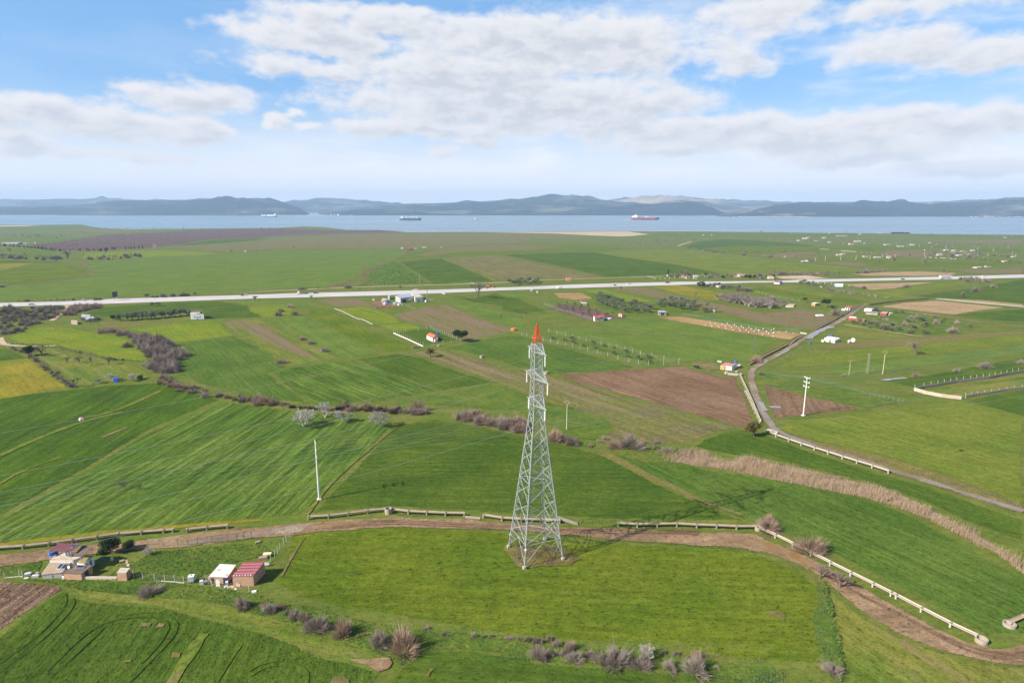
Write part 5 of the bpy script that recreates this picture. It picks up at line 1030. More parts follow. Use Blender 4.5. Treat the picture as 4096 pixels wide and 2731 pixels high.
def hedge(kinds,seq,gap,hr,width,label,group):
    c=ringpts(seq); kinds=kinds if isinstance(kinds,(list,tuple)) else [kinds]
    for i in range(len(c)-1):
        a,b=c[i],c[i+1]; L=(b-a).length; k=max(1,int(L/gap)); n=Vector((-(b-a).y,(b-a).x,0)).normalized()
        for j in range(k):
            p=a.lerp(b,(j+random.random()*.8)/k)+n*random.gauss(0,width*.5)
            plant(random.choice(kinds),p,random.uniform(*hr)*(.86 if CAT.get(kinds[0])=='bush' else 1),label,group)
def sample(seq,n):
    ring=ringpts(seq); tris=tessellate_polygon([[Vector((p.x,p.y,0)) for p in ring]]); A=[]
    for t in tris:
        a,b,c=[ring[i] for i in t]; A.append(abs((b.x-a.x)*(c.y-a.y)-(c.x-a.x)*(b.y-a.y))/2)
    A=np.array(A); ch=rng.choice(len(tris),n,p=A/A.sum()); u=np.sqrt(rng.random(n)); v=rng.random(n)
    P3=np.array([[tuple(ring[i]) for i in t] for t in tris])[ch]; q=P3[:,0]*(1-u)[:,None]+P3[:,1]*(u*(1-v))[:,None]+P3[:,2]*(u*v)[:,None]
    q[:,2]=np.interp(q[:,1],ZB,ZV); return q,A.sum()
def scatter(kinds,seq,n,hr,label,group):
    q,_=sample(seq,n)
    for p in q: plant(random.choice(kinds if isinstance(kinds,(list,tuple)) else [kinds]),Vector(p),random.uniform(*hr),label,group)
def rows(kind,seq,row,gap,gap2,hr,label,group,skip=.08):
    """trees set out in rows inside a plot"""
    ring=ringpts(seq); a,b=[at(*p) for p in pts(row)]; u=Vector((b.x-a.x,b.y-a.y)).normalized(); v=Vector((-u.y,u.x))
    us=[Vector((p.x,p.y)).dot(u) for p in ring]; vs=[Vector((p.x,p.y)).dot(v) for p in ring]
    poly=list(zip(us,vs)); y=min(vs)+gap2*.5
    while y<max(vs):
        x=min(us)+gap*.5
        while x<max(us):
            xx,yy=x+random.uniform(-.15,.15)*gap,y+random.uniform(-.12,.12)*gap2; ins=False
            for i in range(len(poly)):
                (x1,y1),(x2,y2)=poly[i],poly[i-1]
                if (y1>yy)!=(y2>yy) and xx<(x2-x1)*(yy-y1)/(y2-y1)+x1: ins=not ins
            if ins and random.random()>skip:
                w_=u*xx+v*yy; plant(kind,Vector((w_.x,w_.y,0)),random.uniform(*hr),label,group)
            x+=gap
        y+=gap2
# ---- brambles along the lower edge, left to right
for (k,r,x,y,h,l,wd) in (
 ('bramble','D0',1280,482,88,'mauve bramble bush between the brick hut and the tractor field',1.35),
 ('bramble','D0',2075,600,110,'grey bramble bush below the red roofed brick shed',1.15),
 ('bramble','D0',2310,632,75,'small grey bramble right of the one below the red shed',1.0),
 ('palebush','D1',130,628,70,'straw coloured tuft bush left of a small bramble',.8),
 ('bramble','D1',185,635,82,'bramble bush with straw at its foot on the slope below the sheds',1.1),
 ('bramble','D1',390,695,98,'pale grey bramble bush leaning over the headland path',1.0),
 ('bramble','D1',575,790,150,'large grey bramble bush with a white scrap at its foot',1.0),
 ('russet','D1',800,830,165,'russet upright bush between two grey brambles',.85),
 ('bramble','D1',1110,915,140,'spiky grey bramble bush touching the tall russet shrub',1.1),
 ('russet','D1',1315,975,255,'tall russet leafless shrub, the biggest along the lower hedge',.75),
 ('bramble','D2',345,1022,105,'mauve bramble dome left of the middle cluster',1.3),
 ('russet','D2',590,960,105,'upright russet twig bush behind the mauve domes',.8),
 ('bramble','D2',640,1055,105,'mauve bramble dome beside a smaller one',1.15),
 ('bramble','D2',765,1025,80,'smallest mauve bramble of the middle cluster',1.0),
 ('bramble','D2',900,1070,120,'mauve bramble dome merging with a bigger one',1.0),
 ('bramble','D2',1000,1082,172,'biggest mauve bramble dome of the lower hedge',1.05),
 ('bramble','D2',1205,1108,115,'mauve bramble dome in front of the white twigs',1.2),
 ('white','D2',1255,1040,130,'small white leafless sapling sticking out of the brambles',1.0),
 ('bramble','D2',1452,1125,92,'lone round mauve bramble dome with a pale stick',1.0),
 ('bramble','D2',1670,1150,165,'grey spiky bramble at the right end of the cluster',.95),
 ('russet','D2',1690,1020,60,'thin russet twigs behind the spiky bramble',1.2),
 ('bramble','D3',715,1160,100,'straggly bramble at the foot of the overgrown ditch fence',1.2),
 ('bare','D3',605,348,130,'leaning leafless shrub on the left edge of the dirt road',1.25),
 ('bare','D3',768,432,165,'dark leafless shrub leaning over the dirt road',1.2),
 ('russet','D3',520,130,165,'reddish bush growing through the long white channel',1.2),
 ('russet','C3',150,1015,110,'sprawling russet bush at the corner of the channel',1.5),
 ('russet','C2',2300,950,90,'low russet twigs at the left end of the corner bush',1.3),
 ('russet','C2',470,235,98,'russet bush at the creek right of the pylon',1.2),('scrub','C2',535,245,70,'dark low bush in the shade of the russet one',1.1),
 ('scrub','C2',625,272,75,'low grey bush on the creek bank',1.3),('russet','C2',985,300,80,'russet bush at the dry creek bed',1.3),('scrub','C2',1110,300,135,'bigger brown bush of the dry creek bed',1.2),
 ('bronze','C2',2170,208,150,'brown bush with golden lichen at the channel end',1.15)):
    put(k,r,x,y,h,l,wd)
# ---- white figs and single trees
for (k,r,x,y,h,l,wd) in (
 ('white','C1',460,120,165,'biggest white leafless tree at the top of the combed field',1.0),
 ('white','B1',642,1116,125,'white leafless tree standing highest at the creek',1.0),
 ('white','B1',818,1155,110,'smallest white leafless tree of the row',1.1),
 ('white','C1',1122,125,150,'white leafless tree at the end of the crop rows',.75),
 ('bare','C0',1070,655,82,'dead tree standing in the combed crop',1.3),('bare','C0',1200,658,58,'small dead tree right of another in the combed crop',1.1),
 ('dark','D0',945,130,150,'dark evergreen tree beside the farmhouse yard',1.05),('dark','D0',1100,112,92,'smaller evergreen tree right of the dark one at the yard',1.1),
 ('white','D0',1275,150,65,'little white leafless tree at the yard corner',1.2),('shrub','D0',880,130,70,'olive green shrub under the dark evergreen',1.0),
 ('bare','B1',1950,92,140,'large leafless tree below the highway',1.1),
 ('bronze','B1',1545,596,90,'bronze leaved tree in front of the fenced cottage',1.0),
 ('pine','B1',1788,462,95,'dark umbrella pine beside the cottage fence',1.35),
 ('bare','B1',45,116,45,'leafless tree under the highway at the brown plots',1.2),('bare','B1',527,103,38,'small bare tree at the head of the pipe channel',1.0),
 ('scrub','B1',243,240,46,'leafless round bush left in the small bright plot',1.1),('scrub','B1',388,234,46,'leafless round bush right in the small bright plot',1.1),('scrub','B1',265,210,38,'smaller bush behind the left round one',1.0),('bramble','B1',345,172,34,'low twiggy bush at the top of the bright plot',1.6),
 ('bramble','B1',455,447,34,'first mauve bush on the worn strip from the top',1.6),('bramble','B1',525,482,40,'second mauve bush on the worn strip from the top',1.4),('bramble','B1',636,547,42,'third mauve bush on the worn strip from the top',1.2),('bramble','B1',272,648,52,'mauve bush at the foot of the half bare strip',1.3),
 ('bare','B1',2142,266,44,'small leafless tree under the dark lattice pole',1.1),('bare','B2',222,242,32,'small leafless tree left of the bare orchard',1.1),('bramble','B1',1420,515,28,'bush at the lower corner of the cottage fence',1.8),
 ('dark','B0',250,585,90,'dark evergreen at the left end of the dry orchard',1.0),('bare','B0',360,585,105,'big leafless tree beside the dark evergreen',1.2),('bare','B0',575,640,52,'leafless orchard tree, second from the big one',1.3),('bare','B0',680,642,62,'leafless orchard tree with round crown',1.3),('bare','B0',782,665,82,'slim leafless tree in the dry orchard',.7),('bare','B0',932,662,72,'forked leafless tree at the field edge of the orchard',.9),('bare','B0',650,855,90,'leafless tree at the lower corner of the dry orchard',1.1),
 ('white','B0',975,800,65,'white leafless tree above the blue tarpaulin',1.4),('white','B0',1128,795,65,'white leafless tree right of the blue tarpaulin',1.1),('white','B0',845,820,50,'white leafless tree left of the blue tarpaulin',1.3),('shrub','B0',1200,785,48,'olive green shrub at the orchard corner',1.0),('white','B0',1260,690,60,'pale bare tree against the creek hedge',1.1),
 ('bare','B3',1415,577,108,'round leafless tree alone in the light green strips',1.2),('scrub','B3',2020,692,58,'dark round bush on the path between green strips',1.3),('russet','B3',1425,770,48,'little russet sapling by the grey pool',.8),('bramble','B3',1775,725,34,'twiggy bush on the upper field path',1.5),('bramble','B3',2330,655,42,'twiggy bush at the right picture edge',1.2),('bramble','B3',805,760,24,'low bush beside the thin grey pole',1.4),
 ('bare','B3',1830,86,52,'leafless tree in the large green field at the right',1.0),('scrub','B3',1940,36,44,'dark bush above the leafless tree in the green field',1.2),('bare','A2',1670,940,50,'leafless tree in the yellow green field',.9),('bare','A2',1035,884,46,'leafless tree at the left end of the grey brown field',.8),
 ('bare','A2',1770,1035,52,'tall grey tree behind the two olives',.8),('olive','A2',1755,1065,45,'olive tree left of a pair by the grey brown field',1.2),('olive','A2',1790,1070,38,'olive tree right of a pair by the grey brown field',1.2),('bare','A2',1845,1068,60,'leafless tree right of the two olives',1.0),
 ('pine','A3',655,1028,72,'tall pine by the orange brick hut',1.05),('pine','A3',470,980,34,'small round pine left of the brick hut',1.1),('dark','A3',708,1045,36,'dark slim tree right of the tall pine',.8),('scrub','A3',740,1095,58,'big mauve bush left of the long dark ditch',1.5),
 ('bare','B3',1145,368,62,'brown leafless tree among the small olives',1.2),('bare','B3',1590,290,55,'pale blossoming bare tree in the olive plot',1.4),('bramble','B3',1740,388,52,'grey bush at the lower edge of the olive plot',1.6),('olive','B3',1470,290,44,'olive tree at the top of the scattered plot',1.2),
 ('russet','B3',55,640,62,'orange brown bush where the long ditch meets the track',1.5),('scrub','B3',95,750,40,'grey bush at the bend of the track',1.0),('shrub','B2',1680,690,34,'dark shrub in the yard left of the low cottage',1.0),
 ('bare','A1',1285,875,38,'leafless round tree on the highway bank',1.1),('scrub','A1',845,858,30,'dark bush beside the service path',1.6),('scrub','A1',450,873,24,'wide low bush beside the service path',2.4),('bare','A1',940,888,28,'bare tree in front of the service path',1.0),('bare','A1',583,868,22,'bare sapling at the end of the dark ditch',1.0),
 ('bare','A1',375,528,26,'lone tree in the vast field beyond the highway',1.2),('bare','A0',1975,556,22,'lone tree on the far field path',1.4),('bare','A0',585,608,62,'largest leafless tree on the far left plain',1.3),('bare','A0',480,632,44,'leafless tree left of the largest one on the far plain',1.2),('bare','A0',905,568,26,'round bare tree in front of the cypress row',1.2),('bare','A0',90,552,34,'bare tree at the far left hedges',1.3),
 ('bare','A0',715,590,28,'pair of thin trees right of the largest far tree',1.0),('palebush','A0',1325,525,52,'pale poplar clump at the end of the cypress row',.8),('scrub','A0',20,852,18,'dark bush at the left picture edge beyond the highway',2.0),('bare','A0',2180,970,42,'leaning bare tree below the highway beside two cars',1.2),
 ('bare','A3',1495,672,66,'biggest dark tree of the far right plain',1.3),('bare','A3',1230,650,52,'leafless tree left of the biggest one on the far right plain',1.2),('bare','A3',1362,606,44,'brown tree above the biggest one on the far plain',.9),('bare','A3',1660,735,42,'brown tree on the tan strip above the highway',1.0),('bare','A3',375,556,28,'round tree on the dark green far field',1.3),('bare','A3',283,568,32,'round tree left of its twin on the dark green far field',1.2),('bare','A3',393,606,36,'tree at the edge of the long light field',1.2),('bare','A3',582,580,26,'round tree above the white poles',1.4),('bare','A3',2228,560,46,'tree at the right edge of the far plain',1.1),('bare','A3',1102,656,42,'slim bare tree left of the leafless ones',.8),('bare','A2',2100,560,34,'round tree in the far green band',1.4),('bare','A2',2205,556,22,'small round tree right of another in the far green band',1.3),
 ('bare','A2',2237,390,20,'round tree on the shore in front of the red tanker',1.2),('bare','A3',98,392,20,'round shore tree at the water edge',1.2),('bare','A3',822,394,18,'low round shore tree left of the green thicket',1.4),
 ('cypress','A2',1437,755,55,'pale cypress shaped poplar by the roadside houses',.8),('bare','A2',1600,762,62,'bare tree over the white roadside house',1.0),('scrub','A3',1345,858,34,'dark bush on the tan strip below the highway',1.5),('scrub','A3',975,868,28,'bush at the edge of the tan strip below the highway',1.6),('bare','A3',1826,945,50,'leafless tree in the sloping green field',1.0),('scrub','A3',1940,893,40,'dark bush on the sloping green field',1.2),('bramble','A3',2090,860,30,'grey bush upslope in the green field',1.4)):
    put(k,r,x,y,h,l,wd)
# ---- hedgerows
hedge(['bramble','bramble','russet'],['B0',(830,380),(960,385),(1080,410),(1180,440),(1270,480)],2.6,(2.6,4.2),5,'leafless bush of the hedgerow above the creek loop','bushes along the creek loop')
hedge(['bramble','scrub','bramble'],['B0',(1230,440),(1330,500),(1400,570),(1420,660),(1390,740)],1.1,(3.6,5.6),7.5,'leafless grey bush in the thick creek thicket','bushes of the creek thicket')
hedge(['bramble','russet','scrub'],['B0',(1370,775),(1480,830),(1640,880),(1800,915),(2000,950),(2200,985),(2340,1000)],1.7,(1.6,3.2),3,'leafless bush along the creek below the round meadow','bushes along the lower creek')
hedge(['russet','scrub'],['B1',(0,955),(160,990),(280,1010)],1.7,(1.8,3.4),2.5,'bush at the creek before the dark bramble belt','bushes along the lower creek')
m_dk=vmat('wine_dark_twigs',(.085,.050,.045)); 
LIB['wine']=[(None,bush_mesh('wine',1000,m_dk,.7,.017,.2)) for _ in range(3)]; NAME['wine']='bramble_bush'; CAT['wine']='bush'
hedge('wine',['B1',(290,1020),(450,1035),(620,1040),(740,1055)],1.2,(1.2,1.9),1.5,'wine dark bramble in the belt behind the white trees','wine dark brambles behind the white trees')
hedge(['russet','scrub','wine','bramble'],['B1',(720,1045),(900,1050),(1050,1050),(1250,1070),(1400,1080),(1530,1090)],1.3,(1.6,3.4),2.5,'brown bush in the belt right of the white trees','brown bushes right of the white trees')
put('russet','B1',1435,1055,110,'tallest russet bush of the creek belt',.9); put('russet','B1',1000,1050,85,'tall grey russet bush in the middle of the creek belt',.8)
hedge(['russet','russet','bramble'],['C1',(1830,40),(1950,75),(2100,105),(2250,140),(2352,165),'C2',(90,100),(190,130)],1.1,(2.6,4.4),3.2,'red brown bush of the thick hedge left of the pylon','red brown bushes left of the pylon')
hedge(['scrub','russet','bramble'],['C2',(560,275),(750,280),(900,270),(1000,262),(1150,290),(1230,300)],2.6,(1.0,2.2),3,'low brown bush on the dry creek bed','low bushes of the dry creek')
hedge(['scrub','bramble'],['C2',(1300,270),(1420,330),(1500,380),(1650,340),(1780,400)],2.2,(1.0,2.0),3.5,'low twiggy bush where the reeds begin','low bushes at the head of the reeds')
hedge(['bramble','scrub'],['B0',(60,482),(280,492),(500,515),(740,575),(900,605),(1100,632),(1270,640)],2.2,(.8,1.6),1.2,'low dry bush between the meadow and the dry orchard','low bushes along the meadow edge')
hedge(['bramble','scrub'],['B0',(100,520),(200,555),(300,615),(400,690),(500,765),(600,845),(660,860)],1.6,(.9,1.9),1.0,'low grey bush between the yellow field and the orchard','low bushes along the yellow field')
scatter(['scrub','bramble','scrub'],['B0',(0,175),(350,170),(560,180),(530,230),(440,270),(250,330),(190,400),(0,412)],150,(1.5,3.4),'low leafless bush of the scrub below the highway','bushes of the roadside scrub')
scatter(['bramble','bramble','russet'],['B0',(530,240),(600,180),(700,160),(850,165),(830,185),(700,200),(620,240)],60,(2.2,3.6),'grey bush of the dense clump by the sandy path','bushes of the clump by the path')
scatter(['thicket','bramble'],['B0',(680,280),(830,260),(860,300),(760,310)],12,(2,3.2),'bare shrub around the grey sheds','bare shrubs around the grey sheds')
hedge(['scrub','bramble'],['A0',(150,972),(280,975),(400,968),(700,965)],3.2,(1.6,3.2),2.5,'leafless bush on the far side of the highway','bushes beyond the highway')
hedge(['scrub'],['A0',(800,965),(880,962)],3.0,(2.5,4.0),2.5,'darker bush standing past the left end of the highway bushes','bushes beyond the highway')
hedge(['olive','scrub'],['A0',(1235,945),(1480,938),(1560,930),(1680,918)],3.4,(2.2,4.0),3,'grey green bush between the highway and the service path','grey green bushes by the service path')
hedge(['scrub','bramble'],['D2',(200,880),(480,900),(560,930)],1.2,(.8,1.6),.8,'thin dry bush at the edge of the pylon field','thin bushes at the pylon field edge')
hedge(['scrub','bramble'],['D1',(1500,790),(1700,830),(1950,850),(2352,880),'D2',(0,860)],1.8,(.5,1.1),.5,'low dry bush on the old fence line','dry bushes of the old fence line')
hedge(['bramble','scrub'],['D2',(1400,980),(1600,1020),(1800,1030)],1.4,(.7,1.3),.6,'low dry bush behind the last bramble domes','low bushes behind the bramble domes')
hedge(['bramble','scrub','bramble','russet'],['D2',(250,990),(480,1010),(640,1040),(860,1070),(1150,1090),(1300,1085)],1.5,(.9,1.9),1.6,'small bramble filling the gaps between the mauve domes','small brambles between the mauve domes')
hedge(['bramble','scrub'],['D2',(1550,1080),(1750,1110),(1900,1120)],1.6,(.8,1.5),1.2,'small bramble beside the spiky one at the right end','small brambles at the right end')
hedge(['bramble','russet','scrub'],['D1',(60,600),(300,660),(480,720),(700,800),(950,870),(1200,930)],2.0,(.7,1.6),1.6,'small bramble on the slope between the larger ones','small brambles on the slope')
# ---- evergreen row, groves and orchards
hedge('cypress',['A0',(10,500),(200,512),(330,522),(450,538),(560,545),(700,540),(860,545),(1000,528)],8,(4,7),6,'dark evergreen in the windbreak of the far orchard','evergreens of the far windbreak')
hedge('cypress',['A0',(1070,528),(1130,524),(1240,522)],7,(6,9),2,'taller dark evergreen at the pale poplar end of the windbreak','evergreens of the far windbreak')
hedge('olive',['B0',(1010,292),(1200,275),(1400,258),(1580,245),(1620,235)],2.7,(5.0,6.6),3.5,'grey olive tree in the row left of the square white house','olive trees left of the square white house')
hedge('olive',['B0',(1250,165),(1340,160),(1390,155)],4,(3.5,4.6),2,'small olive tree just below the highway','olive trees just below the highway')
put('dark','B0',970,278,42,'dark round shrub at the left end of the olive row',1.2)
rows('olive',['A2',(800,920),(930,940),(1150,995),(1300,1020),(1300,1070),(1150,1085),(1000,1060),(850,1010)],['A2',(850,930),(1250,1060)],7.0,8.5,(3.8,5.0),'grey olive tree in the grove right of the bare orchard','olive trees of the middle grove')
rows('olive',['A2',(1330,985),(1490,970),(1680,1015),(1640,1060),(1500,1040),(1330,1030)],['A2',(1350,990),(1650,1050)],8.0,9.5,(5.0,6.2),'round olive tree in the grove behind the open pavilion','olive trees behind the pavilion')
rows('youngolive',['A2',(420,1005),(580,985),(700,1010),(1000,1080),(760,1120),(560,1060)],['A2',(430,1015),(900,1095)],8.0,8.0,(1.6,2.4),'young olive on the bare orchard floor','young olives of the bare orchard')
rows('olive',['A2',(50,812),(180,795),(350,808),(330,832),(110,838)],['A2',(60,815),(340,820)],9,9,(4.0,5.4),'olive tree of the small grove on the highway bank','olive trees on the highway bank')
rows('youngolive',['B2',(400,405),(800,470),(1400,640),(1280,655),(700,520),(420,440)],['B2',(420,420),(1350,650)],8,8,(1.8,2.6),'young olive inside the long white post fence','young olives inside the post fence')
rows('olive',['B3',(855,305),(900,290),(1100,330),(1400,370),(1540,395),(1400,412),(1150,375),(900,325)],['B3',(870,310),(1500,400)],7,7,(2.4,3.4),'small olive tree in front of the red barn','small olives in front of the red barn')
scatter(['olive','bare','bramble'],['B3',(1000,300),(1150,220),(1350,215),(1650,260),(1950,345),(1600,370),(1300,340)],34,(1.8,3.4),'small tree scattered over the weedy plot behind the olives','small trees on the weedy plot')
rows('olive',['A3',(385,815),(460,812),(640,850),(600,860),(450,838)],['A3',(390,820),(620,855)],7,8,(3.4,4.6),'olive tree between the red shed and the white warehouse','olive trees beside the warehouse')
hedge('thicket',['A3',(640,870),(780,895),(900,915),(1050,940),(1180,955)],6,(3.0,4.2),1.5,'small pale leafless tree in the row across the slope','pale trees in the row across the slope')
hedge('thicket',['A3',(650,880),(760,905),(880,925)],7,(2.6,3.6),1.2,'small pale tree of the short second row on the slope','pale trees in the row across the slope')
scatter('thicket',['A2',(1820,955),(1900,945),(2100,960),(2352,985),'A3',(150,975),(330,1005),(300,1020),'A2',(2352,1040),(2150,1025),(1950,985)],70,(4.5,6.5),'whitish leafless tree of the dense pale thicket','pale leafless trees of the thicket')
scatter(['olive','scrub','bramble','dark'],['A2',(1640,828),(1800,830),(2000,850),(2160,885),(2100,895),(1900,870),(1700,848)],46,(2.0,4.0),'small tree in the garden strip below the roadside houses','small trees of the roadside gardens')
scatter(['scrub','bramble','bare','dark'],['A2',(1420,755),(1480,748),(1800,755),(2352,752),(2352,770),(1900,780),(1500,775)],60,(2.0,4.5),'tree or bush among the roadside houses beyond the highway','plants among the roadside houses')
hedge('dark',['A2',(2090,775),(2190,778)],2.5,(3.2,4.2),1,'dark clipped hedge tree between the roadside houses','dark hedge trees by the roadside houses')
scatter(['scrub','bare','bramble'],['A3',(0,745),(300,738),(700,735),(820,745),(650,755),(250,755)],55,(2,4.5),'leafless bush on the bank above the spoil heaps','bushes above the spoil heaps')
scatter(['scrub','bramble'],['A3',(1780,785),(1900,780),(2060,800),(2050,822),(1950,820),(1850,808)],30,(2,4),'bush of the dark clump under the highway at the right','bushes under the highway at the right')
scatter(['scrub','bramble'],['A3',(850,745),(1150,712),(1200,718),(1000,735)],26,(2.5,4.5),'bush on the bank above the tan strip','bushes above the tan strip')
for (q,n,l,gname) in ((['A2',(1000,462),(1200,470),(1350,440),(1500,450),(1400,495),(1250,492),(1080,480)],60,'brown bush of the wet hollow near the shore','bushes of the shore hollow'),
  (['A2',(1560,520),(1700,545),(2000,575),(2352,612),(2352,600),(2000,565),(1700,530)],45,'bush along the hedge of the far green fields','bushes of the far hedge'),
  (['A2',(1450,430),(1900,425),(2352,440),(2352,450),(1900,440),(1700,450),(1500,490)],50,'bush along the farm track near the shore','bushes of the far farm track'),
  (['A3',(0,430),(400,440),(700,470),(650,480),(300,465),(0,440)],50,'bush among the far white cottages','bushes among the far cottages'),
  (['A3',(750,420),(1100,430),(1500,470),(1600,490),(1100,490),(780,500)],70,'brown bush in the hedges behind the white poles','bushes behind the white poles'),
  (['A3',(1450,545),(1700,540),(2000,570),(2300,600),(2200,620),(1800,600),(1500,590)],80,'grey bush among the clutter of far white huts','bushes among the far huts'),
  (['A3',(1500,480),(1900,480),(2352,510),(2352,530),(1900,520),(1550,510)],45,'bush on the far plain at the right','bushes on the far right plain'),
  (['A3',(1440,398),(1800,404),(2352,412),(2352,430),(1900,420),(1500,412)],40,'bush in the tree belt along the far shore','bushes of the shore belt'),
  (['A0',(0,395),(500,405),(700,420),(400,440),(100,418)],60,'bush of the dark belt on the far left plain','bushes of the far left belt'),
  (['A0',(0,575),(200,580),(560,600),(650,620),(400,625),(0,615)],55,'bush in the hedges around the largest far tree','bushes around the largest far tree'),
  (['A0',(700,625),(1000,615),(1240,592),(1150,580),(850,600)],40,'bush of the hedge before the vast pale field','bushes before the vast field'),
  (['A0',(650,375),(830,378),(830,395),(690,395)],14,'dark bush above the bare orchard','bushes above the bare orchard')):
    scatter(['scrub','bramble','bare','scrub'],q,n,(2.6,6.0),l,gname)
hedge(['bare','scrub'],['A0',(900,358),(1250,352),(1500,360),(1700,358),(2000,360),(2200,350),(2352,345)],34,(5,9),6,'tree standing along the far shore behind the orchard','trees along the far shore')
hedge('dark',['A3',(1210,398),(1370,400)],3.5,(6,8),5,'evergreen of the clipped thicket on the far shore','evergreens of the shore thicket')
hedge('youngolive',['A3',(1500,610),(1700,615),(2000,630),(2352,655)],7,(3,4.5),6,'grey olive of the far right orchard strip','olives of the far right orchard')
hedge('thicket',['A3',(940,560),(1100,575),(1300,585)],9,(3.5,5),3,'pale bare tree of the far orchard row','pale trees of the far orchard row')
# the bushes that show largest one by one, the small far rest of each kind as one mass
for nm,cnt in (('scrub_bush',285),('bramble_bush',255),('bare_bush',250),('green_shrub',200)):
    L=sorted([b for b in BUSH if NAME[b[0]]==nm],key=lambda b:-b[2]/max(50,b[1].y))
    for k,p,h,l,gp,wd in L[:cnt]: plant(k,p,h,l,gp,None,wd,True)
    R=L[cnt:]; V=[]
    if not R: continue
    for k,p,h,l,gp,wd in R:
        n=70; d=unit(rng.normal(size=(n,3))); d[:,2]=np.abs(d[:,2]); t_=d*np.array([.68,.68,.95])*(rng.random((n,1))**.35)*h*wd; b_=t_*rng.uniform(.4,.8,(n,1)); o_=np.array([p.x,p.y,zt(p.y)+.05]); V.append(blades(b_+o_,t_+o_,rng.uniform(.6,1.4,n)*.10*h))
    V=np.concatenate(V); tag(link_(bpy.data.objects.new('far_'+nm.split('_')[0]+'_thickets',np_mesh('far_thickets',V,len(V),{'scrub_bush':m_scr,'bramble_bush':m_bram}.get(nm,m_rus)))),'far leafless thickets scattered over the plain beyond the highway',kind='stuff')
# ---- ground cover nobody could count
def tufts(name,seqs,dens,size,mt,label,flat=.9,lift=0.0):
    V=[]
    for s in seqs:
        _,A=sample(s,4); q,_=sample(s,max(4,int(A*dens))); k=len(q)
        keep=np.array([mnoise.noise(Vector((x*.22,y*.22,1.7)))+(.8 if flat>.5 else 2)>rng.random()*.9 for x,y,_ in q]); q=q[keep]; k=len(q)
        for _ in range(3):
            n=unit(np.stack([rng.normal(size=k)*flat,rng.normal(size=k)*flat,np.ones(k)],1)); a=unit(np.cross(n,rng.normal(size=(k,3)))); b=np.cross(n,a); sz=(size*rng.uniform(.5,1.4,k)).reshape(-1,1)
            p=q+np.stack([rng.normal(size=k)*size*.6,rng.normal(size=k)*size*.6,size*rng.uniform(.3,1.1,k)+.05+lift*rng.random(k)],1); V.append(np.stack([p-a*sz-b*sz*.5,p+a*sz-b*sz*.5,p+a*sz*.7+b*sz*.6,p-a*sz*.7+b*sz*.6],1))
    V=np.concatenate(V); o=bpy.data.objects.new(name,np_mesh(name,V,len(V),mt)); link(o); return tag(o,label,kind='stuff')
def standing(name,seqs,dens,hr,wid,mt,label,lean=(.25,.1)):
    V=[]
    for s in seqs:
        _,A=sample(s,4); q,_=sample(s,max(4,int(A*dens))); keep=np.array([mnoise.noise(Vector((x*.25,y*.25,5.1)))+.5>rng.random()*.9 for x,y,_ in q]); q=q[keep]; k=len(q)
        h=rng.uniform(hr[0],hr[1],k)*np.array([1+.35*mnoise.noise(Vector((x*.4,y*.4,8))) for x,y,_ in q]); tip=q+np.stack([h*(lean[0]+rng.normal(size=k)*.22),h*(lean[1]+rng.normal(size=k)*.22),h],1); V.append(blades(q,tip,wid*rng.uniform(.6,1.5,k)))
    V=np.concatenate(V); o=bpy.data.objects.new(name,np_mesh(name,V,len(V),mt)); link(o); return tag(o,label,kind='stuff')
weedA=['D0',(150,355),(560,360),(1000,375),(1500,390),(1900,440),(2200,480),(2352,560),(2352,680),(1750,535),(1200,495),(700,450),(480,395)]
weedB=['H1',(1080,930),(1300,880),(1700,960),(2352,960),(2352,1100),(1600,1060)]
weedC=['D0',(830,360),(1110,240),(1300,120),(1700,90),(2000,60),(2250,60),(2330,130),(2000,220),(1800,300),(1650,370),(1300,370)]
weedD=['D1',(0,600),(200,560),(420,570),(700,640),(1000,720),(1450,780),(2352,870),(2352,1005),(1800,955),(1500,955),(1280,1090),(1215,1050),(1000,950),(500,780),(0,640)]
weedE=['D2',(0,900),(500,930),(900,960),(1300,1000),(1700,1040),(2352,1110),(2352,1235),(1700,1160),(1100,1100),(600,1075),(0,1030)]
weedF=['D3',(570,370),(630,430),(690,640),(740,820),(780,1000),(795,1240),(700,1240),(620,1000),(540,800),(540,640),(590,560)]
weedG=['D0',(0,250),(200,240),(360,200),(340,330),(0,330)]
for q_ in (weedA,weedC,weedD,weedE,weedF,weedG): sheet('slope',ringpts(q_),style('weedy',0),2,'weedy green slope',soft=.5)
tufts('weeds',[weedA,weedC,weedG,['D2',(1600,1100),(2352,1130),(2352,1240),(1900,1240)]],13,.105,m_weed,'leafy green weeds covering the slope around the sheds')
tufts('weeds',[weedD,weedE,weedF,['C1',(1200,860),(1800,870),(1850,890),(1300,885)],['D2',(1000,30),(1700,40),(2300,110),(2300,140),(1500,70)]],11,.10,m_weed,'leafy weeds between the brambles and along the overgrown fence')
tufts('weeds',[['D2',(0,980),(300,1040),(0,1050)],['D2',(850,1090),(1500,1130),(1900,1170),(2352,1180),(2352,1240),(1800,1200)],['D3',(0,1120),(300,1160),(300,1240),(0,1240)],weedF,['D1',(1200,960),(1400,1000),(1290,1100)]],8,.11,m_weed2,'grey green thistle weeds at the lower edge')
tufts('weeds',[['C2',(300,130),(900,262),(1300,275),(1640,290),(1500,330),(1000,320),(600,275),(400,240)],['C2',(880,320),(1060,345),(1200,360),(1050,370)]],.9,.2,m_weed,'green weeds on the banks of the dry creek')
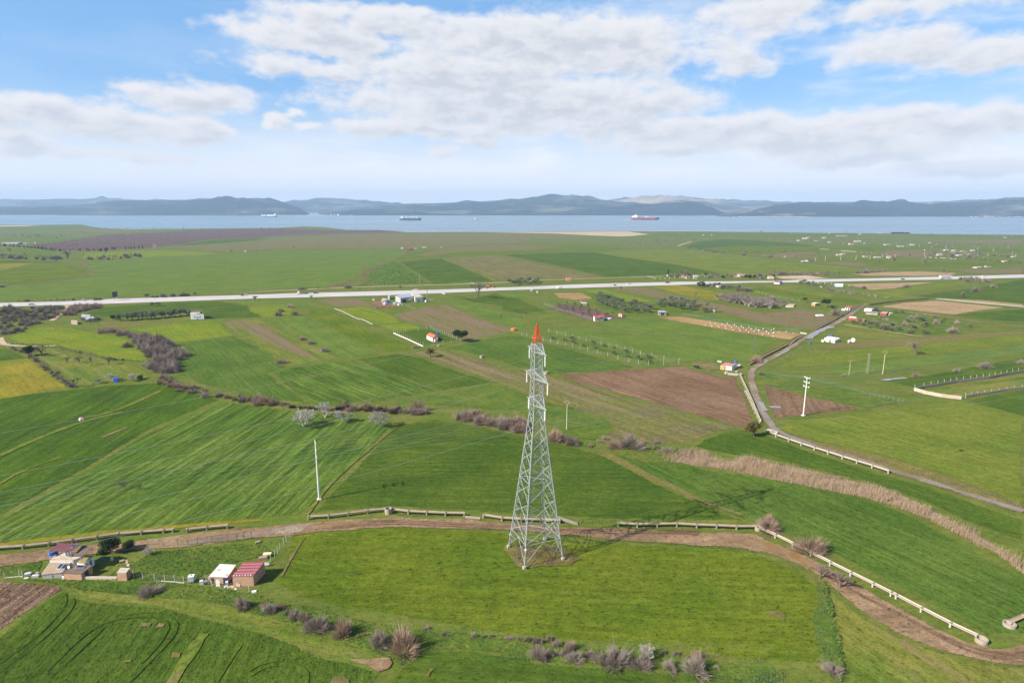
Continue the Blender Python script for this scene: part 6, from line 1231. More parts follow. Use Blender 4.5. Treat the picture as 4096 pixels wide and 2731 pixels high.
standing('reeds',[['C2',(1440,425),(1560,360),(1720,340),(1900,420),(2100,390),(2352,450),(2352,575),(2100,530),(1900,488),(1650,455)],['C3',(0,395),(150,430),(280,470),(500,560),(800,620),(1100,670),(1300,760),(1520,830),(1750,960),(1950,1080),(2100,1180),(1950,1150),(1750,1035),(1550,930),(1300,830),(1000,740),(600,660),(200,580),(0,540)],['D3',(1960,50),(2352,180),(2352,320),(2250,240),(2100,130),(1880,20)]],28,(.9,1.9),.048,m_reed,'tall dry straw coloured reeds along the wet ditch')
standing('dry_scrub',[['C3',(150,430),(400,470),(700,560),(1000,600),(1250,690),(1300,750),(1100,665),(800,615),(500,555)],['C2',(1250,360),(1440,310),(1720,330),(1560,370),(1420,425)],['C3',(1500,830),(1750,930),(1900,990),(2000,1060),(1900,1040)]],10,(.7,1.6),.05,m_rus,'rust brown dead stalks behind the reeds',(.1,.1))
standing('dry_grass',[['D2',(140,30),(560,80),(690,190),(600,232),(240,262),(100,170)],['D2',(430,195),(690,190),(600,235),(300,250)]],24,(.35,.8),.07,m_brn,'dry brown grass under the pylon')
standing('dry_grass',[['C3',(330,170),(600,270),(1000,370),(1500,510),(2000,690),(2352,815),(2352,845),(2000,735),(1500,565),(1000,415),(600,305)],['B3',(150,690),(300,590),(470,500),(480,510),(320,610)]],2.2,(.4,.9),.07,m_hay,'dry grass tufts along the farm track')
standing('dry_grass',[['C1',(1100,990),(1500,960),(2100,985),(2352,1000),(2352,1020),(2000,1015),(1450,1000)],['C2',(1000,1080),(1600,1090),(2000,1120),(2352,1170),(2352,1185),(1900,1140),(1500,1115)],['D1',(60,60),(150,30),(330,0),(350,30),(180,70)],['D1',(1480,790),(2352,850),(2352,880),(1500,820)],['D2',(0,840),(500,900),(1500,960),(2352,1060),(2352,1090),(1500,1000),(500,930)],['C2',(630,930),(900,930),(1000,940),(980,960),(640,955)],['B2',(640,600),(900,640),(900,655),(650,620)]],4.5,(.35,.8),.06,m_hay,'dry brown grass fringe along the dirt road')
q,A=sample(['A0',(240,492),(700,435),(900,404),(1300,388),(1700,362),(2352,350),'A1',(300,352),(700,366),(1100,364),(1280,378),(800,394),(300,408),(0,428),'A0',(2352,422),(1800,445),(1500,490),(1250,520),(700,543),(500,538)],9000)
th=rng.uniform(0,6.28,(len(q),5)); V=[]
for j in range(5):
    tip=q+np.stack([np.cos(th[:,j])*1.9,np.sin(th[:,j])*1.9,rng.uniform(1.6,2.8,len(q))],1); V.append(blades(q+np.array([0,0,.4]),tip,np.full(len(q),.22)))
V=np.concatenate(V); o=bpy.data.objects.new('orchard',np_mesh('orchard',V,len(V),m_orch)); link(o); tag(o,'vast leafless purple brown orchard by the shore',kind='stuff')

# ---- young plants of the near crops, and odd weeds standing among them
def crop_mat(sty,row):
    a,b=[at(*p) for p in pts(row)]; m=field_mat('crop_leaves_'+sty,ang=math.atan2(b.y-a.y,b.x-a.x),**STY[sty]); t=NT(m.node_tree); l=t.n['Principled BSDF'].inputs['Alpha']
    for k in list(l.links): m.node_tree.links.remove(k)
    l.default_value=1.0; return m
tufts('crop_plants',[['O',(675,1240),(900,1216),(1150,1224),(1330,1252),(1600,1262),(1740,1276),(1835,1316),(1878,1356),(1888,1420),(1890,1490),(1875,1518),(1700,1508),(1500,1472),(1250,1464),(1000,1426),(800,1392),(695,1370),(640,1340),(652,1306)]],5.5,.07,crop_mat('meadow',['O',(700,1300),(1500,1330)]),'young wheat plants of the field around the pylon',.45)
tufts('crop_plants',[['D0',(560,462),(760,542),(1300,600),(1700,670),(2340,850),'D1',(550,995),(840,1075),(1040,1140),(1080,1200),(1000,1330),'D0',(2352,1300),(0,1300),(-100,1000),(30,840),(390,560)]],5.5,.07,crop_mat('lush',['D0',(0,1180),(560,580)]),'young plants of the tractor marked crop',.45)
tufts('crop_plants',[['O',(735,1162),(910,982),(990,968),(1050,975),(1150,994),(1290,1024),(1388,1051),(1425,1072),(1535,1126),(1640,1170),(1700,1190),(1425,1188),(1330,1185),(1110,1171),(900,1160),(725,1172)]],3.5,.08,crop_mat('lush',['O',(800,1150),(1500,1160)]),'young plants of the deep green field',.45)
tufts('crop_plants',[['O',(1445,1052),(1545,1063),(1640,1088),(1760,1102),(1870,1120),(2000,1152),(2100,1191),(2180,1236),(2280,1296),(2380,1340),(2380,1440),(2345,1455),(2270,1455),(2015,1315),(1875,1245),(1755,1203),(1660,1167),(1550,1117)]],3.5,.08,crop_mat('cool',['O',(1700,1120),(2300,1400)]),'young plants of the crop beside the long white channel',.45)
tufts('weeds',[['O',(690,1300),(720,1240),(1150,1228),(1600,1266),(1830,1320),(1885,1420),(1875,1515),(1500,1474),(1000,1425),(700,1368)]],.02,.18,vmat('blue_green_weed',(.040,.085,.022),.3,0,.2),'scattered blue green weeds in the pylon field')
tufts('overgrown_fence',[['D3',(615,385),(650,420),(690,560),(735,760),(770,900),(795,1060),(800,1240),(770,1240),(760,1060),(730,900),(700,760),(660,600),(625,450)]],20,.13,m_weed,'old fence swallowed by green climbers',.9,.6)
m_clod=mat('soil_clods',(.17,.105,.062),.95,var=.3,scale=2.0)
tufts('soil_clods',[['D3',(330,215),(560,335),(660,415),(900,515),(1050,585),(1300,725),(1450,805),(1700,935),(1900,1005),(2130,1085),(2130,1105),(1880,1030),(1680,955),(1430,830),(1280,750),(1020,610),(880,540),(640,440),(540,360),(320,235)],['C2',(1000,1075),(1300,1085),(1290,1100),(1000,1090)],['D0',(-100,380),(0,385),(470,405),(540,438),(370,530),(0,780),(-200,900)]],7,.085,m_clod,'brown clods along the road edge and the turned soil')
# ================================================================== channels, fences, clutter, vehicles, ships, far houses
chan=mat('channel_concrete',(.31,.265,.21),.85,var=.16,scale=.9,dirt=((.30,.23,.16),.55),bump=.2); chanw=mat('pale_channel_concrete',(.40,.36,.305),.8,var=.10,scale=.8,dirt=((.45,.38,.29),.4)); silt=mat('channel_silt',(.34,.23,.13),.95,var=.2,scale=.8); chand=mat('dark_channel',(.13,.10,.085),.9,var=.2)
def channel(seq,label,rim=1.0,seg=5.0,w=.42,m=chan,tilt_end=False,supports=True):
    c=ringpts(seq); root=empty('irrigation_channel',c[0],0,label,'irrigation channel'); cache={}
    for i in range(len(c)-1):
        a,b=c[i]-c[0],c[i+1]-c[0]; L=(b-a).length; k=max(1,round(L/seg)); ang=math.atan2(b.y-a.y,b.x-a.x); SL=L/k
        key=(i,)
        prof=[(w*math.cos(t)*1.0,-w*.95*math.sin(t)) for t in np.linspace(0,math.pi,9)]; inn=[(p[0]*.84,p[1]*.82) for p in prof]
        ring=prof+inn[::-1]; n=len(ring); mb=MB(); e=.02
        vs=[Vector((x,p[0],p[1])) for x in (-SL/2+e,SL/2-e) for p in ring]; fs=[(j,(j+1)%n,n+(j+1)%n,n+j) for j in range(n)]+[tuple(range(n-1,-1,-1)),tuple(range(n,2*n))]; mb.add(vs,fs)
        me=None; sm=None
        for j in range(k):
            p=a.lerp(b,(j+.5)/k)+Vector((0,0,rim))
            if me is None: o=mb.build('trough',m,root); me=o.data; s=MB().prism([Vector((-SL/2+.05,-w*.62,-w*.5)),Vector((SL/2-.05,-w*.62,-w*.5)),Vector((SL/2-.05,w*.62,-w*.5)),Vector((-SL/2+.05,w*.62,-w*.5))],[Vector((-SL/2+.05,-w*.66,-w*.44)),Vector((SL/2-.05,-w*.66,-w*.44)),Vector((SL/2-.05,w*.66,-w*.44)),Vector((-SL/2+.05,w*.66,-w*.44))]).build('silt',silt,o); sm=s.data
            else: o=bpy.data.objects.new('trough',me); link(o,root); s=bpy.data.objects.new('silt',sm); link(s,o)
            o.location=p; o.rotation_euler=(0,0,ang)
        if supports:
            sup=None
            for j in range(k+1):
                p=a.lerp(b,j/k)
                if sup is None:
                    mb=MB(); h=rim-w*.35; mb.box((0,0,h/2-.1),(.28,.62,h+.2)); mb.box((0,0,h+.05),(.3,w*2.15,.22)); o=mb.build('support',m,root); sup=o.data
                else: o=bpy.data.objects.new('support',sup); link(o,root)
                o.location=p; o.rotation_euler=(0,0,ang)
    return root
def basin(reg,x,y,r,h,label,m=chan):
    p=G(reg,x,y); o=MB().lathe((0,0,0),[(r,-.1),(r*1.02,h*.5),(r,h),(r*.8,h),(r*.78,.15),(.01,.12)],20).build('concrete_basin',m,loc=p); return tag(o,label,'basin')
channel(['C0',(-60,1182),(200,1165),(420,1140),(620,1112),(830,1085),(1010,1058)],'long grey channel running behind the farmhouse',.95)
channel(['C0',(1010,1058),(1210,1042),(1400,1028),(1480,1022)],'low channel ending at a broken joint on the dirt road',.9)
channel(['C0',(1600,1022),(1770,1003),(1945,988)],'short isolated channel beside the orange puddle',.95)
channel(['C1',(500,915),(672,905),(838,885),(1005,862),(1150,848)],'channel left of the round junction basin',1.0)
channel(['C1',(1210,850),(1355,868),(1512,875),(1672,882),(1832,885)],'channel right of the round junction basin',1.0)
channel(['C1',(1997,900),(2155,925),(2320,935),'C2',(180,935),(345,940),(510,945)],'channel passing behind the pylon legs',1.0)
channel(['C2',(1008,970),(1172,980),(1342,978),(1510,975),(1680,985),(1850,990),(2020,998),(2190,998)],'channel crossed by the shadow of the pylon',1.0)
channel(['C3',(90,1015),(220,1075),(370,1150),'D3',(525,155),(690,240),(865,328),(1055,422),(1210,500),(1255,522),(1470,635),(1720,765),(1940,868)],'long white channel running down beside the muddy road',.95,m=chanw)
channel(['C3',(130,170),(225,210),(332,248),(440,285),(553,322),(670,358),(793,398),(917,436),(1048,476),(1188,522)],'white channel beside the farm track below the bronze bush',1.0,m=chanw)
channel(['D3',(2225,745),(2352,690),(2470,640)],'brown channel at the right picture edge',.7)
channel(['B3',(-42,900),(0,985),(45,1080),(85,1155)],'white channel descending beside the brown field',.9,m=chanw)
channel(['B2',(2050,755),(2100,865),(2155,985),(2210,1120),(2222,1160)],'pale trough running down the edge of the ploughed field',.8,m=chanw)
channel(['B1',(725,185),(800,215),(895,262),(942,280)],'white pipe channel between green strips, upper stretch',.7,m=chanw); channel(['B1',(945,275),(990,292),(1050,322)],'white pipe channel between green strips, lower stretch',.7,m=chanw)
for (s,l) in ((['B3',(548,372),(650,318),(760,258),(860,205),(965,150)],'long dark ditch channel climbing beside the track'),(['B3',(345,488),(385,455),(440,430)],'short curved dark channel beside the wet track'),(['B3',(95,608),(180,565),(315,495)],'dark channel left of the track bend'),(['B3',(-10,665),(40,640),(90,612)],'dark channel end at the track bend'),(['A3',(1020,1012),(1200,985),(1400,968),(1535,958)],'dark channel behind the tan field')):
    channel(s,l,.75,7.0,.7,chand)
basin('C1',1185,862,.85,1.45,'round concrete basin joining two channels'); basin('C2',2205,1005,.7,1.0,'broken basin at the corner of the channel'); basin('D3',1985,895,1.0,.8,'round basin at the end of the long white channel'); basin('D3',2225,760,1.05,.7,'round basin at the start of the right edge channel')
basin('B1',1980,602,.9,1.4,'lone concrete well ring in the fallow strip'); basin('B2',395,738,.9,1.2,'concrete ring behind the pylon'); basin('B1',1615,502,.8,.9,'small well ring below the cottage fence'); basin('M4',1385,1020,.6,.7,'concrete trough right of the low cottage'); basin('M4',1520,1135,.9,.8,'basin at the head of the pale trough')
mb=MB(); c=G('C2',500,925); d=G('C2',665,955); mb.prism([c+Vector((0,-.4,.5)),c+Vector((0,.4,.5)),d+Vector((0,.4,-.05)),d+Vector((0,-.4,-.05))],[c+Vector((0,-.5,1.0)),c+Vector((0,.5,1.0)),d+Vector((0,.5,.25)),d+Vector((0,-.5,.25))]); tag(mb.build('fallen_trough',chan),'broken trough tipped to the ground right of the pylon','trough')
mb=MB(); c=G('C1',1840,895); d=G('C1',1970,905); mb.prism([c+Vector((0,-.4,.02)),d+Vector((0,-.4,.02)),d+Vector((0,.4,.02)),c+Vector((0,.4,.02))],[c+Vector((0,-.4,.3)),d+Vector((0,-.4,.2)),d+Vector((0,.4,.2)),c+Vector((0,.4,.3))]); tag(mb.build('fallen_trough',chan),'fallen trough lying in the gap left of the pylon','trough')
for (r,a,b_,l) in (('M4',(665,630),(830,660),'white trough piece lying behind the low cottage'),('M4',(1050,1108),(1430,1140),'white trough piece lying in front of the low cottage'),('A1',(1640,905),(1672,915),'white trough piece at the highway edge'),('A1',(1880,820),(1920,820),'white trough piece beside the service path'),('A3',(1500,600),(1610,605),'long white trough on the far right plain'),('A3',(1630,605),(1780,615),'second long white trough on the far right plain'),('A3',(780,545),(910,552),'white trough on the far green field'),('A3',(600,530),(680,534),'short white trough left of another on the far field'),('B3',(435,392),(490,402),'white trough piece at the rusty field corner'),('C3',(150,155),(240,182),'white trough piece on top of the track channel')):
    p,q=G(r,*a),G(r,*b_); mb=MB(); d=q-p; n=Vector((-d.y,d.x,0)).normalized()*.5; z=Vector((0,0,1)); mb.prism([p-n,q-n,q+n,p+n],[p-n*1.1+z*.7,q-n*1.1+z*.7,q+n*1.1+z*.7,p+n*1.1+z*.7]); tag(mb.build('trough_piece',chanw),l,'trough')
# ---- fences
cpost=mat('concrete_post',(.34,.325,.295),.8,var=.1); gsteel=mat('green_fence_steel',(.05,.13,.10),.5); gpost=mat('grey_fence_post',(.40,.42,.40),.6); dpost=mat('dark_timber_post',(.10,.08,.06),.8)
def mesh_mat(name,col,cov):
    if name in MATS: return MATS[name]
    m=bpy.data.materials.new(name); m.use_nodes=True; t=NT(m.node_tree); b=t.n['Principled BSDF']; b.inputs['Base Color'].default_value=col+(1,); b.inputs['Roughness'].default_value=.6
    co=t.node('ShaderNodeTexCoord').outputs['Object']; s=t.node('ShaderNodeSeparateXYZ'); t.l.new(co,s.inputs[0]); x=t.math('ADD',s.outputs[0],s.outputs[1])
    fa=t.math('FRACT',t.math('MULTIPLY',x,14.0)); fb=t.math('FRACT',t.math('MULTIPLY',s.outputs[2],14.0)); al=t.math('MAXIMUM',t.math('LESS_THAN',fa,cov),t.math('LESS_THAN',fb,cov)); t.l.new(al,b.inputs['Alpha']); MATS[name]=m; return m
netg=mesh_mat('green_wire_net',(.10,.22,.19),.06); nets=mesh_mat('wire_net',(.32,.33,.31),.03)
def fence(seq,gap,h,label,pm=wconc,pw=.14,bend=False,net=None,wall=0,nm='post_fence',wallm=None,rails=0):
    c=ringpts(seq); root=empty(nm,c[0],0,label,'fence'); me=None; cnt=0; line=[]
    for i in range(len(c)-1):
        a,b=c[i],c[i+1]; L=(b-a).length; k=max(1,round(L/gap)); ang=math.atan2(b.y-a.y,b.x-a.x)
        for j in range(k+(1 if i==len(c)-2 else 0)):
            p=a.lerp(b,j/k)-c[0]; line.append(p)
            if me is None:
                mb=MB(); mb.box((0,0,h/2-.1),(pw,pw,h+.2))
                if bend: mb.box((0,pw*1.1,h+.18),(pw*.9,pw*.9,.48),0,('X',rad(-38)))
                o=mb.build('post',pm,root); me=o.data
            else:
                if cnt>=99: continue
                o=bpy.data.objects.new('post',me); link(o,root)
            cnt+=1; o.location=p; o.rotation_euler=(rad(random.uniform(-2,2)),rad(random.uniform(-2,2)),ang)
    if net:
        V=[];Fq=[]
        for i,p in enumerate(line): V+= [p+Vector((0,0,.05)),p+Vector((0,0,h*.95))]
        Fq=[(2*i,2*i+2,2*i+3,2*i+1) for i in range(len(line)-1)]; mesh_obj('wire_mesh',V,Fq,net,root)
    if rails:
        mb=MB()
        for i in range(len(line)-1):
            for q in range(rails): z=Vector((0,0,h*(.35+.55*q/max(1,rails-1)))); mb.tube(line[i]+z,line[i+1]+z,.02,.02,4)
        mb.build('wires',gpost,root)
    if wall:
        mb=MB()
        for i in range(len(line)-1):
            p,q=line[i],line[i+1]; d=(q-p); n=Vector((-d.y,d.x,0)).normalized()*.13; z=Vector((0,0,wall)); mb.prism([p-n-z*.1,q-n-z*.1,q+n-z*.1,p+n-z*.1],[p-n+z,q-n+z,q+n+z,p+n+z])
        mb.build('plinth_wall',wallm or wconc,root)
    return root
fence(['H2',(-500,330),(60,305),(250,290),(430,270),(700,250),(990,205)],2.6,1.7,'green wire fence between the weedy slope and the dirt road',gsteel,.07,False,netg,.12,'post_fence',dirtyc)
fence(['H2',(1165,200),(1300,185),(1440,165)],1.9,1.9,'green barred gate in the fence at the dirt road',gsteel,.11,False,None,0,'gate_fence',None,2)
fence(['H2',(2160,130),(2095,215),(2045,270),(1975,360),(1880,500),(1795,590)],1.6,1.6,'grey green posts down the slope behind the red shed',gpost,.08,False,nets)
fence(['H1',(-380,900),(-100,870),(-40,880)],2.2,1.5,'old wire fence at the left edge of the compound',gpost,.08,False,nets,.12,'post_fence',dirtyc)
fence(['H2',(170,1000),(345,1000),(575,930),(700,1060),(1160,1140),(1395,1165)],2.0,1.4,'leaning fence posts in front of the brick sheds',gpost,.07,False,nets)
fence(['D0',(1145,345),(1225,358),(1325,365),(1412,372),(1495,378),(1575,388)],1.9,1.6,'low wire fence right of the small brick hut',gpost,.08,False,nets,.08,'post_fence',dirtyc)
o=fence(['H1',(1080,915),(1400,915),(1735,918)],9.0,.5,'low speckled stone wall between the house and the brick hut',dirtyc,.2,False,None,.55,'stone_wall',mat('speckled_stone',(.50,.42,.34),.9,var=.35,scale=6)); o['category']='wall'
fence(['B1',(1228,392),(1350,445),(1480,505)],3.0,2.0,'white posts on a plinth at the left side of the cottage garden',cpost,.14,True,None,.5)
fence(['B1',(1228,388),(1330,382),(1440,370),(1512,360),(1545,352)],6.0,2.0,'white posts behind the cottage garden',cpost,.14,True,nets)
fence(['B1',(1545,355),(1610,385),(1680,412),(1750,440),(1800,465)],2.7,2.0,'dense white posts at the right side of the cottage garden',cpost,.14,True,nets)
fence(['B1',(1485,505),(1570,498),(1650,488),(1720,480),(1795,470)],5.0,1.9,'thin white posts along the front of the cottage garden',cpost,.14,True,nets)
fence(['B2',(380,150),(480,190),(600,225),(720,262),(780,280)],3.4,1.9,'white post row below the bare orchard',cpost,.14,True,nets)
fence(['B2',(415,385),(560,420),(800,480),(1000,525),(1200,580),(1400,625),(1530,645)],6.5,2.2,'white hooked posts on the upper side of the olive garden',cpost,.14,True,nets)
fence(['B2',(185,408),(370,460),(560,495),(750,545),(920,590),(1100,640),(1270,668)],6.0,2.0,'thinner white posts on the lower side of the olive garden',cpost,.14,True,nets)
fence(['B2',(1270,668),(1400,665),(1530,655)],6,1.9,'white posts closing the right end of the olive garden',cpost,.14,True,nets)
fence(['B2',(1560,240),(1700,260),(1900,300),(2100,335),(2352,378),'B3',(300,372),(430,385)],6,2.0,'green wire fence behind the rusty strip',gsteel,.1,False,netg)
fence(['B3',(1412,885),(1490,868),(1610,848),(1770,820),(1890,805),(2050,785),(2200,755),(2400,722)],4.4,2.2,'white hooked posts on a dark wall along the upper garden side',cpost,.14,True,None,1.3,'walled_fence',mat('garden_wall',(.25,.21,.17),.9,var=.15))
fence(['B3',(1410,885),(1500,912),(1640,940),(1810,960)],4.0,1.3,'tan garden wall facing the camera',conc,.25,False,None,1.4,'garden_wall',mat('tan_garden_wall',(.42,.34,.26),.9,var=.12))
fence(['B3',(1850,948),(1950,930),(2070,912),(2200,890),(2400,865)],4.0,1.6,'dark garden wall with white caps at the lower side',cpost,.14,True,None,1.1,'garden_wall',mat('garden_wall',(.25,.21,.17)))
fence(['B3',(90,745),(400,775),(700,835),(1000,925),(1345,988)],7,1.5,'faint blue green wire fence around the weedy triangle',gsteel,.07,False,netg)
fence(['B3',(1345,990),(1180,1030),(1010,1052)],6,1.4,'wire fence closing the weedy triangle',gsteel,.07,False,netg)
fence(['M1',(20,680),(100,710),(230,770)],3,1.3,'dark board fence at the barn yard',dpost,.2,False,None,.9,'board_fence',dpost); fence(['M1',(1060,600),(1140,660),(1290,720),(1400,780)],4,1.2,'thin posts from the barn down the field',gpost,.12,False,nets)
fence(['A3',(50,900),(200,940),(420,975)],7,1.8,'white thin posts behind the bare thicket',cpost,.14,False,nets); fence(['A3',(470,815),(700,830),(850,850)],7,1.8,'white post fence around the warehouse plot',white,.2,False,nets); fence(['A2',(1265,765),(1330,785),(1450,780),(1700,765),(1900,765)],7,1.8,'white posts around the roadside gardens',white,.2,False,nets)
fence(['A0',(0,1002),(800,974),(1500,956),(2352,930),'A1',(600,910),(1100,898),(1600,886),(2352,860),'A2',(600,842),(1600,815),(2352,806),'A3',(500,800),(1000,790),(1700,775),(2352,757)],14,.75,'steel guard rail on the median of the highway',gpost,.25,False,None,0,'guard_rail',None,2)
# ---- sacks of the rusty strip
sack=mat('white_sack',(.48,.475,.455),.6,var=.08)
me=None
for i,(x,y) in enumerate([(1757,328),(1800,315),(1812,337),(1845,310),(1862,330),(1873,345),(1900,322),(1925,338),(1932,355),(1943,315),(1960,330),(1978,348),(1995,367),(2005,325),(2020,340),(2045,358),(2055,375),(2065,337),(2080,350),(2105,370),(2125,388),(2128,345),(2150,360),(2175,380),(2190,402),(2190,355),(2210,370),(2245,410),(2250,362),(2280,382),(2300,400),(2320,372),(2335,395)]+[(2352+x,y) for x,y in ((-10,360),)]):
    p=G('B2',x,y)
    if me is None: o=MB().sphere((0,0,.45),.34,10,7,(.9,.9,1.35)).build('white_sack',sack,None,True,p); me=o.data
    else: o=bpy.data.objects.new('white_sack',me); link(o); o.location=p
    s=random.uniform(.85,1.15); o.scale=(s,s,s*random.uniform(.9,1.2)); tag(o,'white upright sack in the rows of the rusty strip','sack','white sacks in the rusty strip')
for i,(x,y) in enumerate([(10,362),(52,357),(78,373),(52,405),(107,412),(112,363),(140,383),(160,402),(205,392),(252,386),(310,388),(370,397),(200,425)]):
    o=bpy.data.objects.new('white_sack',me); link(o); o.location=G('B3',x,y); s=random.uniform(.85,1.2); o.scale=(s,s,s); tag(o,'white upright sack in the rows of the rusty strip','sack','white sacks in the rusty strip')
# ---- clutter at the sheds
def junk(name,label,cat,reg,x,y,size,m,rz=0,tilt=None,z=0,round_=False):
    p=G(reg,x,y); mb=MB()
    if round_: mb.lathe((0,0,0),[(.01,0),(size[0]/2,0),(size[0]/2*1.04,size[2]*.5),(size[0]/2,size[2]),(size[0]*.3,size[2]+.03),(.01,size[2]+.03)],14)
    else:
        mb.box((0,0,size[2]/2),size,rz,tilt); mb.box((0,0,size[2]+.02),(size[0]*.85,size[1]*.85,.05),rz,tilt)
    return tag(mb.build(name,m,loc=p+Vector((0,0,z))),label,cat)
ibc=empty('water_container',G('H2',318,975),rad(12),'white caged water container on a timber stand','container'); MB().box((0,0,1.0),(1.1,1.0,1.0)).build('tank',white,ibc); mb=MB()
for i in range(6):
    f=-.56+.224*i; mb.box((f,-.53,1.0),(.03,.03,1.06)); mb.box((.58,f*.9,1.0),(.03,.03,1.06)); mb.box((0,-.53,.48+.2*i),(1.16,.03,.03)); mb.box((.58,0,.48+.2*i),(.03,1.06,.03))
mb.build('cage',solfr,ibc); mb=MB(); mb.box((0,0,.42),(1.2,1.1,.12)); [mb.box((x,y,.2),(.1,.1,.4)) for x in(-.5,.5) for y in(-.45,.45)]; mb.build('stand',woodc,ibc); MB().lathe((0,0,1.5),[(.16,0),(.16,.06),(.01,.06)],12).build('lid',darkw,ibc)
wt=mat('weathered_white',(.60,.58,.54),.7,var=.15); gr_=mat('grey_metal_sheet',(.33,.34,.35),.5,.2)
for j in (('appliance','white boxy appliance left of the rubbish by the low shed','appliance','H2',505,1015,(.7,.6,.85),wt,.3),('board','tan board leaning near the white appliance','board','H2',575,1025,(.6,.08,.75),woodc,.4,('X',.5)),('sheet','grey slanting sheet lying by the low shed','sheet','H2',620,990,(2.0,.5,.08),gr_,-.5,('Y',.25)),('door_leaf','white door leaf leaning against the low brick shed','door','H2',815,1045,(.75,.1,1.35),wt,.1,('X',-.3)),('bucket','grey basin upside down by the low shed','basin','H2',660,955,(.7,.7,.4),gr_,0,None,.4,True),
  ('chair_frame','broken white frame beside the navy door','frame','H2',980,1030,(.5,.4,.8),wt,.3,('X',.2)),('barrel','blue barrel between the two brick sheds','barrel','H2',1118,990,(.6,.6,.9),bluep,0,None,0,True),('board','pale plywood board leaning on the red shed front','board','H2',1195,1060,(.7,.06,.85),mat('plywood',(.58,.44,.30),.8),.2,('X',-.35)),('sack','yellow white sack in the rubbish heap','sack','H2',1095,1095,(.6,.5,.3),mat('yellow_plastic',(.70,.50,.08),.5),.4),('bucket','white round lid in the rubbish heap','lid','H2',1145,1105,(.45,.45,.12),white,0,None,0,True),('stone','grey rubble block in the heap','stone','H2',960,1070,(.6,.5,.25),wt,.7),('sheet','white sheet across the rubbish heap','sheet','H2',1040,1070,(1.1,.4,.1),wt,.5,('Y',.1)),('board','brown plank in the rubbish heap','plank','H2',900,1045,(1.3,.14,.1),woodc,.6),('sack','white crumpled bags lying below the red shed','bag','H2',1490,1165,(.9,.6,.25),white,.3),
  ('sheet','cream sheet on the woodpile behind the red shed','sheet','H2',1740,490,(1.7,.9,.1),mat('cream_sheet',(.62,.56,.44),.7),.1,('X',.12),.6),('roll','yellow roll on the woodpile','roll','H2',1770,515,(.9,.22,.2),mat('yellow_plastic',(.7,.5,.08)),.2,None,.65),('pile','jumbled timber pile behind the red shed','pile','H2',1660,540,(1.8,.9,.5),woodc,.3),('sheet','dark panel leaning on the timber pile','panel','H2',1560,520,(.9,.1,.4),felt,.1,('X',.4)),('frame_panel','grey framed window leaning at the shed corner','frame','H2',1730,680,(.9,.12,.6),solfr,.3,('X',-.6),.4),('sheet','old red corrugated sheet lying in the grass','sheet','H2',1510,400,(1.2,1.3,.05),maroon,.2),('pile','brown woodheap near the barred gate','pile','H2',1560,240,(1.0,.7,.4),woodc,.5),
  ('table','dark table under the evergreen tree','table','H1',1420,460,(1.3,.7,.6),darkw,.1),('barrel','small blue tub in the shaded yard','tub','H1',1460,560,(.6,.6,.35),bluep,0,None,0,True),('chair_frame','yellowish broken chair in the yard','chair','H1',1640,560,(.5,.5,.6),mat('cream_sheet',(.62,.56,.44)),.4),('pile','heap of boards in the yard','pile','H1',1830,600,(1.0,.8,.4),woodc,.6),('board','tan board leaning on the yard heap','board','H1',1920,620,(.4,.1,.8),mat('plywood',(.58,.44,.30)),.3,('X',-.4)),('bench','small pale bench in the grass right of the yard','bench','H1',1945,670,(.55,.35,.3),wt,.1),('bag','orange bag lying before the bench','bag','H1',1730,670,(.45,.3,.15),tile,.3),
  ('sack','round white bale left of the farmhouse','bale','H1',60,850,(1.1,.8,.55),wt,.5),('block','white slab stack at the farmhouse corner','slab','H1',200,880,(1.2,.6,.45),wt,.3,('Y',.12)),('block','grey brick stack behind the slab stack','stack','H1',240,840,(.6,.5,.6),gr_,.1),('sheet','white sheet lying at the left fence','sheet','H1',25,905,(.9,.5,.12),wt,.2),('tarpaulin','crumpled blue tarpaulin at the orchard edge','tarpaulin','B0',995,808,(1.7,1.0,1.6),bluep,.2,('Y',.12)),('block','white plaster bag before the brick annex','bag','H1',725,910,(.4,.3,.55),white,.1),('sheet','pale boards leaning before the brick annex','boards','H1',830,905,(1.4,.15,.3),wt,.1,('Y',.15))): junk(*j)
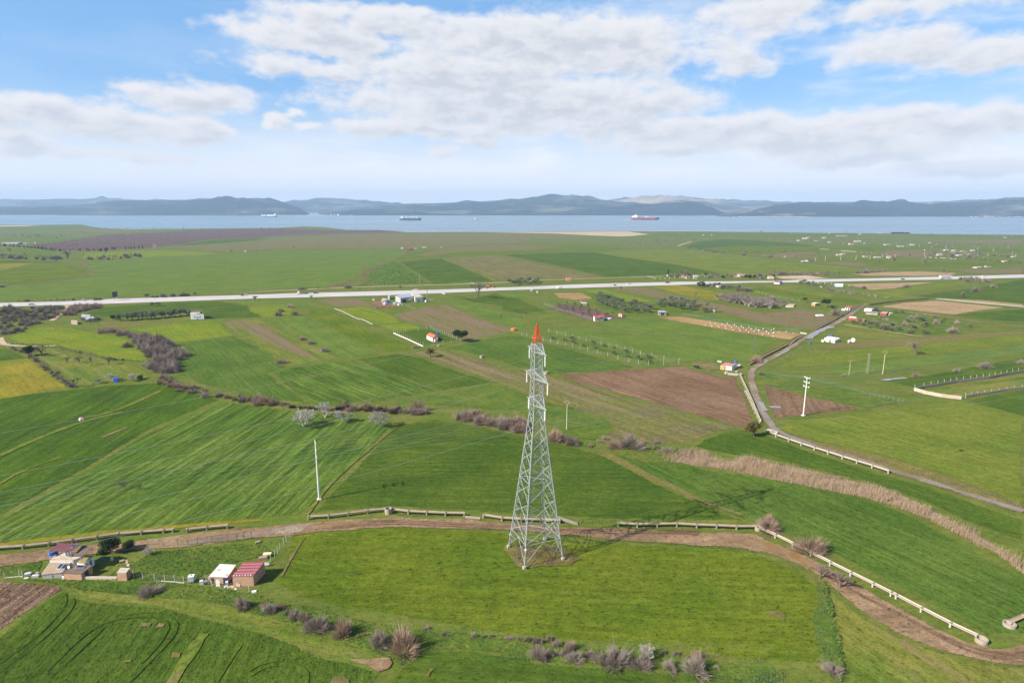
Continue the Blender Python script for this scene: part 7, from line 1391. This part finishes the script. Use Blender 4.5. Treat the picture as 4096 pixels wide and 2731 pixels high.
for j in (('barrel','blue heap of plastic in the barn yard','heap','M1',575,545,(4.2,2.2,1.2),bluep,.2),('appliance','white chest in front of the barn yard','chest','M1',440,625,(1.6,1.2,1.4),white,.1),('trailer','pale trailer body in the barn yard','trailer','M1',425,560,(2.6,1.8,2.2),wt,.3),('appliance','white box beside the trailer body','box','M1',500,600,(1.6,1.6,1.6),wt,.5),('tarpaulin','blue sheet covered bale near the barn corner','bale','M1',850,590,(1.6,1.4,1.2),bluep,.4),('appliance','white tarped pile near the barn corner','pile','M1',780,615,(2.4,2.0,1.7),wt,.3),('appliance','white tank block at the barn corner','block','M1',890,650,(1.6,1.2,1.9),white,.1),('container','grey green crate at the barn front corner','crate','M1',965,645,(2.6,1.6,1.7),mat('pale_green_paint',(.30,.38,.28)),.1),('barrel','white cistern right of the annex','cistern','M1',1750,540,(1.4,1.4,1.8),white,0,None,0,True),('canopy','cream awning at the barn door','awning','M1',1140,530,(5.6,2.4,.4),mat('cream_sheet',(.62,.56,.44)),.15,('X',.2),2.0),('pile','heap of timber right of the white cistern','heap','M1',1920,500,(4.0,2.6,1.3),woodc,.2,('Y',.15)),('tub','white trough left of the barn yard','trough','M1',110,480,(1.6,1.2,1.1),wt,.1),('heap','orange rubber heap in the stubble field','heap','B1',2255,368,(3.4,2.2,1.5),mat('orange_rubber',(.55,.16,.03),.7),.2,None,0,True),('kiosk','orange brick kiosk beside the service path','kiosk','A2',585,796,(5.0,3.4,3.0),orangew,.1),('heap','white plastic heap left of the ditch channel','heap','B3',598,245,(5,2.2,1.0),white,.2),('tub','blue bin at the low cottage','bin','M4',1245,1075,(.5,.5,.7),mat('violet_blue_plastic',(.06,.05,.35),.4),0,None,0,True),('block','pale block heap before the low cottage','heap','M4',990,1085,(1.2,.8,1.0),mat('pink_render',(.55,.40,.34)),.2),('frame_panel','white frame right of the dark red shed','frame','M3',1830,365,(2.2,.3,2.0),white,.3,('X',.4))): junk(*j)
# ---- vehicles
tyre=mat('tyre',(.02,.02,.02),.8); gl=glass
def car(reg,x,y,col,label,cat='car',L=4.5,van=False,pick=False,rev=False):
    p=G(reg,x,y); ang=HWY+(math.pi if rev else 0); e=empty('car',p,ang,label,cat,'cars on the highway'); m=mat('paint_'+'_'.join('%d'%int(c*100) for c in col),col,.3,.1,var=.04,spec=.6); w=1.78
    h=1.0; mb=MB(); prof=[(-L/2,.35),(-L/2,.80),(-L/2+.15,.92),(L/2-1.3,.95),(L/2-.12,.78),(L/2,.6),(L/2,.32)]
    mb.prism([Vector((a,-w/2,b)) for a,b in prof],[Vector((a,w/2,b)) for a,b in prof]); mb.build('body',m,e)
    top=1.95 if van else 1.48; cab=[(-L/2+.25,.93),(-L/2+.7,top),(.35,top),(1.05,.94)] if not pick else [(-.5,.93),(-.35,top),(.7,top),(1.3,.94)]
    mb=MB(); mb.prism([Vector((a,-w/2+.12,b)) for a,b in cab],[Vector((a,w/2-.12,b)) for a,b in cab]); mb.build('window',gl,e)
    mb=MB(); x0,x1=cab[1][0],cab[2][0]; mb.box(((x0+x1)/2,0,top+.02),(x1-x0+.1,w-.2,.07)); mb.build('roof',m,e)
    for sx in (-L*.31,L*.31):
        for sy in (-1,1):
            q=MB(); q.tube((0,-.11,0),(0,.11,0),.33,.33,12); o=q.build('wheel',tyre,e); o.location=(sx,sy*(w/2-.1),.33)
    return e
pA,pB=at(*P('A0',600,985)),at(*P('A2',1600,820)); HWY=math.atan2(pB.y-pA.y,pB.x-pA.x)
W_=(.75,.75,.74)
car('A0',275,1007,(.45,.47,.48),'silver hatchback farthest left on the highway'); car('A0',705,973,W_,'white car on the far lanes at the left',rev=True); car('A0',2085,926,(.03,.04,.05),'dark car just behind a white car'); car('A0',2108,928,W_,'white car overtaking a dark car near the leaning tree')
car('A1',565,907,(.05,.08,.10),'dark teal car behind the flatbed truck'); car('A1',1415,880,W_,'white pickup on the far lanes above the barn',pick=True,L=4.9,rev=True); car('A2',985,845,W_,'white van in the near lanes right of the middle',van=True,L=4.8); car('A2',1102,828,W_,'white car in the far lanes above the white van',rev=True); car('A2',1435,818,(.02,.02,.03),'black car in front of the roadside houses'); car('A3',1313,792,(.07,.06,.05),'dark brown car ahead of the lorry'); car('A3',2005,765,W_,'white car farthest right on the highway',rev=True)
car('A3',105,783,(.04,.07,.14),'dark blue car parked at the roadside house')['group']='cars parked off the highway'
e=empty('flatbed_truck',G('A1',440,912),HWY+math.pi,'white cab flatbed truck with an empty long bed','truck'); mb=MB(); mb.prism([Vector((a,-1.05,b)) for a,b in((1.6,.6),(3.6,.6),(3.6,1.5),(3.0,2.6),(1.7,2.6))],[Vector((a,1.05,b)) for a,b in((1.6,.6),(3.6,.6),(3.6,1.5),(3.0,2.6),(1.7,2.6))]); mb.build('cab',white,e); MB().box((-2.4,0,.85),(7.6,2.1,.22)).build('bed',tyre,e)
MB().prism([Vector((3.62,-.9,1.6)),Vector((3.62,.9,1.6)),Vector((3.15,.9,2.45)),Vector((3.15,-.9,2.45))],[Vector((3.66,-.9,1.6)),Vector((3.66,.9,1.6)),Vector((3.19,.9,2.45)),Vector((3.19,-.9,2.45))]).build('windscreen',gl,e)
for sx in (-4.6,-3.4,2.7):
    for sy in (-1,1): o=MB().tube((0,-.15,0),(0,.15,0),.45,.45,12).build('wheel',tyre,e); o.location=(sx,sy*.95,.45)
e=empty('lorry',G('A3',1685,785),HWY,'white lorry with a long grey box trailer','lorry'); MB().box((-2.5,0,2.45),(12.8,2.5,2.7)).build('trailer',mat('trailer_grey',(.50,.51,.50),.5,var=.06),e); MB().box((-2.5,0,1.0),(12.0,2.0,.18)).build('chassis',tyre,e); mb=MB(); mb.prism([Vector((a,-1.2,b)) for a,b in((4.4,.6),(6.9,.6),(6.9,1.9),(6.5,3.3),(4.4,3.4))],[Vector((a,1.2,b)) for a,b in((4.4,.6),(6.9,.6),(6.9,1.9),(6.5,3.3),(4.4,3.4))]); mb.build('cab',white,e)
MB().box((6.78,0,2.5),(.1,2.0,.9),0,('Y',rad(-16))).build('windscreen',gl,e)
for sx in (-7.4,-6.2,-5.0,3.6,5.9):
    for sy in (-1,1): o=MB().tube((0,-.17,0),(0,.17,0),.5,.5,12).build('wheel',tyre,e); o.location=(sx,sy*1.05,.5)
orp=mat('orange_machine_paint',(.62,.20,.03),.45); e=empty('road_grader',G('A1',2057,858),HWY,'orange road grader on the far verge of the highway','grader'); MB().box((-2.6,0,1.6),(3.2,1.7,1.3)).build('engine_hood',orp,e); mb=MB(); mb.prism([Vector((-.9,-.2,1.8)),Vector((4.4,-.2,1.2)),Vector((4.4,.2,1.2)),Vector((-.9,.2,1.8))],[Vector((-.9,-.2,2.2)),Vector((4.4,-.2,1.55)),Vector((4.4,.2,1.55)),Vector((-.9,.2,2.2))]); mb.build('beam',orp,e); MB().box((-.2,0,2.5),(1.5,1.5,1.5)).build('cab_window',gl,e); MB().box((-.2,0,3.32),(1.8,1.7,.14)).build('cab_roof',orp,e); MB().box((1.6,0,.6),(.25,3.4,.7),.4).build('blade',orp,e)
for sx in (-3.4,-1.9,4.2):
    for sy in (-1,1): o=MB().tube((0,-.2,0),(0,.2,0),.65,.65,14).build('wheel',tyre,e); o.location=(sx,sy*1.05,.65)
e=empty('van',G('A2',510,868),HWY,'white van with a red stripe parked on the near verge','van'); MB().prism([Vector((a,-.95,b)) for a,b in((-2.6,.4),(2.7,.4),(2.7,1.1),(1.9,2.2),(-2.6,2.3))],[Vector((a,.95,b)) for a,b in((-2.6,.4),(2.7,.4),(2.7,1.1),(1.9,2.2),(-2.6,2.3))]).build('body',white,e); MB().box((-.2,0,.75),(5.0,1.94,.18)).build('stripe',red,e); MB().box((1.2,0,1.7),(1.2,1.93,.6)).build('window',gl,e)
for sx in (-1.7,1.8):
    for sy in (-1,1): o=MB().tube((0,-.12,0),(0,.12,0),.36,.36,12).build('wheel',tyre,e); o.location=(sx,sy*.85,.36)
e=empty('roadside_sign',G('A0',988,965),rad(80),'dark billboard seen from behind beside the highway','sign'); MB().box((0,0,5.0),(5.5,.25,4.6)).build('board',mat('dark_board',(.06,.065,.07),.7),e); [MB().box((x,0,1.4),(.3,.3,2.8)).build('post',gpost,e) for x in(-1.8,1.8)]
# ---- ships
def hull(L,B,D,m,e,boot=None,rake=.06):
    st=[(-.5,.75,.0),(-.47,.92,0),(-.35,1,0),(.30,1,0),(.42,.72,0),(.48,.30,0),(.5,.03,1)]; vs=[];fs=[]
    for (u,b,_) in st:
        k=1 if u<.40 else .55
        for y in (-1,1): vs+=[Vector((u*L-(rake*L if u>.45 else 0),y*b*B/2*k,-2)),Vector((u*L,y*b*B/2,D*(1.12 if u>.4 else 1.0)))]
    for i in range(len(st)-1):
        a=4*i; fs+=[(a,a+4,a+5,a+1),(a+2,a+3,a+7,a+6),(a+1,a+5,a+7,a+3),(a,a+2,a+6,a+4)]
    fs+=[(0,1,3,2),(4*len(st)-4,4*len(st)-2,4*len(st)-1,4*len(st)-3)]; MB().add(vs,fs).build('hull',m,e)
def sea_at(reg,x,y): 
    p=onz(*P(reg,x,y),SEA); return p
def foam(e,L,B,side):
    mb=MB(); n=14
    for s in(-1,1): mb.prism([Vector((side*(L*.5),s*B*.1,.05)),Vector((-side*L*.7,s*B*.9,.05)),Vector((-side*L*.7,s*B*.75,.05))][::(1 if s*side>0 else -1)],[Vector((side*(L*.5),s*B*.1,.25)),Vector((-side*L*.7,s*B*.9,.25)),Vector((-side*L*.7,s*B*.75,.25))][::(1 if s*side>0 else -1)])
    mb.box((-side*L*.66,0,.15),(L*.34,B*.45,.2)); mb.build('wake',white,e)
shw=mat('ship_white',(.82,.82,.80),.5,var=.04)
p=sea_at('S3',800,312); k=mpp(p)*REG['S3'][2]; L=905*k
e=empty('tanker_ship',p,rad(2),'long red hulled tanker with a white bridge at its stern','ship'); hull(L,L*.15,72*k,mat('tanker_red',(.24,.035,.045),.6,var=.08,scale=.05),e); 
mb=MB(); X=-.5*L; mb.box((X+.115*L,0,72*k+24*k),(.16*L,L*.12,48*k)); mb.box((X+.13*L,0,72*k+58*k),(.10*L,L*.10,22*k)); mb.box((X+.20*L,0,72*k+55*k),(.05*L,L*.15,14*k)); mb.box((X+.15*L,0,72*k+85*k),(6*k*3,6*k*3,34*k)); mb.build('bridge',shw,e); MB().box((X+.055*L,0,72*k+40*k),(.03*L,.05*L,55*k)).build('funnel',mat('tanker_red',(.36,.045,.055)),e)
mb=MB(); [mb.box((X+L*f,0,72*k+z*k/2),(w_*k,20*k,z*k)) for f,w_,z in((.50,18,38),(.545,22,40),(.585,34,20),(.30,10,16),(.36,12,10),(.70,10,14),(.78,8,10))]; mb.box((X+.6*L,0,72*k+6*k),(.7*L,10*k,6*k)); mb.build('deck_gear',shw,e); MB().box((X+.96*L,0,72*k+24*k),(5*k,5*k,48*k)).build('mast',shw,e); foam(e,L,L*.15,1)
p=sea_at('S2',492,243); k=mpp(p)*REG['S2'][2]; L=512*k
e=empty('bulk_carrier',p,rad(2),'black hulled bulk carrier with four deck cranes','ship'); hull(L,L*.16,44*k,mat('bulker_hull',(.055,.04,.055),.6,var=.15,scale=.04),e); mb=MB(); X=-.5*L; mb.box((X+.09*L,0,44*k+18*k),(.10*L,L*.13,36*k)); mb.box((X+.10*L,0,44*k+42*k),(.06*L,L*.13,14*k)); mb.build('bridge',shw,e); MB().box((X+.045*L,0,44*k+18*k),(.03*L,.05*L,32*k)).build('funnel',mat('bulker_hull',(.055,.04,.055)),e)
for f in (.30,.465,.625,.79):
    mb=MB(); mb.box((X+L*f,0,44*k+22*k),(10*k,10*k,44*k)); mb.box((X+L*f-36*k,0,44*k+28*k),(72*k,4*k,5*k)); mb.build('deck_crane',shw,e)
mb=MB(); [mb.box((X+L*f,0,44*k+3*k),(.10*L,.10*L,6*k)) for f in(.22,.38,.545,.71,.86)]; mb.build('hatch',mat('bulker_hull',(.055,.04,.055)),e); foam(e,L,L*.16,1)
p=sea_at('S1',275,286); k=mpp(p)*REG['S1'][2]; L=395*k
e=empty('container_ship',p,rad(-2),'blue hulled ship loaded with white containers','ship'); hull(L,L*.15,26*k,mat('blue_hull',(.05,.14,.26),.5,var=.08,scale=.05),e); X=-.5*L; mb=MB(); mb.box((X+.86*L,0,26*k+24*k),(.08*L,L*.12,52*k)); mb.box((X+.89*L,0,26*k+56*k),(.02*L,.02*L,30*k)); mb.build('bridge',shw,e)
for f,w_ in ((.10,.09),(.25,.09),(.42,.08),(.55,.17),(.72,.13)): MB().box((X+L*f,0,26*k+14*k),(L*w_,L*.12,28*k)).build('container_stack',shw,e)
foam(e,L,L*.15,1)
p=sea_at('S1',1778,268); k=mpp(p)*REG['S1'][2]; L=290*k
e=empty('cargo_ship',p,0,'small grey cargo ship with two masts near the far shore','ship'); hull(L,L*.16,18*k,mat('grey_hull',(.17,.24,.28),.6),e); X=-.5*L; MB().box((X+.91*L,0,18*k+16*k),(.12*L,.12*L,34*k)).build('bridge',shw,e); [MB().box((X+f*L,0,18*k+20*k),(8*k,8*k,42*k)).build('mast',shw,e) for f in(.35,.62)]; foam(e,L,L*.16,-1)
p=sea_at('S2',2000,226); k=mpp(p)*REG['S2'][2]; L=85*k
e=empty('pilot_boat',p,0,'small pink red boat trailing a white wake','boat'); hull(L,L*.26,14*k,mat('boat_pink',(.55,.22,.18),.5),e); MB().box((-.08*L,0,14*k+9*k),(.3*L,.18*L,18*k)).build('wheelhouse',shw,e); MB().box((-.05*L,0,30*k),(3*k,3*k,22*k)).build('mast',shw,e); MB().box((-.5*L-50*k,0,.2),(100*k,6*k,.3)).build('wake',shw,e)
for (r,x,y,w_,l) in (('S3',600,376,24,'tiny white boat below the red tanker'),('A2',810,248,14,'dark small boat left of the red tanker'),('A0',590,285,8,'tiny white sail at the left of the strait'),('A0',1447,305,8,'tiny white sail left of the container ship'),('A1',875,283,10,'tiny white boat between the ships')):
    p=sea_at(r,x,y); k=mpp(p)*REG[r][2]; L=w_*k; e=empty('small_boat',p,0,l,'boat'); hull(L,L*.3,L*.14,shw if 'white' in l else mat('grey_hull',(.17,.24,.28)),e); MB().box((-.1*L,0,L*.24),(L*.3,L*.18,L*.22)).build('wheelhouse',shw,e)
# ---- houses too far to show more than walls and roof
farw=mat('pale_far_wall',(.40,.37,.33),.8)
RC={'r':mat('faded_red_tiles',(.26,.08,.06)),'w':mat('pale_far_roof',(.42,.41,.39)),'g':mat('grey_sheet',(.42,.43,.44)),'t':mat('tan_roof',(.45,.30,.18)),'d':felt}
def far(reg,x,y,wpx,hpx,rc,label,wall=None,name='house',cat='house',dep=.7,group=None):
    p=G(reg,x,y); k=mpp(p)*REG[reg][2]; w_,h=wpx*k*.82,max(2.0,hpx*k*.9); e=empty(name,p,rad(random.uniform(-12,16)),label,cat,group); d=w_*dep
    MB().box((0,d/2,h*.36-.1),(w_,d,h*.72+.2)).build('wall',wall or farw,e)
    a=[Vector((-w_*.54,-.3,h*.70)),Vector((w_*.54,-.3,h*.70)),Vector((w_*.54,d+.3,h*.70)),Vector((-w_*.54,d+.3,h*.70))]; r0,r1=Vector((-w_*.54,d/2,h)),Vector((w_*.54,d/2,h)); MB().add(a+[r0,r1],[(0,1,5,4),(2,3,4,5),(1,2,5),(3,0,4),(3,2,1,0)]).build('roof',RC[rc],e)
    if wpx>25:
        for f in (-.28,.05,.3): MB().box((w_*f,-.03,h*.36),(w_*.10,.1,h*.26)).build('window',gl,e)
    return e
for a in (('A1',1362,538,50,20,'r','dark red farmhouse at the end of the dark ditch',mat('dark_red_wall',(.22,.02,.03),.7)),('A1',1300,528,26,14,'w','white hut left of the dark red farmhouse'),('A1',1415,527,22,10,'g','grey hut right of the dark red farmhouse'),('A1',1490,519,44,11,'w','low white shed right of the dark red farmhouse'),('A1',1637,513,12,9,'w','lone white hut on the far field path'),
 ('A2',1562,772,36,28,'r','white roadside house left of the bare tree'),('A2',1605,782,30,34,'r','white roadside house under the bare tree'),('A2',1672,780,40,30,'w','white roadside house right of the bare tree'),('A2',1450,760,40,22,'d','small roadside hut under the pale poplar'),('A2',2000,768,60,22,'r','low red roofed house of the second roadside group'),('A2',2075,766,70,26,'t','tan roofed house of the second roadside group'),('A2',2320,782,52,26,'t','tan canopy house touching the dark hedge'),('A2',2240,780,30,14,'d','dark blue shed right of the dark hedge'),
 ('A2',710,985,46,22,'r','orange roofed hut in the clutter of the bare orchard'),('A2',720,1005,50,16,'w','white lean-to below the orange roofed hut'),('A2',1262,1038,44,22,'r','white hut with red roof inside the olive grove'),('A2',1205,1032,30,12,'w','low white shed left of the hut in the olive grove'),('A2',1820,1072,40,14,'w','white tarp hut below the two olives'),('A2',318,905,16,12,'w','white hut below the highway left of the olives'),('A2',270,890,22,12,'g','grey car body shed near the highway'),('A2',1900,855,80,18,'w','ruined white hut in the garden strip'),
 ('A3',520,636,64,20,'d','long white house at the left of the white poles'),('A3',460,640,34,10,'w','low white shed left of the long white house'),('A3',305,600,20,12,'t','tan hut on the far field edge'),('A3',770,585,50,14,'w','low white hut left of a pair'),('A3',805,582,44,18,'t','tan hut right of a pair'),('A3',995,598,44,20,'d','dark roofed barn behind the white poles'),('A3',1195,605,38,18,'t','tan fronted hut on the far plain'),('A3',1100,605,60,10,'w','flat white shed among far hedges'),('A3',875,492,44,20,'r','orange red house in the far trees'),('A3',930,468,60,12,'w','long white greenhouse in the far trees'),('A3',470,445,40,14,'w','white cottage in the far village'),('A3',500,440,26,16,'g','grey cottage in the far village'),('A3',415,462,26,12,'w','small white cottage left of the far village'),('A3',640,438,34,12,'w','white cottage right of the far village'),('A3',570,462,24,8,'w','low white hut below the far village'),('A3',685,474,30,10,'w','low white hut right of the evergreen'),('A3',800,420,90,8,'t','long low sheds near the shore'),('A3',985,482,16,10,'w','small white hut right of the greenhouse'),('A3',945,406,22,8,'w','white hut near the shore'),('A3',1120,396,40,6,'w','long white shed on the shore'),('A3',685,397,20,6,'w','white hut on the shore'),
 ('A3',1510,540,22,10,'d','dark hut left of the far clutter'),('A3',1635,585,50,16,'w','big white tent of the far clutter'),('A3',1690,545,40,14,'w','white hut at the top of the far clutter'),('A3',1755,550,36,16,'g','grey white hut in the middle of the far clutter'),('A3',1805,588,50,14,'w','white greenhouse of the far clutter'),('A3',1915,548,36,14,'w','white hut at the right of the far clutter'),('A3',1830,552,30,10,'t','tan hut of the far clutter'),('A3',1300,510,56,10,'w','low white shed behind the white poles'),('A3',1395,498,40,12,'w','white hut behind the second white poles'),('A3',1190,496,60,10,'g','grey sheds left of the low white shed'),('A3',1550,480,20,10,'w','small white hut far right of the greenhouse'),('A3',2050,685,50,18,'d','dark barn at the right edge of the far plain'),('A3',1970,694,70,10,'w','low white shed left of the dark barn'),('A3',2200,640,60,14,'t','pinkish hut at the right edge of the far plain'),('A3',1200,610,24,8,'w','small white hut beside the tan fronted one'),('A3',2195,434,22,8,'w','white hut in the shore belt'),('A3',2270,600,40,10,'w','white shed in the far right orchard'),
 ('A0',80,487,150,16,'g','long grey shed at the far left'),('A0',212,487,36,12,'w','white hut right of the long grey shed'),('A0',300,477,22,10,'g','small hut at the orchard corner'),('A0',2098,552,18,12,'w','white van like hut on the far field path'),('A3',615,858,22,16,'w','white drum hut on the slope olives'),('A2',1740,410,16,8,'w','white hut left of a pair on the shore meadow'),('A2',1810,412,12,7,'w','white hut right of a pair on the shore meadow')):
    far(*a)
for i,(x,y) in enumerate(((2125,545),(2150,543),(2170,543),(2195,543),(2255,540),(2305,538))):
    p=G('A0',x,y); e=empty('cow',p,random.uniform(0,3)+.2,'dark cow grazing along the far field path','cow','cattle on the far field path'); mb=MB(); mb.sphere((0,0,1.05),.5,10,8,(2.1,.8,.95)); mb.sphere((1.25,0,1.25),.26,8,6,(1.5,.8,.9)); mb.tube((.8,0,1.2),(1.2,0,1.3),.3,.2,8); [mb.tube((sx*.75,sy*.25,.95),(sx*.78,sy*.25,0),.14,.07,6) for sx in(-1,1) for sy in(-1,1)]; mb.tube((-1.0,0,1.3),(-1.15,0,.6),.05,.03,5); mb.build('body',mat('dark_hide',(.035,.03,.028),.8),e,True)
def town(reg,seq,n,D,label,g):
    pp=pts([reg]+seq)
    for i in range(n):
        a=random.random(); j=random.randrange(len(pp)-1); x=pp[j][0]+(pp[j+1][0]-pp[j][0])*a; y=pp[j][1]+(pp[j+1][1]-pp[j][1])*a-random.random()*2.0; d=ray(x,y); X=d[0]/d[1]*D; e=empty('house',(X,D,SEA+.6),random.uniform(-.3,.3),label,'house',g); w_=random.uniform(7,15); h=random.uniform(4,7); MB().box((0,0,h/2),(w_,12,h)).build('wall',farw,e); MB().box((0,0,h+.4),(w_+1,13,1.2)).build('roof',RC[random.choice('rwt')],e)
town('A3',[(-150,240),(60,240),(130,242),(360,244)],26,6440,'tiny pale house of the village under the cut hill','houses on the far shore'); town('A3',[(1900,254),(2060,256),(2352,254)],16,6350,'tiny pale house on the far shore at the right','houses on the far right shore'); town('A1',[(790,226),(870,228),(400,230),(100,232)],14,7420,'tiny pale house on the flat shore behind the ships','houses behind the ships')
# ================================================================== air
HAZE=7.5e-5
hb=MB(); hb.box((0,7700,185),(25600,15940,440))
hm=bpy.data.materials.new('haze_air'); hm.use_nodes=True; hm.node_tree.nodes.clear(); t=NT(hm.node_tree)
pv=t.node('ShaderNodeVolumePrincipled'); pv.inputs['Color'].default_value=(.49,.70,1.0,1); pv.inputs['Density'].default_value=HAZE; pv.inputs['Anisotropy'].default_value=.0
ho=t.node('ShaderNodeOutputMaterial'); t.l.new(pv.outputs[0],ho.inputs['Volume'])
hz=tag(hb.build('haze',hm),'thin blue air between the camera and the far hills',kind='stuff')
